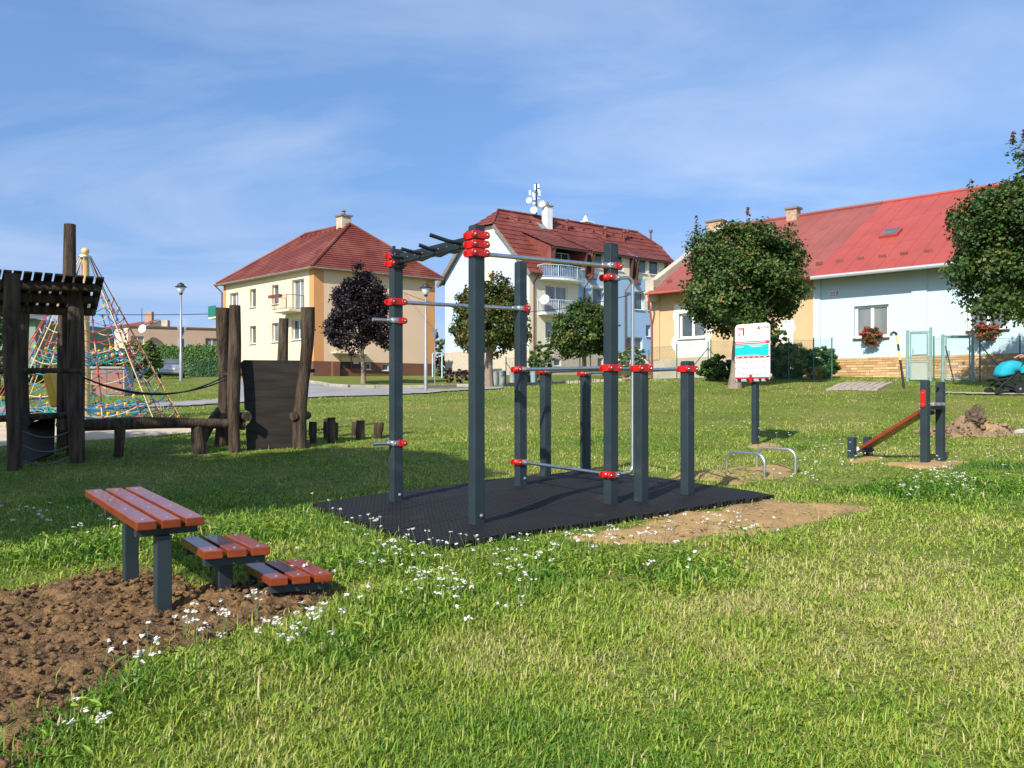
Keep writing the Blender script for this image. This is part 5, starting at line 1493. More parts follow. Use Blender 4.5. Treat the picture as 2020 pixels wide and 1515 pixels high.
s_, d_ = on_tin(1757, 465); p = HP(s_, d_); sl = (HP(s_, d_ - 1) - HP(s_, d_)).normalized()
m = MB(); m.box(p + UP * 0.1, (0.72, 0.75, 0.14), WH.a3, sl); sk = m.build('skylight', M_redtin, rfh)
m = MB(); m.box(p + UP * 0.185, (0.56, 0.58, 0.03), WH.a3, sl); m.build('pane', M_glass, sk)
for (px, ptop, w_, material, th, rof) in ((1565, 412, 0.55, M_brick, hb, rfo), (1412, 437, 0.85, M_brick, ho, rfo)):
    s_ = WH.pix(px, d=DR + 0.2)[0]; z1 = WH.pix(px, ptop, DR + 0.2)[1]
    m = MB(); m.box(WH.pt(s_, (z1 + zR - 0.6) / 2, DR + 0.2), (w_, 0.5, z1 - zR + 0.6), WH.a3, WH.n3, UP); c_ = m.build('chimney', material, rof, bevel=0.02)
    m = MB(); m.box(WH.pt(s_, z1, DR + 0.2), (w_ + 0.14, 0.64, 0.09), WH.a3, WH.n3, UP); m.build('chimney_cap', M_gutter, c_)
# number plate
s0_, s1_ = WH.pix(1635)[0], WH.pix(1651)[0]; zc_ = WH.pix(1643, 580)[1]
m = MB(); m.box(WH.pt((s0_ + s1_) / 2, zc_, 0.015), (s1_ - s0_, 0.02, 0.24), WH.a3, WH.n3, UP); npl = m.build('number_plate', mat('plate_pink', (0.80, 0.74, 0.75), rough=0.4), hb)
text_mesh('207', 0.24, WH.pt(s0_ + 0.03, zc_ - 0.085, 0.022), WH.a3, UP, WH.n3, mat('plate_ink', (0.10, 0.05, 0.06), rough=0.5), npl, 'lettering')
# window flower boxes
L_geran = leafmat('geranium', [(0, (0.03, 0.07, 0.015)), (0.45, (0.07, 0.13, 0.03)), (0.46, (0.42, 0.05, 0.035)), (0.75, (0.50, 0.10, 0.06)), (1.0, (0.62, 0.34, 0.33))], trans=0.2)
for q, (px, py, rx, rzz), lab in ((hw_[0], (1718, 662, 0.40, 0.36), 'red geraniums hanging from the window near the house number'), (hw_[1], (1945, 655, 0.55, 0.30), 'red and pink geraniums hanging from the window beside the gate')):
    s_, z_ = WH.pix(px, py, 0.25); c = WH.pt(s_, z_, 0.28)
    t = thing('window_box', lab, 'flower box', WH.pt(s_, q[2] - 0.02, 0.14), 'geranium boxes on the blue house')
    m = MB(); m.box(WH.pt(s_, q[2] + 0.07, 0.13), (0.75, 0.17, 0.16), WH.a3, WH.n3, UP); m.build('trough', M_copper, t)
    foliage('flowers', t, c, (rx, 0.24, rzz), 60, 34, 0.075, L_geran, 21 + int(px), tvar=0.5, sig=0.25, bot=-1, tbias=0.0)

# ---- far houses on the left
M_tan = mat('tan_render', (0.42, 0.30, 0.22), (0.38, 0.27, 0.20), 0.5, rough=0.9)
M_greenw = mat('green_render', (0.17, 0.27, 0.20), (0.15, 0.24, 0.18), 0.5, rough=0.9)
M_greyroof = mat('grey_tile', (0.10, 0.105, 0.12), (0.15, 0.155, 0.17), 2, rough=0.5)
Ot = V3((X_(252, 80), 80)); TL = Wall(Ot, VL); TR = Wall(Ot, V3((0.90, 0.43)))
a_ = TL.pix(186)[0]; b_ = TR.pix(445)[0]; zt = TL.pix(252, 645)[1]; zb = gz(Ot.x, Ot.y) - 1
fh = thing('flat_roofed_house', 'tan flat-roofed house with a satellite dish behind the hedge', 'house', (Ot.x, Ot.y, gz(Ot.x, Ot.y)))
wt = [TL.rect(196, 205, 670, 682), TL.rect(212, 221, 668, 680)]; wt2 = [TR.rect(405, 432, 667, 690), TR.rect(258, 284, 663, 680)]
m = MB(); wall_holes(m, TL, 0, a_, zb, zt, wt, 0.3); m.build('wall', M_ivory, fh)
m = MB(); wall_holes(m, TR, 0, b_, zb, zt, wt2, 0.3); m.build('wall', M_tan, fh)
for q in wt: window(fh, TL, q, 0.2, 0)
for q in wt2: window(fh, TR, q, 0.2, 1, glass=M_curtain, frame=M_ivory)
pt4 = [TL.pt(0, zt), TL.pt(a_, zt), TL.pt(a_, zt) + TR.a3 * b_, TR.pt(b_, zt)]
m = MB(); m.prism([p + (p - (pt4[0] + pt4[2]) / 2).normalized() * 0.15 for p in pt4], UP * 0.16); m.build('roof', M_brown, fh, fix=True)
m = MB(); m.quad(pt4[1] + UP * 0, pt4[2], pt4[2] - UP * 8, pt4[1] - UP * 8); m.quad(pt4[3], pt4[2], pt4[2] - UP * 8, pt4[3] - UP * 8); m.build('wall', M_tan, fh)
dish(fh, TR.pt(TR.pix(282, d=0.8)[0], TR.pix(282, 649, 0.8)[1], 0.9), (-0.25, -1, 0.25), 0.42)
p = TR.pt(TR.pix(280)[0], zt, -0.3); m = MB(); m.tube([p, p + UP * 1.9], 0.03, 5); m.build('aerial', M_darkmetal, fh)
p = TR.pt(TR.pix(328)[0], zt, -1); m = MB(); m.box(p + UP * 0.4, (0.6, 0.6, 0.9)); m.build('chimney', M_chim, fh)
# green house
Og = V3((X_(70, 50), 50)); GW = Wall(Og, (-1, 0.12))
gh = thing('green_house', 'green rendered house with grey tiled roof behind the wooden tower', 'house', (Og.x, Og.y, gz(Og.x, Og.y)))
zt = GW.pix(50, 629)[1]; zb = gz(Og.x, Og.y) - 1
m = MB(); wall_holes(m, GW, 0, 9, zb, zt, [], 0.2); q0, q1 = GW.pt(0, zb), GW.pt(0, zb, -8); m.quad(q0, q1, V3((q1.x, q1.y, zt + 0.0)), V3((q0.x, q0.y, zt))); m.build('wall', M_greenw, gh)
m = MB(); roof_courses(m, GW.pt(9.5, zt - 0.05, 0.5), GW.pt(-1.0, zt - 0.05, 0.5), GW.pt(-1.0, zt + 2.3, -4), GW.pt(9.5, zt + 2.3, -4), 12, 0.06); m.build('roof', M_greyroof, gh)
# red roofed house far behind
Or = V3((X_(245, 105), 105)); RW = Wall(Or, VL)
rh = thing('red_roofed_house', 'distant house with a red roof and brick chimney seen through the rope net', 'house', (Or.x, Or.y, gz(Or.x, Or.y)))
zt = Z_(664, 105); zb = gz(Or.x, Or.y) - 1; L_ = RW.pix(95)[0]
m = MB(); wall_holes(m, RW, 0, L_, zb, zt, [], 0.2); m.add([RW.pt(0, zb), RW.pt(0, zb, -9), RW.pt(0, zt, -9), RW.pt(0, zt + 2.4, -4.5), RW.pt(0, zt)], [(0, 1, 2, 3, 4)]); m.build('wall', M_ivory, rh)
m = MB(); roof_courses(m, RW.pt(L_ + .4, zt - 0.1, 0.5), RW.pt(-0.4, zt - 0.1, 0.5), RW.pt(-0.4, zt + 2.5, -4.5), RW.pt(L_ + .4, zt + 2.5, -4.5), 10, 0.06); rr_o = m.build('roof', mat('orange_red_tile', (0.26, 0.08, 0.045), (0.20, 0.06, 0.035), 1, rough=0.7), rh)
p = RW.pt(2.5, zt + 2.4, -4.2); m = MB(); m.box(p + UP * 0.4, (0.9, 0.7, 1.6)); m.build('chimney', M_brick, rr_o)
p = RW.pt(L_ - 3, zt + 2.4, -4.2); m = MB(); m.box(p + UP * 0.3, (0.7, 0.7, 1.3)); m.build('chimney', M_brick, rr_o)
# ------------------------------------------------------------------ wooden climbing frame
def log_pts(p0, p1, r, wob, seed, n=9):
    rg = random.Random(seed); pts = []; rs = []
    p0 = V3(p0); p1 = V3(p1); d = (p1 - p0).normalized(); s = d.orthogonal().normalized(); t = d.cross(s)
    a1, a2 = rg.uniform(0, 6), rg.uniform(0, 6)
    for i in range(n):
        f = i / (n - 1)
        o = s * (wob * math.sin(a1 + f * 4.5)) + t * (wob * math.sin(a2 + f * 3.7))
        pts.append(p0.lerp(p1, f) + o); rs.append(r * (1 + 0.09 * math.sin(a2 + 7 * f)) * (1.0 if i else 1.04))
    return pts, rs
def log(parent, p0, p1, r, wob=0.03, seed=1, name='post', material=None, n=12):
    pts, rs = log_pts(p0, p1, r, wob, seed)
    m = MB(); m.tube(pts, rs, n); return m.build(name, material or M_log, parent, smooth=True)
def vpost(parent, px0, px1, ptop, Y, wob=0.03, seed=1, lean=0.0, zbase=None, r=None, name='post'):
    pxc = (px0 + px1) / 2; b = PG(pxc, Y); r = r or (px1 - px0) / 2 * Y / F
    top = V3((X_(pxc + lean, Y), Y, Z_(ptop, Y)))
    return log(parent, b - UP * 0.2, top, r, wob, seed, name)
base = PG(90, 12.6)
cf = thing('climbing_frame', 'dark weathered log climbing tower with slatted roof and balance beam', 'climbing frame', base)
vpost(cf, 10, 42, 540, 11.8, 0.02, 3, r=0.105); vpost(cf, 138, 174, 548, 12.6, 0.03, 5, lean=-11, r=0.118)
vpost(cf, 37, 58, 560, 13.9, 0.02, 7); vpost(cf, 113, 131, 560, 14.1, 0.02, 9, lean=3)
vpost(cf, 131, 154, 442, 13.5, 0.03, 11, lean=-7)
# slatted sloping roof
for i in range(14):
    px = -72 + 20.3 * i
    pt = V3((X_(px + 6, 12.1), 12.1, Z_(533 + 0.075 * px, 12.1))); pb_ = V3((X_(px - 8, 13.3), 13.3, Z_(601 + 0.05 * px, 13.3)))
    m = MB(); m.bar(pt, pb_, 0.105, 0.03); m.build('roof_slat', M_darkpanel, cf, bevel=0.006)
for (y_, p_l, p_r, Yy) in ((556, -60, 196, 12.35), (580, -60, 190, 12.75), (604, -60, 186, 13.2)):
    log(cf, (X_(p_l, Yy), Yy, Z_(y_ - 8, Yy) - 0.06), (X_(p_r, Yy), Yy, Z_(y_ + 5, Yy) - 0.06), 0.07, 0.01, 13, 'rafter')
log(cf, (X_(-40, 11.9), 11.9, Z_(734, 11.9)), (X_(164, 12.6), 12.55, Z_(731, 12.6)), 0.042, 0.008, 15, 'rail')
log(cf, (X_(-40, 12.0), 12.0, Z_(826, 12.0)), (X_(150, 12.8), 12.8, Z_(820, 12.8)), 0.05, 0.01, 17, 'rail')
log(cf, (X_(40, 11.9), 11.95, Z_(836, 12)), (X_(57, 14), 14, Z_(828, 14)), 0.09, 0.01, 18, 'rail')
log(cf, (X_(138, 12.7), 12.5, Z_(838, 12.5)), (X_(122, 14), 14.1, Z_(828, 14)), 0.09, 0.01, 19, 'rail')
# leaning climbing board and deck
b0 = V3((X_(78, 13.6), 13.6, Z_(830, 13.6))); b1 = V3((X_(73, 12.6), 12.6, gz(X_(73, 12.6), 12.6) + 0.03))
m = MB(); m.bar(b0, b1, 0.50, 0.04, up=(0, -1, 0.6)); m.build('climbing_board', M_darkpanel, cf, bevel=0.01)
for i in range(6):
    Yy = 12.9 + i * 0.2; m = MB(); m.bar((X_(40, Yy), Yy, Z_(822, Yy)), (X_(140, Yy), Yy, Z_(822, Yy)), 0.18, 0.04); m.build('deck_plank', M_darkpanel, cf)
m = MB(); m.box(V3((X_(113, 15.2), 15.2, Z_(770, 15.2))), (0.13, 0.5, 0.62), (1, 0.1, 0.25), (0, 1, 0)); m.build('slide_side', M_yel, cf, bevel=0.03)
M_chain = mat('steel_chain', (0.20, 0.20, 0.20), rough=0.4, metal=0.7)
for y0, y1 in ((848, 850), (876, 878), (906, 898)):
    a_ = V3((X_(42, 11.9), 11.85, Z_(y0, 11.9))); b_ = V3((X_(146, 12.6), 12.5, Z_(y1, 12.6))); 
    m = MB(); m.tube([a_.lerp(b_, f / 8) - UP * (0.10 * math.sin(math.pi * f / 8)) for f in range(9)], 0.009, 5); m.build('chain', M_chain, cf)
# balance beam with supports
bA = V3((X_(128, 12.8), 12.8, Z_(838, 12.8))); bB = V3((X_(482, 14.3), 14.3, Z_(837, 14.3)))
log(cf, bA, bB, 0.092, 0.02, 23, 'balance_beam', n=12)
for px0, px1, Yy, pt in ((225, 244, 13.2, 838), (378, 404, 13.9, 838)): vpost(cf, px0, px1, pt, Yy, 0.012, px0)
# far end: posts and panel
vpost(cf, 423, 447, 608, 14.9, 0.07, 31, lean=8); vpost(cf, 452, 476, 602, 14.2, 0.04, 33, lean=-3)
vpost(cf, 548, 569, 628, 16.6, 0.03, 35); vpost(cf, 589, 615, 606, 14.6, 0.07, 37, lean=-4)
vpost(cf, 610, 625, 832, 15.2, 0.01, 39)
log(cf, (X_(405, 15.0), 14.6, gz(X_(405, 15.0), 14.6)), (X_(440, 15.0), 15.0, Z_(800, 15.0)), 0.09, 0.02, 40, 'brace')
pp = [(474, 716), (480, 710), (588, 711), (593, 717), (591, 742), (593, 808), (582, 811), (579, 820), (582, 828), (589, 836), (588, 884), (487, 890), (484, 840), (491, 834), (495, 824), (492, 813), (482, 808), (480, 760)]
def pY(px): return 14.35 + (px - 474) / 119 * 0.35
m = MB(); m.prism([V3((X_(x, pY(x)), pY(x), Z_(y, pY(x)))) for x, y in pp], V3((0.02, 0.05, 0))); m.build('panel', M_darkpanel, cf, bevel=0.006, fix=True)
log(cf, (X_(440, 14.9), 14.9, Z_(822, 14.9)), (X_(491, 14.2), 14.15, Z_(822, 14.2)), 0.072, 0.006, 41, 'cross_log'); log(cf, (X_(579, 14.45), 14.45, Z_(820, 14.5)), (X_(606, 15.2), 15.2, Z_(820, 15.2)), 0.072, 0.006, 42, 'cross_log')
log(cf, (X_(440, 14.7), 14.7, Z_(739, 14.7)), (X_(620, 14.8), 14.85, Z_(731, 14.8)), 0.035, 0.01, 43, 'rail')
for k_, sg_ in ((0, 0.42), (1, 0.46)):
    a_ = V3((X_(165, 12.6), 12.55 + 0.1 * k_, Z_(744 + 2 * k_, 12.6))); b_ = V3((X_(452 - 8 * k_, 14.4), 14.4, Z_(746 - 4 * k_, 14.4)))
    m = MB(); m.tube([a_.lerp(b_, f / 16) - UP * (sg_ * 4 * (f / 16) * (1 - f / 16) * 0.62) for f in range(17)], 0.013, 6); m.build('handrail_rope', M_black, cf)
# log stumps
for i, (x0, x1, pt, Yy, lab) in enumerate(((638, 648, 826, 15.9, 'dark log stump at the back left of the three-log cluster'), (645, 661, 824, 15.35, 'tallest front log of the three-log cluster beside the panel'),
        (657, 666, 834, 15.75, 'short log stump at the right of the three-log cluster'), (693, 704, 833, 16.4, 'short leaning log of the pair in the middle of the lawn'),
        (702, 719, 830, 15.9, 'thicker log of the pair in the middle of the lawn'), (737, 755, 834, 16.1, 'single log stump next to the workout frame post'))):
    b_ = PG((x0 + x1) / 2, Yy); top = V3((X_((x0 + x1) / 2 + 0.8, Yy), Yy, Z_(pt, Yy))); r_l = (x1 - x0) / 2 * Yy / F
    t = thing('log_stump', lab, 'log stump', b_, 'stepping logs in the lawn')
    log(t, b_ - UP * 0.15, top, r_l, 0.012, 60 + i, 'log'); m = MB(); m.lathe(top, [(r_l * 1.02, -0.03), (r_l * 0.97, 0.006)], 12); m.build('cut_end', M_logend, t)

# ------------------------------------------------------------------ rope pyramid
NC = PG(168, 20.5); H_n = Z_(505, 20.5) - NC.z
nt_ = thing('rope_pyramid', 'multicoloured rope climbing pyramid round a tall yellow mast', 'rope pyramid', NC)
m = MB(); m.tube([NC - UP * 0.2, NC + UP * (H_n + 0.02)], [0.115, 0.095], 14); mast = m.build('mast', M_mast, nt_, smooth=True)
m = MB(); m.lathe(NC + UP * H_n, [(0.15, -0.06), (0.16, -0.03), (0.15, 0.0)], 14); m.build('collar', M_steel, mast)
m = MB(); m.sphere(NC + UP * (H_n + 0.11), 0.095, 14, 8); m.build('finial', M_mast, mast, smooth=True)
NB = 8; RB = 2.15; TOP = NC + UP * (H_n - 0.05)
ang = [2 * math.pi * (k + 0.35) / NB for k in range(NB)]
def foot(k, r=RB):
    a_ = ang[k % NB]; x, y = NC.x + r * math.cos(a_), NC.y + r * math.sin(a_); return V3((x, y, gz(x, y) + 0.03))
def on_cable(k, f):      # f: 0 top .. 1 foot
    return (TOP + V3((math.cos(ang[k % NB]), math.sin(ang[k % NB]), 0)) * 0.14).lerp(foot(k), f)
cols = [M_rope_r, M_rope_b]
nodes_y, nodes_r = [], []
for k in range(NB):
    for e, mm in ((0.0, cols[k % 2]), (0.055, [M_rope_y, M_rope_r, M_rope_b][k % 3])):
        pts = [on_cable(k, f / 10) + V3((-math.sin(ang[k]), math.cos(ang[k]), 0)) * e * (f / 10) * 6 for f in range(11)]
        m = MB(); m.tube(pts, 0.0125, 6); m.build('cable', mm if e == 0 else (M_rope_y if k % 2 else mm), nt_)
lev = [0.25, 0.31, 0.37, 0.43, 0.49, 0.55, 0.61, 0.67, 0.73, 0.79, 0.85, 0.91, 0.96]
lc = [M_rope_y, M_rope_t, M_rope_b, M_rope_y, M_rope_r, M_rope_r, M_rope_y, M_rope_t, M_rope_b]
for j, f in enumerate(lev):
    for k in range(NB):
        a_, b_ = on_cable(k, f), on_cable(k + 1, f)
        sg_ = 0.10 + 0.12 * f
        m = MB(); m.tube([a_.lerp(b_, i / 8) - UP * (sg_ * 4 * (i / 8) * (1 - i / 8)) for i in range(9)], 0.011, 5); m.build('net_rope', lc[(j + (k % 3 == 0)) % len(lc)], nt_)
        (nodes_y if j in (1, 5, 10) else nodes_r).append(a_)
        if j < len(lev) - 1 and (j + k) % 2 == 0:
            c_ = a_.lerp(b_, 0.5) - UP * sg_; d_ = on_cable(k, lev[j + 1]).lerp(on_cable(k + 1, lev[j + 1]), 0.5) - UP * (0.10 + 0.12 * lev[j + 1])
            m = MB(); m.tube([c_, d_], 0.0125, 5); m.build('net_rope', [M_rope_r, M_rope_y, M_rope_b][(j + k) % 3], nt_); nodes_r += [c_, d_]
for f, sg_, mm in ((0.55, 0.35, M_rope_t), (0.59, 0.45, M_rope_t), (0.89, 0.25, M_rope_t), (0.94, 0.2, M_rope_t)):      # woven platforms
    ringp = [on_cable(k, f) for k in range(NB)]; cpt = sum(ringp, V3()) / NB - UP * sg_ * 0.6
    for k in range(NB):
        m = MB()
        m.tube([ringp[k], ringp[k].lerp(cpt, 0.5) - UP * 0.05, cpt], 0.011, 5)
        for q_ in (0.2, 0.38, 0.56, 0.74):
            a_, b_ = ringp[k].lerp(cpt, q_), ringp[(k + 1) % NB].lerp(cpt, q_)
            m.tube([a_, a_.lerp(b_, 0.5) - UP * 0.12, b_], 0.011, 5); (nodes_y if k % 2 else nodes_r).append(a_)
        m.build('net_rope', M_rope_t if (k % 3) else M_rope_b, nt_)
for nd, mm in ((nodes_y, M_yel), (nodes_r, M_rope_r)):
    m = MB()
    for p in nd: m.sphere(p, 0.042 if mm is M_yel else 0.030, 6, 4, (1, 1, 1.3))
    o = m.build('connector', mm, nt_); o['kind'] = 'stuff'
for k in range(NB):
    m = MB(); m.tube([foot(k) - UP * 0.1, foot(k) + UP * 0.07], [0.05, 0.04], 8); m.build('anchor', M_yel, nt_)
# ------------------------------------------------------------------ trees and shrubs
tree('globe_maple', 'dense round green maple behind the exercise sign', PG(1449, 27.5), 1.35, 0.20, (X_(1466, 27.5), 27.5, Z_(550, 27.5)), (1.88, 1.85, 1.72), 680, 62, 0.115, L_maple, 101,
     group='round maples along the path', shoots=((-1.55, 0, 1.2, 0.9, 0.09), (0.15, 0, 1.5, 0.85, 0.1), (1.6, 0, 0.7, 0.5, 0.1), (-0.6, 0, 1.55, 0.4, 0.14), (0.9, 0.2, 1.3, 0.35, 0.12)), bot=-0.92, sig=0.12, lump=0.24)
tree('globe_maple', 'large dark green maple cut off by the right edge of the picture', PG(2062, 23.0), 1.4, 0.19, (X_(2052, 23.0), 23.0, Z_(474, 23.0)), (2.05, 2.0, 2.1), 900, 62, 0.115, L_maple, 102,
     group='round maples along the path', shoots=((-0.75, 0, 2.3, 0.75, 0.08), (-0.45, 0, 2.2, 0.85, 0.1), (-2.1, 0, 0.45, 0.5, 0.12), (-1.9, 0, 1.3, 0.4, 0.12)), bot=-0.92, sig=0.12, lump=0.22)
tree('globe_maple', 'maple turning olive and rust behind the tall left workout posts', PG(963, 40.0), 1.5, 0.25, (X_(968, 40.0), 40.0, Z_(632, 40.0)), (1.75, 1.7, 1.85), 460, 60, 0.135, L_maple2, 103,
     group='round maples along the path', shoots=((0.1, 0, 1.5, 0.9, 0.12), (-1.2, 0, 0.9, 0.8, 0.12), (0.8, 0, 1.2, 0.8, 0.12)), bot=-0.8, sig=0.11, tbias=0.06)
tree('globe_maple', 'small green maple seen between the two central workout posts', PG(1153, 42.0), 1.2, 0.14, (X_(1150, 42.0), 42.0, Z_(652, 42.0)), (1.5, 1.4, 1.35), 330, 55, 0.135, L_maple, 104,
     group='round maples along the path', shoots=((0.3, 0, 1.0, 0.7, 0.15),), bot=-0.9, sig=0.15)
tree('plum_tree', 'dark purple-leaved tree in front of the cream apartment house', PG(717, 47.0), 1.3, 0.13, (X_(712, 47.0), 47.0, Z_(626, 47.0)), (1.75, 1.6, 2.2), 430, 60, 0.14, L_plum, 105, lump=0.34, bot=-0.75, sig=0.13,
     shoots=((-2.0, 0, -0.75, 0.6, 0.3), (-1.6, 0, -0.95, 0.7, 0.35), (-1.1, 0, -1.1, 0.6, 0.35), (0.4, 0, 1.9, 0.5, 0.2)))
# trees beyond the left edge of the picture that shade the lawn
L_shade = L_maple
tree('lime_tree', 'broad leafy tree beyond the left edge shading the front lawn', PG(CX + F * (-8.8) / 4.0, 4.0) if False else V3((-10.0, 2.6, gz(-10.0, 2.6))), 2.2, 0.22, (-9.1, 3.7, 5.6), (2.7, 2.7, 2.1), 400, 60, 0.2, L_shade, 106, bot=-0.8)
tree('lime_tree', 'tall leafy tree beyond the left edge shading the climbing tower', V3((-11.8, 7.2, gz(-11.8, 7.2))), 2.2, 0.24, (-11.8, 6.8, 5.6), (2.9, 2.9, 2.5), 330, 60, 0.2, L_shade, 107, bot=-0.8)
tree('lime_tree', 'leafy tree beyond the left edge shading the log panel', V3((-8.3, 3.7, gz(-8.3, 3.7))), 4.2, 0.2, (-7.7, 3.5, 7.3), (2.7, 2.6, 1.9), 420, 60, 0.2, L_shade, 108, bot=-0.8)
def bsh(name, label, px, Y, ptop, halfpx, ncl, nl, ls, mt__, seed, cat='bush', **kw):
    b = PG(px, Y); hh = Z_(ptop, Y) - b.z; r = halfpx * Y / F
    return bush(name, label, b, (b.x, b.y, b.z + hh * 0.48), (r, r * 0.8, hh * 0.52), ncl, nl, ls, mt__, seed, cat=cat, **kw)
bsh('shrub', 'big pale green shrub between the rope net and the parked silver car', 276, 46, 672, 38, 140, 55, 0.15, L_shrub, 201)
bsh('shrub', 'green shrub behind the yellow mast of the rope net', 200, 44, 690, 40, 110, 50, 0.15, L_shrub, 202)
bsh('shrub', 'green shrub behind the legs of the wooden tower', 128, 42, 688, 42, 120, 50, 0.15, L_shrub, 203)
bsh('shrub', 'dark green shrub at the far left edge behind the tower', -5, 30, 600, 32, 130, 50, 0.13, L_maple, 204)
bsh('shrub', 'dark shrub under the green house wall left of the rope net', 62, 40, 725, 45, 110, 50, 0.14, L_maple, 205)
bsh('barberry', 'left one of two dark red barberry balls by the tan plinth', 886, 50, 728, 10.5, 45, 40, 0.09, L_redbush, 206, group='barberry balls')
bsh('barberry', 'right one of two dark red barberry balls by the tan plinth', 911, 49, 727, 13, 50, 40, 0.09, L_redbush, 207, group='barberry balls')
bsh('shrub', 'upright green bush beside the ivory stairs wall behind the fence', 1068, 47, 676, 25, 100, 45, 0.13, L_shrub, 208)
bsh('shrub', 'green bush beside the red car', 1246, 48, 684, 30, 100, 45, 0.13, L_shrub, 209)
bsh('shrub', 'clipped dark green bush left of the maple trunk at the ochre house', 1412, 31.6, 704, 30, 150, 45, 0.10, L_hedge, 210)
bsh('shrub', 'loose olive green bush right of the exercise sign behind the fence', 1560, 32.0, 676, 42, 200, 45, 0.10, L_shrub, 211)
bsh('shrub', 'leafy bush directly behind the sign board', 1530, 32.3, 648, 26, 140, 45, 0.10, L_shrub, 212)
bsh('shrub', 'bushy green grass clump at the corner of the blue house', 1615, 31.8, 684, 36, 190, 45, 0.10, L_hedge, 213)
bsh('shrub', 'low yellow flowering shrub inside the fence', 1608, 31.0, 722, 20, 45, 40, 0.07, L_yellow, 214)
bsh('shrub', 'distant green trees seen between the two apartment buildings', 868, 95, 655, 14, 60, 40, 0.35, L_shrub, 215, cat='tree')
bsh('shrub', 'dark red bush behind the goal frame', 868, 62, 697, 10, 50, 40, 0.14, L_redbush, 216)
# hedge
hd = thing('hedge', 'tall clipped green hedge in front of the tan flat-roofed house', 'hedge', PG(375, 66))
rg = np.random.default_rng(77)
a_, b_ = PG(296, 67), PG(447, 64)
n = 11000; f_ = rg.random(n); ht = Z_(688, 66) - a_.z
P_ = np.c_[a_.x + (b_.x - a_.x) * f_, a_.y + (b_.y - a_.y) * f_, np.zeros(n)]
g_ = gza(P_[:, 0], P_[:, 1]); side = rg.random(n)
P_[:, 1] += np.where(side < 0.6, -0.7, rg.uniform(-0.7, 0.7, n)) + rg.normal(0, 0.06, n)
P_[:, 2] = g_ + np.where(side < 0.6, rg.random(n) * ht, ht) + rg.normal(0, 0.10, n) + 0.14 * np.sin(f_ * 60) * (side > 0.5)
Nn = np.c_[np.zeros(n), -np.ones(n), np.full(n, 0.5)] + rg.normal(size=(n, 3)) * 0.6
Vv, Ff, tt = leaf_cloud(P_, Nn, 0.17 * rg.uniform(0.6, 1.3, n), np.clip(0.25 + 0.35 * vn(f_ * 26, P_[:, 2] * 2.0, 3) + rg.normal(0.1, 0.15, n), 0, 1), rg)
npmesh('foliage', Vv, [Ff], L_hedge, hd, tint=tt)
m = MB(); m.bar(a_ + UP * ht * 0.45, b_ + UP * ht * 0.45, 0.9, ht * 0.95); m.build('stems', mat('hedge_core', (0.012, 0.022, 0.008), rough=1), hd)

# ------------------------------------------------------------------ lamps, road signs
M_lampcap = mat('lamp_cap', (0.03, 0.032, 0.035), rough=0.45)
M_lampglass = mat('frosted_lamp_glass', (0.72, 0.74, 0.76), (0.66, 0.68, 0.70), 3, rough=0.25)
M_alu = mat('sign_back_aluminium', (0.20, 0.22, 0.24), (0.26, 0.28, 0.30), 4, rough=0.5, metal=0.3)
def lamp(label, px, Y, ptop):
    b = PG(px, Y); zt = Z_(ptop, Y); H = zt - b.z
    t = thing('street_lamp', label, 'street lamp', b, 'street lamps with bell caps')
    m = MB(); m.tube([b - UP * 0.1, b + UP * 0.05, b + UP * 1.4, b + UP * 1.45, b + UP * (H * 0.62), b + UP * (H * 0.625), b + UP * (H - 0.62)], [0.085, 0.085, 0.085, 0.062, 0.058, 0.042, 0.038], 10); m.build('pole', M_pole, t, smooth=True)
    c = b + UP * (H - 0.62)
    m = MB(); m.lathe(c, [(0.07, 0), (0.09, 0.05), (0.085, 0.09)], 12); m.build('collar', M_lampcap, t, smooth=True)
    m = MB(); m.lathe(c, [(0.08, 0.09), (0.16, 0.2), (0.21, 0.36), (0.2, 0.40)], 14); m.build('globe', M_lampglass, t, smooth=True)
    m = MB(); m.lathe(c, [(0.28, 0.37), (0.29, 0.40), (0.18, 0.45), (0.15, 0.54), (0.06, 0.60), (0.01, 0.62)], 16); m.build('cap', M_lampcap, t, smooth=True)
    return t
lamp('grey street lamp with bell cap by the hedge, sign backs on its pole', 357, 42, 557)
lamp('grey street lamp with bell cap at the roadside right of the purple-leaved tree', 840, 38, 558)
b = PG(357, 42); sgn = thing('road_sign', 'backs of a triangular and a square road sign on the lamp pole by the hedge', 'road sign', V3((b.x, b.y + 0.12, Z_(690, 42))))
def tri(c, w, hgt, d=0.02):
    m = MB(); m.prism([c + V3((-w / 2, 0, hgt / 2)), c + V3((w / 2, 0, hgt / 2)), c + V3((0, 0, -hgt / 2))], V3((0, d, 0))); return m
tri(V3((b.x, b.y + 0.10, Z_(655, 42))), 0.5, 0.52).build('sign_plate', M_alu, sgn, fix=True)
m = MB(); m.box((b.x, b.y + 0.11, Z_(676, 42)), (0.42, 0.02, 0.42)); m.build('sign_plate', M_alu, sgn)
b = PG(858, 44); ys = thing('road_sign', 'give way sign seen nearly edge-on beside the right street lamp', 'road sign', b)
m = MB(); m.tube([b - UP * 0.1, V3((b.x, b.y, Z_(652, 44)))], 0.03, 8); m.build('pole', M_pole, ys)
c = V3((b.x, b.y - 0.06, Z_(663, 44))); d_ = V3((0.42, -0.9, 0)).normalized()
m = MB(); m.prism([c - d_ * 0.42 + UP * 0.36, c + d_ * 0.42 + UP * 0.36, c - UP * 0.36], V3((-0.02, -0.01, 0))); m.build('sign_plate', M_alu, ys, fix=True)
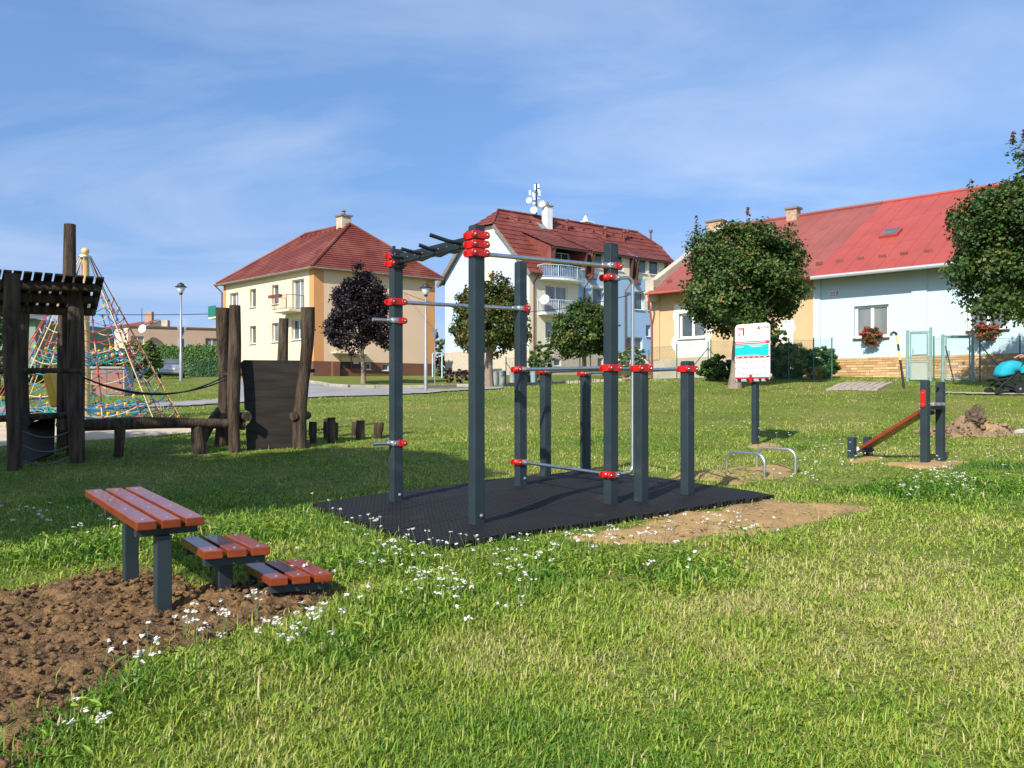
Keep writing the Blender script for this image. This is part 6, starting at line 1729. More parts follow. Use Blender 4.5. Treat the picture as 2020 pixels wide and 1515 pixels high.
# goal frame
b = PG(872, 58); gf = thing('goal_frame', 'thin pale blue tube frame by the tan plinth', 'goal frame', b)
m = MB(); m.tube([b, V3((b.x, b.y, Z_(696, 58))), V3((b.x - 0.75, b.y + 1.0, Z_(696, 58))), V3((b.x - 0.75, b.y + 1.0, b.z))], 0.05, 8); m.build('frame', mat('pale_blue_tube', (0.45, 0.66, 0.68), rough=0.5), gf)
# kiosk behind the net
b = PG(212, 33); kk = thing('utility_kiosk', 'pinkish brown panelled utility kiosk behind the rope net', 'utility kiosk', b)
w_ = 66 * 33 / F; h_ = Z_(727, 33) - b.z
m = MB(); m.box(b + UP * (h_ / 2) + V3((0, 0.4, 0)), (w_, 0.8, h_)); m.build('body', mat('kiosk_concrete', (0.46, 0.36, 0.29), (0.40, 0.31, 0.25), 2, rough=0.9), kk)
for i in range(2):
    m = MB(); m.box(b + V3(((i - 0.5) * w_ * 0.46, -0.01, h_ * 0.5)), (w_ * 0.43, 0.04, h_ * 0.9)); m.build('door', mat('kiosk_door', (0.33, 0.15, 0.10), (0.27, 0.12, 0.08), 3, rough=0.7), kk)
m = MB(); m.box(b + UP * (h_ + 0.04) + V3((0, 0.4, 0)), (w_ + 0.12, 0.95, 0.08)); m.build('lid', M_kerb, kk)
# bins
def bin_(label, px, Y, ptop, w, material):
    b = PG(px, Y); H = Z_(ptop, Y) - b.z
    t = thing('rubbish_bin', label, 'rubbish bin', b, 'rubbish bins by the stone border')
    m = MB(); m.lathe(b, [(w * 0.42, 0.0), (w * 0.5, H * 0.9), (w * 0.52, H * 0.91)], 14); m.build('body', material, t, smooth=True)
    m = MB(); m.lathe(b + UP * (H * 0.91), [(w * 0.54, 0), (w * 0.54, 0.04), (w * 0.3, H * 0.09)], 14); m.build('lid', material, t, smooth=True)
M_bin = mat('galvanised_bin', (0.33, 0.35, 0.35), (0.26, 0.28, 0.28), 5, rough=0.5, metal=0.3)
bin_('grey bin nearest to the rust-tinged maple trunk', 978, 46, 733, 0.38, M_bin)
bin_('grey bin right of the one by the maple trunk', 991, 45, 731, 0.40, M_bin)
bin_('pale bin half hidden behind the tall left back post', 1011, 46, 731, 0.36, mat('pale_bin', (0.50, 0.53, 0.54), (0.42, 0.44, 0.45), 4, rough=0.5))
bin_('light blue bin with a yellow sticker between workout posts', 1053, 46, 731, 0.40, mat('light_blue_bin', (0.36, 0.44, 0.50), (0.30, 0.38, 0.44), 4, rough=0.5))
bin_('black bin next to the light blue one', 1041, 47, 731, 0.36, M_black)
# stone border and stacked firewood
bx0, bx1 = PG(1000, 44), PG(1292, 41.5)
bd_ = thing('stone_border', 'low pale stone border along the foot of the chain-link fence', 'stone border', bx0)
n = 34
for i in range(n):
    p, q_ = bx0.lerp(bx1, (i + 0.03) / n), bx0.lerp(bx1, (i + 0.97) / n); p.z = gz(p.x, p.y); q_.z = gz(q_.x, q_.y)
    m = MB(); m.bar(p + UP * 0.08, q_ + UP * 0.08, 0.22, 0.20 + random.uniform(-0.03, 0.05)); m.build('stone', M_kerb, bd_, bevel=0.03)
fw = thing('firewood_pile', 'heap of split firewood at the foot of the ochre house', 'firewood', PG(1268, 40))
fr_ = random.Random(8); c0 = PG(1268, 40)
for i in range(46):
    p = c0 + V3((fr_.uniform(-0.85, 0.85), fr_.uniform(-0.25, 0.25), 0)); p.z = gz(p.x, p.y) + 0.05 + abs(fr_.gauss(0, 0.16)) * (1 - abs(p.x - c0.x) * 0.6)
    d = V3((fr_.uniform(-1, 1), fr_.uniform(-1, 1), fr_.uniform(-0.3, 0.3))).normalized() * 0.16
    m = MB(); m.tube([p - d, p + d], fr_.uniform(0.035, 0.06), 5); m.build('split_log', mat('split_wood', (0.42, 0.29, 0.18), (0.30, 0.19, 0.12), 6, rough=0.9), fw)

# ------------------------------------------------------------------ fences and gates
def chainlink(parent, a, b, h, sp=0.085, r=0.0032, material=None):
    a = V3(a); b = V3(b); L = (V3((b.x, b.y, 0)) - V3((a.x, a.y, 0))).length
    m = MB()
    n = int((L + h) / sp)
    for k in range(n):
        for sgn in (0, 1):
            x0 = k * sp - h; x1 = k * sp
            z0, z1 = 0.0, h
            if x0 < 0: z0 = -x0; x0 = 0.0
            if x1 > L: z1 = h - (x1 - L); x1 = L
            if z1 <= z0 or x1 <= x0: continue
            p = lambda x, z: a.lerp(b, (x if not sgn else L - x) / L) + UP * z
            m.tube([p(x0, z0), p(x1, z1)], r, 3, caps=False)
    for z in (0.02, h): m.tube([a + UP * z, b + UP * z], 0.004, 4)
    o = m.build('wire_mesh', material or M_green, parent); o['kind'] = 'stuff'; return o
def fence(label, pts, h, group='green chain-link fences', struts=(), material=None):
    P = [PG(*p) for p in pts]; t = thing('chain_link_fence', label, 'fence', P[0], group)
    for i, p in enumerate(P):
        m = MB(); m.tube([p - UP * 0.15, p + UP * (h + 0.06)], 0.024, 8); m.build('post', material or M_green, t, smooth=True)
        if i in struts:
            for s in struts[i]:
                q_ = p + s; q_.z = gz(q_.x, q_.y)
                m = MB(); m.tube([p + UP * h * 0.85, q_], 0.018, 6); m.build('strut', material or M_green, t, smooth=True)
    for i in range(len(P) - 1): chainlink(t, P[i] + UP * 0.03, P[i + 1] + UP * 0.03, h - 0.05, material=material)
    return t
al = V3((-VL.x, -VL.y, 0))
fence('green chain-link fence in front of the ochre house', [(1285, 36.6), (1335, 34.6), (1397, 32.6)], 1.45, struts={2: [al * -1.2, al * 1.1]})
fence('green chain-link fence around the shrubs, ending at the open driveway', [(1402, 32.5), (1490, 31.2), (1556, 30.6), (1605, 30.1), (1641, 29.7)], 1.5)
fence('green chain-link fence right of the wire gate under the flower window', [(1933, 27.2), (2012, 26.4), (2100, 25.4)], 1.45, struts={0: [al * 0.95]})
fence('green chain-link fence along the stone border behind the bins', [(998, 44.2), (1057, 43.8), (1087, 43.6), (1144, 43.1), (1165, 42.9), (1280, 41.6)], 1.5, struts={0: [V3((0.9, -0.1, 0))]})
fence('chain-link fence between the sheet-metal gate and the wire gate', [(1842, 27.95), (1858, 27.8)], 1.45)
fence('green mesh fence panel below the hedge', [(372, 64.5), (412, 63.5), (436, 63)], 1.4, material=M_green)
def gate(label, x0, x1, ptop, pbot, Y, solid):
    a, b = PG(x0, Y), PG(x1, Y - 0.35); t = thing('garden_gate', label, 'gate', a, 'gates in front of the blue house')
    H = Z_(ptop, Y) - a.z; gm = M_bluegreen
    for p, e in ((a, 0.06), (b, 0.14)):
        m = MB(); m.tube([p - UP * 0.15, p + UP * (H + e)], 0.05, 8); m.build('post', gm, t, smooth=True)
    d = (b - a).normalized(); ia, ib = a + d * 0.09 + UP * 0.06, b - d * 0.09 + UP * 0.06; Hi = H - 0.1
    m = MB()
    for p, q_ in ((ia, ib), (ia + UP * Hi, ib + UP * Hi), (ia, ia + UP * Hi), (ib, ib + UP * Hi)): m.tube([p, q_], 0.024, 8)
    m.tube([a + UP * H, b + UP * H], 0.024, 8)
    if solid: m.tube([ia + UP * Hi * 0.38, ib + UP * Hi * 0.38], 0.02, 8)
    m.build('leaf_frame', gm, t, smooth=True)
    if solid:
        m = MB(); m.quad(ia + UP * 0.02, ib + UP * 0.02, ib + UP * Hi * 0.37, ia + UP * Hi * 0.37); m.build('sheet_panel', mat('gate_sheet', (0.30, 0.34, 0.29), (0.36, 0.38, 0.31), 2, rough=0.6), t)
        chainlink(t, ia + UP * Hi * 0.40, ib + UP * Hi * 0.40, Hi * 0.58, 0.05, 0.0035, gm)
        m = MB(); m.tube([ia + d * 0.08 + UP * Hi * 0.55, ia + d * 0.08 + UP * Hi * 0.68], 0.015, 6); m.build('handle', gm, t)
    else:
        chainlink(t, ia + UP * 0.02, ib + UP * 0.02, Hi - 0.05, 0.085, 0.0025, gm)
        m = MB(); m.box(ia + d * 0.06 + UP * Hi * 0.6, (0.12, 0.05, 0.25), d, V3((-d.y, d.x, 0))); m.build('lock', gm, t)
gate('narrow closed gate with pale sheet-metal lower panel', 1790, 1836, 655, 750, 28.2, True)
gate('wire mesh garden gate left of the leaning strut', 1860, 1919, 663, 752, 27.7, False)
# striped stick and black rod
b = PG(1784, 24.5); sp_ = thing('striped_pole', 'leaning black and yellow striped pole with a hooked top', 'striped pole', b)
top = V3((X_(1768, 24.5), 24.5, Z_(657, 24.5))); M_byel = mat('warning_yellow', (0.72, 0.58, 0.20), rough=0.5)
cuts = [0, 0.52, 0.68, 0.80, 0.96]; cm = [M_darkmetal, M_byel, M_darkmetal, M_byel]
for i in range(4):
    m = MB(); m.tube([b.lerp(top, cuts[i]) - UP * (0.08 if i == 0 else 0), b.lerp(top, cuts[i + 1])], 0.035, 8); m.build('pole_section', cm[i], sp_, smooth=True)
m = MB(); q_ = b.lerp(top, 0.96); m.tube([q_, q_ + V3((-0.02, 0, 0.06)), q_ + V3((-0.09, 0, 0.09)), q_ + V3((-0.15, 0, 0.05)), q_ + V3((-0.16, 0, -0.01))], 0.037, 8); m.build('hook', M_darkmetal, sp_, smooth=True)
b = PG(1883, 27.2); rd = MB(); rd.tube([b - UP * 0.05, V3((X_(1868, 27.2), 27.3, Z_(682, 27.2)))], 0.02, 6)
rd.build('leaning_rod', M_darkmetal, None, smooth=True, loc=b, label='thin black rod leaning against the wire gate', cat='rod')

# ------------------------------------------------------------------ wires
def wire(label, p, q, sag, r=0.014):
    p, q = V3(p), V3(q); m = MB()
    m.tube([p.lerp(q, f / 24) - UP * (sag * 4 * (f / 24) * (1 - f / 24)) for f in range(25)], r, 5)
    m.build('overhead_wire', M_darkmetal, None, loc=p, label=label, cat='wire')
wire('overhead cable running from the left edge to the cream apartment house', (X_(-200, 60), 60, Z_(600, 60)), P4(LL + 0.02, -0.1, Z_(628, 70)), 0.35, 0.03)
wp = WR.pt(WR.pix(795)[0], WR.pix(795, 577)[1], 0.05)
wire('overhead cable sagging from the cream apartment house to the ochre house', wp, HP(SLr + 0.3, OVH - 0.3) + UP * 0.1, 1.3, 0.02)

# ------------------------------------------------------------------ cars
M_silver = mat('silver_car_paint', (0.42, 0.44, 0.46), rough=0.3, metal=0.6, coat=0.6)
M_redcar = mat('red_car_paint', (0.40, 0.02, 0.03), rough=0.3, coat=0.6)
M_tyre = mat('tyre_rubber', (0.015, 0.015, 0.016), rough=0.8)
M_rim = mat('wheel_rim', (0.5, 0.5, 0.52), rough=0.35, metal=0.8)
M_tail = mat('tail_light', (0.50, 0.015, 0.015), rough=0.2)
def car(label, base, yaw, paint):
    t = thing('parked_car', label, 'car', base)
    ca_, sa_ = math.cos(yaw), math.sin(yaw)
    def w(x, y, z): return V3((base.x + x * ca_ - y * sa_, base.y + x * sa_ + y * ca_, base.z + z))
    st = [(-2.18, 0.66, 0.42, 0.82), (-2.10, 0.80, 0.30, 0.95), (-1.6, 0.86, 0.22, 0.98), (-0.6, 0.87, 0.20, 0.93), (0.8, 0.87, 0.20, 0.90), (1.5, 0.84, 0.22, 0.84), (2.0, 0.76, 0.28, 0.72), (2.15, 0.60, 0.40, 0.60)]
    m = MB(); vv = []; ff = []
    for x, hw__, z0, z1 in st:
        vv += [w(x, -hw__ * 0.9, z0), w(x, -hw__, z0 + 0.18), w(x, -hw__ * 0.99, z1 - 0.14), w(x, -hw__ * 0.90, z1), w(x, hw__ * 0.90, z1), w(x, hw__ * 0.99, z1 - 0.14), w(x, hw__, z0 + 0.18), w(x, hw__ * 0.9, z0)]
    for i in range(len(st) - 1):
        for k in range(8): ff.append((i * 8 + k, i * 8 + (k + 1) % 8, i * 8 + 8 + (k + 1) % 8, i * 8 + 8 + k))
    ff += [tuple(range(8)), tuple(len(vv) - 8 + k for k in range(8))]
    m.add(vv, ff); m.build('body', paint, t, smooth=True, fix=True)
    cab = [(-1.75, 0.74, 0.96), (-1.0, 0.60, 1.40), (0.25, 0.60, 1.43), (1.05, 0.76, 0.90)]
    def cabin(k, e, zz): 
        m = MB(); vv = []
        for x, hw__, z in cab: vv += [w(x, -hw__ - e, z + zz), w(x, hw__ + e, z + zz)]
        vv += [w(-1.6, -0.80 - e, 0.93), w(-1.6, 0.80 + e, 0.93), w(0.95, -0.80 - e, 0.90), w(0.95, 0.80 + e, 0.90)]
        m.add(vv, [(0, 1, 3, 2), (2, 3, 5, 4), (4, 5, 7, 6), (0, 2, 4, 6, 10, 8), (1, 9, 11, 7, 5, 3)]); return m
    cabin(0, 0, 0).build('cabin', paint, t, fix=True)
    for qd in (((-1.66, -0.63, 1.02), (-1.66, 0.63, 1.02), (-1.08, 0.52, 1.36), (-1.08, -0.52, 1.36)), ((0.95, -0.62, 0.98), (0.95, 0.62, 0.98), (0.36, 0.52, 1.38), (0.36, -0.52, 1.38))):
        sg_ = -1 if qd[0][0] < 0 else 1
        m = MB(); m.quad(*[w(x + 0.04 * sg_, y, z + 0.02) for x, y, z in qd]); m.build('window', M_glass, t)
    for s in (-1, 1):
        for xs in ((-1.35, -0.95, -0.35, -0.35), (-0.25, -0.25, 0.2, 0.75)):
            m = MB(); m.quad(w(xs[0], s * 0.795, 1.0), w(xs[3] if xs[0] < -1 else 0.75, s * 0.80, 0.98), w(xs[2], s * 0.645, 1.35), w(xs[1], s * 0.65, 1.34)); m.build('window', M_glass, t)
        m = MB(); m.box(w(-2.12, s * 0.62, 0.78), (0.1, 0.26, 0.2), (ca_, sa_, 0), (-sa_, ca_, 0)); m.build('tail_light', M_tail, t, bevel=0.03)
        m = MB(); m.box(w(2.05, s * 0.58, 0.62), (0.12, 0.3, 0.12), (ca_, sa_, 0), (-sa_, ca_, 0)); m.build('headlight', M_glass, t, bevel=0.03)
        for x in (-1.3, 1.3):
            c = w(x, s * 0.80, 0.31); ax_ = V3((-sa_ * s, ca_ * s, 0))
            m = MB(); m.lathe(c, [(0.24, -0.1), (0.31, -0.08), (0.31, 0.08), (0.24, 0.1)], 18, ax_); wh = m.build('wheel', M_tyre, t, smooth=True)
            m = MB(); m.lathe(c, [(0.20, 0.09), (0.18, 0.105), (0.05, 0.115)], 12, ax_); m.build('rim', M_rim, wh)
    m = MB(); m.box(w(-2.2, 0, 0.66), (0.03, 0.5, 0.12), (ca_, sa_, 0), (-sa_, ca_, 0)); m.build('number_plate', M_white, t)
    m = MB(); m.box(w(-2.16, 0, 0.45), (0.14, 1.5, 0.18), (ca_, sa_, 0), (-sa_, ca_, 0)); m.build('bumper', paint, t, bevel=0.05)
    return t
car('silver hatchback seen from behind, parked next to the hedge', PG(338, 61), math.radians(112), M_silver)
car('dark red car parked behind the workout posts', PG(1238, 56), math.radians(165), M_redcar)

# ------------------------------------------------------------------ earth heap, rock
hp = PG(1915, 16.0); rgm = random.Random(5)
def heap(name, label, c, rx, ry, hh, material, cat, n=46, seed=0, amp=0.35):
    vv = []; ff = []
    for j in range(n + 1):
        for i in range(n + 1):
            u, v = -1 + 2 * i / n, -1 + 2 * j / n; r = math.hypot(u, v)
            x, y = c.x + u * rx, c.y + v * ry
            f = noise.fractal(V3((x * 3.2 + seed, y * 3.2, 1.3)), 0.9, 2.1, 6)
            prof = max(0, 1 - r) ** 0.75
            vv.append((x, y, gz(x, y) - 0.04 + prof * hh * (1 + amp * f) + (0.05 * f if r < 0.95 else 0)))
    for j in range(n):
        for i in range(n): k = j * (n + 1) + i; ff.append((k, k + 1, k + n + 2, k + n + 1))
    m = MB(); m.add(vv, ff); return m.build(name, material, None, smooth=True, loc=c, label=label, cat=cat)
eh = thing('earth_heap', 'low heap of dug dry earth behind the sit-up bench', 'earth heap', hp)
hm = heap('soil', None, hp, 0.95, 0.6, 0.30, M_mound, None, seed=2, amp=0.7); hm.location = (0, 0, 0); hm.parent = eh
rl = np.random.default_rng(12); k_ = 420; a__ = rl.random(k_) * 6.28; r__ = rl.random(k_) ** 0.6
px_ = hp.x + np.cos(a__) * r__ * 1.0; py_ = hp.y + np.sin(a__) * r__ * 0.62
pz_ = gza(px_, py_) + 0.27 * np.clip(1 - r__, 0, 1) ** 0.75 + rl.normal(0.0, 0.025, k_)
lo_ = ico_lumps('loose_clods', np.c_[px_, py_, pz_], 0.012 + 0.06 * rl.random(k_) ** 4, M_mound, None, 13)
lo_.location = V3(lo_.location) - hp; lo_.parent = eh
cl = MB(); cl.sphere((0, 0, 0), 0.85, 48, 32)
cl.v = [tuple(V3(p) * (1 + 0.30 * noise.fractal(V3(p) * 2.2, 0.35, 2.3, 7))) for p in cl.v]
cc = V3((X_(1922, 15.9), 15.85, Z_(824, 15.9)))
cl.v = [(cc.x + p[0] * 0.21, cc.y + p[1] * 0.18, cc.z + p[2] * 0.25) for p in cl.v]
cl.build('earth_clod', mat('root_clod', (0.085, 0.06, 0.038), (0.17, 0.125, 0.08), 6, rough=1, bump=1, bscale=30, bdist=0.03), None, smooth=True, loc=cc, label='large dark root clod sitting on top of the earth heap', cat='earth clod')
rk = MB(); rk.sphere((0, 0, 0), 1.0, 12, 8); rk.v = [tuple(V3(p) * (1 + 0.25 * noise.fractal(V3(p) * 1.7, 0.8, 2.0, 4))) for p in rk.v]
rc = PG(2014, 15.6); rk.v = [(rc.x + p[0] * 0.13, rc.y + p[1] * 0.1, rc.z + 0.03 + p[2] * 0.08) for p in rk.v]
rk.build('rock', M_kerb, None, loc=rc, label='pale stone lying in the grass at the right edge', cat='rock')

# ------------------------------------------------------------------ stroller and the person behind it
YS = 22.6; sb = PG(1990, YS); u_s = YS / F
st_ = thing('stroller', 'black stroller with a turquoise hood on the footpath', 'stroller', sb)
M_hood = mat('turquoise_fabric', (0.012, 0.36, 0.46), (0.010, 0.30, 0.40), 4, rough=0.8, bump=0.4, bscale=8)
M_bfab = mat('black_fabric', (0.014, 0.014, 0.016), (0.022, 0.022, 0.024), 6, rough=0.9)
def S(px, py, dy=0.0):
    return V3((X_(px, YS), YS + dy, Z_(py, YS)))
zg = gz(sb.x, sb.y); py_g = HZ - (zg - EYE) / YS * F
def wheel(px, rr, dy):
    c = S(px, py_g - rr / u_s, dy); m = MB(); m.lathe(c - V3((0, 0.02, 0)), [(rr * 0.8, 0), (rr, 0.005), (rr, 0.035), (rr * 0.8, 0.04)], 18, (0, 1, 0)); wh = m.build('wheel', M_tyre, st_, smooth=True)
    m = MB(); m.lathe(c - V3((0, 0.024, 0)), [(rr * 0.25, 0), (rr * 0.2, 0.048)], 10, (0, 1, 0))
    for k in range(5):
        a_ = k * 2 * math.pi / 5; m.bar(c, c + V3((math.cos(a_), 0, math.sin(a_))) * rr * 0.82, 0.02, 0.03, up=(0, 1, 0))
    m.build('hub', M_rim if rr > 0.1 else M_bfab, wh)
for px, rr, dy in ((1956, 0.085, -0.27), (1965, 0.085, -0.19), (1956, 0.085, 0.2), (1965, 0.085, 0.28), (2000, 0.14, -0.27), (2013, 0.14, 0.28)): wheel(px, rr, dy)
for dy in (-0.23, 0.24):
    m = MB(); m.tube([S(1961, 766, dy), S(1968, 758, dy), S(1982, 748, dy), S(2005, 722, dy), S(2016, 706, dy)], 0.016, 8); m.tube([S(1981, 750, dy), S(2005, 764, dy)], 0.015, 8); m.tube([S(1962, 757, dy), S(1996, 766, dy)], 0.012, 8); m.build('frame_tube', M_black, st_, smooth=True)
m = MB(); m.tube([S(2016, 706, -0.23), S(2020, 702, -0.2), S(2021, 701, 0), S(2020, 702, 0.2), S(2016, 706, 0.24)], 0.018, 8); m.build('handle', M_bfab, st_, smooth=True)
m = MB(); m.prism([S(1972, 748, -0.2), S(1984, 752, -0.2), S(2016, 738, -0.2), S(2012, 716, -0.2), S(1998, 724, -0.2), S(1985, 738, -0.2)], V3((0, 0.42, 0))); m.build('seat', M_bfab, st_, bevel=0.02, fix=True)
m = MB(); m.prism([S(1954, 748, -0.18), S(1976, 746, -0.18), S(1976, 750, -0.18), S(1957, 752, -0.18)], V3((0, 0.38, 0))); m.build('footrest', M_bfab, st_, fix=True)
m = MB(); m.prism([S(1970, 759, -0.2), S(2000, 757, -0.2), S(1996, 769, -0.2), S(1974, 768, -0.2)], V3((0, 0.42, 0))); m.build('basket', M_bfab, st_, fix=True)
# hood: ribs of fabric swept over the seat
hc = S(1998, 737)
m = MB(); vv = []; ff = []; NA, NBb = 14, 12
for i in range(NA + 1):
    th = math.radians(-14 + 190 * i / NA); rad_ = 0.46 - 0.14 * (i / NA) + 0.010 * (i % 2)
    for j in range(NBb + 1):
        ph = math.pi * j / NBb
        y = -math.copysign(abs(math.cos(ph)) ** 0.6, math.cos(ph)) * 0.235; k_ = max(0.02, math.sin(ph)) ** 0.38
        vv.append((hc.x - math.cos(th) * rad_ * k_, hc.y + y, hc.z + math.sin(th) * rad_ * 0.88 * k_))
for i in range(NA):
    for j in range(NBb): q0 = i * (NBb + 1) + j; ff.append((q0, q0 + 1, q0 + NBb + 2, q0 + NBb + 1))
m.add(vv, ff); hd_ = m.build('hood', M_hood, st_, smooth=True)
sm_ = hd_.modifiers.new('Solidify', 'SOLIDIFY'); sm_.thickness = 0.012
# person pushing, mostly outside the picture
pb = PG(2052, 22.75)
def skin(name, V_, E_, R_, material, parent, sub=2):
    me = bpy.data.meshes.new(name); off = root_of(parent).location
    me.from_pydata([tuple(V3(v) - off) for v in V_], E_, []); o = bpy.data.objects.new(name, me); COL.objects.link(o); o.parent = parent
    md = o.modifiers.new('Skin', 'SKIN'); md.use_smooth_shade = True
    for i, r in enumerate(R_): me.skin_vertices[0].data[i].radius = (r, r) if not isinstance(r, tuple) else r
    me.skin_vertices[0].data[0].use_root = True
    s = o.modifiers.new('Subdivision', 'SUBSURF'); s.levels = sub; s.render_levels = sub
    me.materials.append(material); return o
pe = thing('person', 'person in a navy top at the right edge pushing the stroller', 'person', pb)
q = lambda x, y, z: (pb.x + x, pb.y + y, pb.z + z)
hd0 = S(2017, 704); hand = (hd0.x - pb.x, -0.12, hd0.z - pb.z)
M_skin = mat('skin_tone', (0.52, 0.29, 0.20), (0.48, 0.26, 0.18), 6, rough=0.6)
body_v = [q(0, 0, 0.95), q(0, 0, 1.15), q(0.0, 0, 1.38), q(-0.02, 0, 1.5), q(-0.04, 0, 1.62), q(-0.06, 0, 1.70),
          q(0.0, -0.18, 1.40), q(0.02, -0.22, 1.14), q(hand[0] + 0.12, -0.15, hand[2] + 0.05), q(hand[0], hand[1], hand[2] + 0.01),
          q(0.0, 0.18, 1.40), q(0.02, 0.22, 1.14), q(hand[0] + 0.12, 0.16, hand[2] + 0.05), q(hand[0], 0.12, hand[2] + 0.01),
          q(0, -0.1, 0.9), q(-0.02, -0.11, 0.5), q(0.03, -0.11, 0.08), q(-0.12, -0.11, 0.03), q(0, 0.1, 0.9), q(0.06, 0.11, 0.5), q(0.16, 0.11, 0.09), q(0.02, 0.11, 0.03)]
body_e = [(0, 1), (1, 2), (2, 3), (3, 4), (4, 5), (2, 6), (6, 7), (7, 8), (8, 9), (2, 10), (10, 11), (11, 12), (12, 13), (0, 14), (14, 15), (15, 16), (16, 17), (0, 18), (18, 19), (19, 20), (20, 21)]
skin('body', body_v, body_e, [0.14, 0.13, 0.12, 0.055, 0.085, 0.07, 0.055, 0.045, 0.032, 0.028, 0.055, 0.045, 0.032, 0.028, 0.085, 0.06, 0.042, 0.04, 0.085, 0.06, 0.042, 0.04], M_skin, pe)
for sy in (-1, 1):      # fingers curled over the handle
    hx, hy, hz_ = hand[0], hand[1] * -sy, hand[2]
    for k in range(5):
        y0 = hy + (k - 1.6) * 0.02
        if k < 4: fv = [q(hx - 0.005, y0, hz_ + 0.012), q(hx - 0.035 - 0.004 * (k % 2), y0, hz_ + 0.012), q(hx - 0.048, y0, hz_ - 0.012), q(hx - 0.035, y0, hz_ - 0.03)]
        else: fv = [q(hx + 0.01, hy - 0.02, hz_), q(hx - 0.01, hy - 0.045, hz_ - 0.012), q(hx - 0.035, hy - 0.04, hz_ - 0.02)]
        skin('finger', fv, [(i, i + 1) for i in range(len(fv) - 1)], [0.010, 0.009, 0.009, 0.008][:len(fv)], M_skin, pe, 1)
top_v = [q(0, 0, 0.98), q(0, 0, 1.15), q(0, 0, 1.40), q(0, -0.18, 1.41), q(0.02, -0.22, 1.14), q(hand[0] + 0.16, -0.17, hand[2] + 0.07), q(0, 0.18, 1.41), q(0.02, 0.22, 1.14), q(hand[0] + 0.16, 0.17, hand[2] + 0.07)]
skin('jumper', top_v, [(0, 1), (1, 2), (2, 3), (3, 4), (4, 5), (2, 6), (6, 7), (7, 8)], [0.165, 0.155, 0.14, 0.07, 0.06, 0.05, 0.07, 0.06, 0.05], mat('navy_knit', (0.02, 0.035, 0.08), (0.03, 0.045, 0.10), 8, rough=0.9), pe)
tr_v = [q(0, 0, 0.98), q(0, -0.1, 0.88), q(-0.02, -0.11, 0.5), q(0.03, -0.11, 0.12), q(0, 0.1, 0.88), q(0.06, 0.11, 0.5), q(0.16, 0.11, 0.13)]
skin('trousers', tr_v, [(0, 1), (1, 2), (2, 3), (0, 4), (4, 5), (5, 6)], [0.155, 0.10, 0.075, 0.06, 0.10, 0.075, 0.06], mat('white_cotton', (0.62, 0.62, 0.64), (0.56, 0.56, 0.58), 6, rough=0.9), pe)
hr = MB(); hr.sphere(q(-0.03, 0, 1.66), 0.115, 14, 9, (1, 0.85, 1.05)); hr.build('hair', mat('brown_hair', (0.05, 0.03, 0.02), (0.08, 0.05, 0.03), 20, rough=0.6), pe, smooth=True)
# ------------------------------------------------------------------ grass and wild flowers
L_grass = leafmat('grass_blade', [(0, (0.085, 0.20, 0.020)), (0.3, (0.20, 0.33, 0.032)), (0.62, (0.37, 0.43, 0.055)), (0.85, (0.44, 0.42, 0.14)), (1.0, (0.56, 0.46, 0.24))], rough=0.5, trans=0.25, spec=0.3)
rg = np.random.default_rng(2024)
BARE = [(SOIL_BENCH, 0.10), (CLAY_MAT, 0.12), (CLAY_HOOP, 0.12), (CLAY_SIGN, 0.08), (CLAY_AB, 0.08), (CLAY_AB2, 0.06), (SAND, 0.1), (ROAD, 0.0), (PAVE, 0.0), (PATH, 0.0), (BARE_SPOT, 0.1)]
LUSH = [(-1.6, 3.9, 0.75), (-0.95, 4.3, 0.7), (-0.55, 5.0, 0.7), (-1.9, 3.3, 0.45), (-0.95, 5.9, 0.8), (-2.0, 5.9, 0.5), (0.2, 5.7, 0.6), (-2.4, 6.8, 0.9), (-3.4, 6.4, 0.8), (1.1, 5.75, 0.6), (5.4, 9.6, 1.1), (4.4, 9.0, 0.8), (4.75, 14.6, 0.6), (-0.9, 9.5, 0.5), (2.7, 10.2, 0.6), (6.5, 11.5, 0.7), (1.9, 6.6, 0.4)]
def lushness(x, y):
    v = np.zeros_like(x)
    for cx_, cy_, r in LUSH: v = np.maximum(v, np.exp(-((x - cx_) ** 2 + (y - cy_) ** 2) / (r * r) * 1.4))
    return np.clip((v * (0.45 + 1.2 * fbm(x * 1.9, y * 1.9, 91, 3)) - 0.22) * 1.5, 0, 1.2)
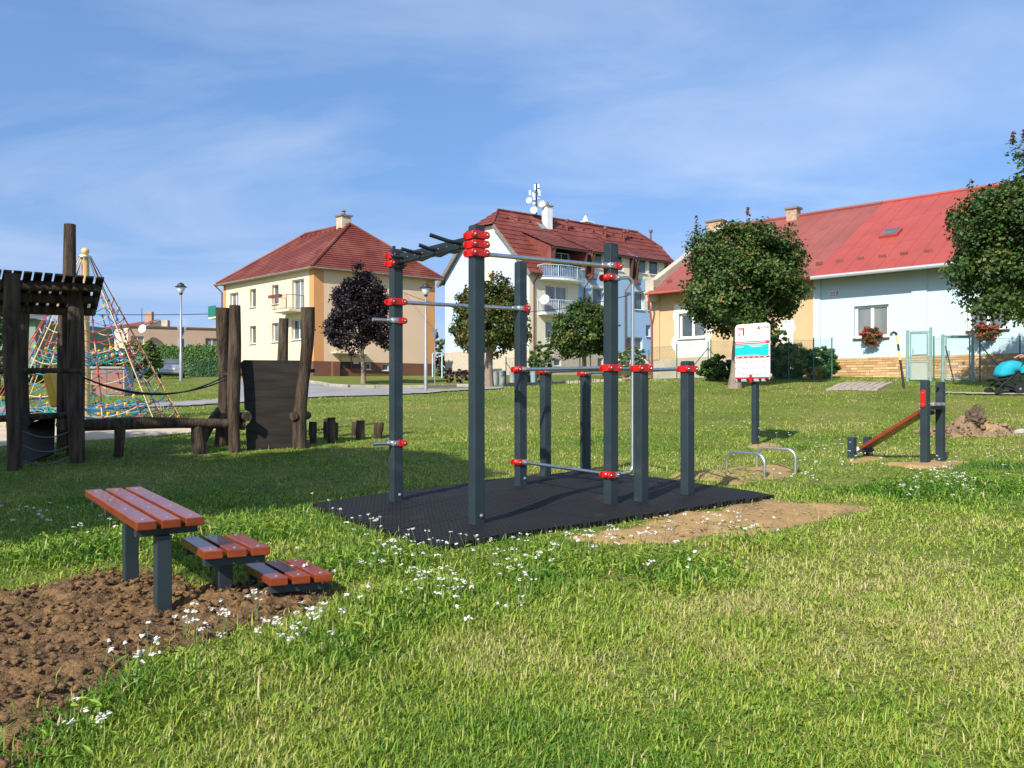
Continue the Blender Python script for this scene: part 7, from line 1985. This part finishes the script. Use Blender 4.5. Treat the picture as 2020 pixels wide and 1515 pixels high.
def make_grass(name, n_tuft0, per, ymin, ymax, hbase, wbase, label, power=1.0, simple=False):
    n_tuft = int(n_tuft0 * 1.2)
    u = rg.random(n_tuft)
    Y = ((1 - u) * ymin ** power + u * ymax ** power) ** (1 / power)
    n_tuft = int(n_tuft)
    wd = 0.63 * Y + 0.35; inn = rg.random(n_tuft) < 0.8
    X = np.where(inn, (rg.random(n_tuft) * 2 - 1) * wd, (wd + rg.random(n_tuft) ** 1.4 * (1.6 + 0.25 * Y)) * np.where(rg.random(n_tuft) < 0.5, -1, 1))
    keep = np.ones(n_tuft, bool)
    jit = 0.5 * (fbm(X * 3, Y * 3, 31) - 0.5)
    for poly, e in BARE:
        d = sdist(poly, X, Y) + jit * e * 3
        keep &= (d > -0.02) | ((rg.random(n_tuft) < 0.5 * np.exp(np.minimum(d, 0) / 0.12) + 0.02) & (e > 0.05))
    keep &= sdist(MAT_POLY, X, Y) > 0.02
    thin = 0.5 * fbm(X * 0.8, Y * 0.8, 17, 4) + 0.5 * fbm(X * 3.1, Y * 3.1, 19, 3)
    keep &= rg.random(n_tuft) < np.clip(0.72 + 3.4 * (thin - 0.46), 0.10, 1)
    X, Y = X[keep], Y[keep]; lu = lushness(X, Y)
    # unmown strip round the mat edge
    em = np.exp(-np.maximum(sdist(MAT_POLY, X, Y), 0) / 0.16); lu = np.maximum(lu, 0.55 * em * (fbm(X * 4, Y * 4, 8) > 0.45))
    n = len(X); k = per
    X = np.repeat(X, k); Y = np.repeat(Y, k); lu = np.repeat(lu, k)
    sp = 0.018 + 0.0035 * Y
    X = X + rg.normal(0, 1, n * k) * sp; Y = Y + rg.normal(0, 1, n * k) * sp
    tz = np.repeat(rg.random(n), k)
    N = n * k
    h = hbase * (0.45 + 0.9 * rg.random(N) ** 1.5) * (0.7 + 0.6 * tz) * (1 + 1.25 * lu) * (0.75 + 0.8 * fbm(X * 2.6, Y * 2.6, 12, 3)) * np.where(rg.random(N) < 0.05 * (lu < 0.3), 1.8, 1.0)
    w = (wbase + 0.00055 * Y) * rg.uniform(0.55, 1.5, N) * (1 + 0.5 * lu)
    yaw = rg.random(N) * 2 * np.pi; lean = np.abs(rg.normal(1.0, 0.42, N)) + np.where(rg.random(N) < 0.12, 0.5, 0); lean = np.clip(lean, 0.05, 1.52)
    dx, dy = np.cos(yaw), np.sin(yaw); sx, sy = -dy, dx
    z0 = gza(X, Y) - 0.003
    lx = np.sin(lean) * h; lz = np.cos(lean) * h
    b0 = np.c_[X - sx * w / 2, Y - sy * w / 2, z0]; b1 = np.c_[X + sx * w / 2, Y + sy * w / 2, z0]
    t = np.c_[X + dx * lx, Y + dy * lx, z0 + lz * 0.92]
    if simple:
        V = np.stack([b0, b1, t], 1).reshape(-1, 3); nv = 3
        faces = [(np.arange(N) * 3)[:, None] + np.array([[0, 1, 2]])]
    else:
        bend = rg.uniform(0.05, 0.75, N)
        mx, my, mz = X + dx * lx * bend, Y + dy * lx * bend, z0 + lz * 0.62
        m0 = np.c_[mx - sx * w * 0.45, my - sy * w * 0.45, mz]; m1 = np.c_[mx + sx * w * 0.45, my + sy * w * 0.45, mz]
        V = np.stack([b0, b1, m1, m0, t], 1).reshape(-1, 3); nv = 5
        ii = (np.arange(N) * 5)[:, None]; faces = [ii + np.array([[0, 1, 2, 3]]), ii + np.array([[3, 2, 4]])]
    big = fbm(X * 0.45 + 3, Y * 0.45, 61, 4)
    tint = np.clip(0.42 + 1.1 * (big - 0.5) + 0.7 * (fbm(X * 2.2, Y * 2.2, 66, 3) - 0.5) + 0.35 * (tz - 0.5) + rg.normal(0, 0.17, N) - 0.28 * lu - np.where(rg.random(N) < 0.18, 0.35, 0), 0, 1)
    dry = rg.random(N) < 0.04 + 0.18 * np.clip(big - 0.5, 0, 1)
    tint = np.where(dry, rg.uniform(0.78, 1.0, N), tint)
    o = npmesh(name, V, faces, L_grass, tint=np.repeat(tint, nv))
    return tag(o, label, 'grass', kind='stuff')
make_grass('grass', 82000, 6, 2.6, 5.4, 0.040, 0.0027, 'short mown grass in the foreground', 1.7)
make_grass('grass', 52000, 5, 5.3, 9.5, 0.038, 0.0032, 'mown grass around the benches and the mat', 1.8)
make_grass('grass', 70000, 4, 9.3, 18.0, 0.042, 0.0055, 'mown grass in the middle of the lawn', 1.7, True)
make_grass('grass', 70000, 3, 17.5, 40.0, 0.045, 0.0085, 'mown grass on the far lawn', 1.5, True)
# broad weed leaves (clover, dandelion) low in the turf
n = 9000
Yw = np.sqrt(rg.random(n) * (9 ** 2 - 2.7 ** 2) + 2.7 ** 2); Xw = (rg.random(n) * 2 - 1) * (0.63 * Yw + 0.3)
ok = (sdist(SOIL_BENCH, Xw, Yw) > 0.05) & (sdist(MAT_POLY, Xw, Yw) > 0.05) & (sdist(CLAY_MAT, Xw, Yw) > 0) & (fbm(Xw * 1.3, Yw * 1.3, 23, 3) > 0.45)
Xw, Yw = Xw[ok], Yw[ok]; n = len(Xw)
Pw = np.c_[Xw, Yw, gza(Xw, Yw) + rg.uniform(0.015, 0.06, n)]
Nw = np.c_[rg.normal(0, 0.45, n), rg.normal(0, 0.45, n), np.ones(n)]
Vv, Ff, tt = leaf_cloud(Pw, Nw, rg.uniform(0.012, 0.04, n), rg.uniform(0.0, 0.6, n), rg, aspect=0.55)
tag(npmesh('weed_leaves', Vv, [Ff], L_grass, tint=tt), 'low broad weed leaves among the grass', 'weeds', kind='stuff')
# feathery yarrow foliage in the unmown clumps
n = 26000
Yw = np.sqrt(rg.random(n) * (10.5 ** 2 - 2.9 ** 2) + 2.9 ** 2); Xw = (rg.random(n) * 2 - 1) * (0.63 * Yw + 0.3)
lw = lushness(Xw, Yw)
ok = (rg.random(n) < lw * 1.2) & (sdist(SOIL_BENCH, Xw, Yw) > -0.05) & (sdist(MAT_POLY, Xw, Yw) > 0.03) & (sdist(CLAY_MAT, Xw, Yw) > -0.1)
Xw, Yw, lw = Xw[ok], Yw[ok], lw[ok]; n = len(Xw)
Pw = np.c_[Xw, Yw, gza(Xw, Yw) + rg.uniform(0.02, 0.10, n) * (0.5 + lw)]
Nw = np.c_[rg.normal(0, 0.7, n), rg.normal(0, 0.7, n), np.ones(n)]
Vv, Ff, tt = leaf_cloud(Pw, Nw, rg.uniform(0.03, 0.08, n), rg.uniform(0.0, 0.42, n), rg, aspect=0.22)
tag(npmesh('yarrow_leaves', Vv, [Ff], L_grass, tint=tt), 'narrow dark green yarrow leaves in the unmown clumps', 'weeds', kind='stuff')
# yarrow: stalk, feathery leaves, flat white flower heads
spots = [(760, 1130, 90, 40, 8), (950, 1250, 120, 40, 6), (700, 1240, 90, 40, 6), (1300, 1140, 160, 30, 5), (250, 1330, 70, 40, 10), (390, 1280, 80, 25, 14), (560, 1290, 60, 22, 13), (620, 1275, 40, 20, 8), (340, 1240, 110, 30, 5), (830, 1170, 60, 35, 14), (900, 1200, 45, 22, 12), (1040, 1170, 50, 28, 8),
         (1000, 1130, 120, 35, 14), (1150, 1100, 110, 22, 16), (1250, 1095, 90, 18, 12), (1380, 1060, 110, 20, 16), (1480, 1070, 60, 20, 9), (720, 1050, 50, 30, 13), (800, 1105, 60, 30, 12), (640, 1010, 60, 20, 6), (900, 1110, 60, 20, 8),
         (60, 1040, 60, 22, 12), (160, 1060, 60, 20, 6), (270, 1080, 60, 20, 5), (1850, 950, 60, 22, 26), (1900, 975, 60, 22, 16), (1800, 980, 50, 18, 8), (1560, 930, 60, 20, 8), (1640, 900, 90, 25, 18), (1470, 850, 70, 18, 22), (1550, 870, 60, 15, 8),
         (480, 1230, 40, 15, 4), (160, 1480, 50, 15, 4), (1700, 930, 100, 18, 10), (600, 1150, 120, 60, 6), (1600, 960, 60, 15, 7), (1970, 940, 40, 30, 8)]
fx, fy = [], []
for cx_, cy_, sx_, sy_, k in spots:
    k = int(k * 1.3); fx += list(rg.normal(cx_, sx_ * 0.55, k)); fy += list(rg.normal(cy_, sy_ * 0.55, k))
X, Y = ground_at(fx, fy)
ok = (sdist(MAT_POLY, X, Y) > 0.0) & (sdist(SOIL_BENCH, X, Y) > -0.3)
X, Y = X[ok], Y[ok]; n = len(X); z = gza(X, Y)
H = rg.uniform(0.09, 0.20, n)
hx, hy = X + rg.normal(0, 0.03, n), Y + rg.normal(0, 0.03, n)
hv = []; hf = []; sm = MB()
base_hex = np.array([(math.cos(a), math.sin(a)) for a in np.linspace(0, 2 * math.pi, 7)[:-1]])
for i in range(n):
    sm.tube([(X[i], Y[i], z[i]), ((X[i] + hx[i]) / 2 + 0.006, (Y[i] + hy[i]) / 2, z[i] + H[i] * 0.55), (hx[i], hy[i], z[i] + H[i])], [0.0022, 0.0018, 0.0014], 3, caps=False)
    nb = rg.integers(4, 10); R = rg.uniform(0.008, 0.028)
    for b in range(nb):
        a = rg.random() * 6.28; rr = R * math.sqrt(rg.random()); c = np.array([hx[i] + rr * math.cos(a), hy[i] + rr * math.sin(a), z[i] + H[i] + rg.uniform(0, 0.012)])
        k = len(hv); s = rg.uniform(0.005, 0.0095); tl = rg.normal(0, 0.35, 2)
        hv.append(c + np.array([0, 0, s * 0.6]))
        for q_ in base_hex: hv.append(c + np.array([q_[0] * s, q_[1] * s, (q_[0] * tl[0] + q_[1] * tl[1]) * s]))
        hf += [(k, k + 1 + j, k + 1 + (j + 1) % 6) for j in range(6)]
M_petal = leafmat('white_petals', [(0, (0.72, 0.70, 0.64)), (1, (0.82, 0.81, 0.78))], rough=0.8, trans=0.25)
hv = np.array(hv)
tag(npmesh('flower_heads', hv, [np.array(hf)], M_petal, tint=rg.random(len(hv))), 'small white yarrow flower heads dotting the unmown grass', 'flowers', kind='stuff')
o = sm.build('flower_stalks', mat('stalk_green', (0.09, 0.14, 0.04), (0.13, 0.17, 0.05), 9, rough=0.8)); tag(o, 'thin green stalks of the white yarrow flowers', 'flowers', kind='stuff')
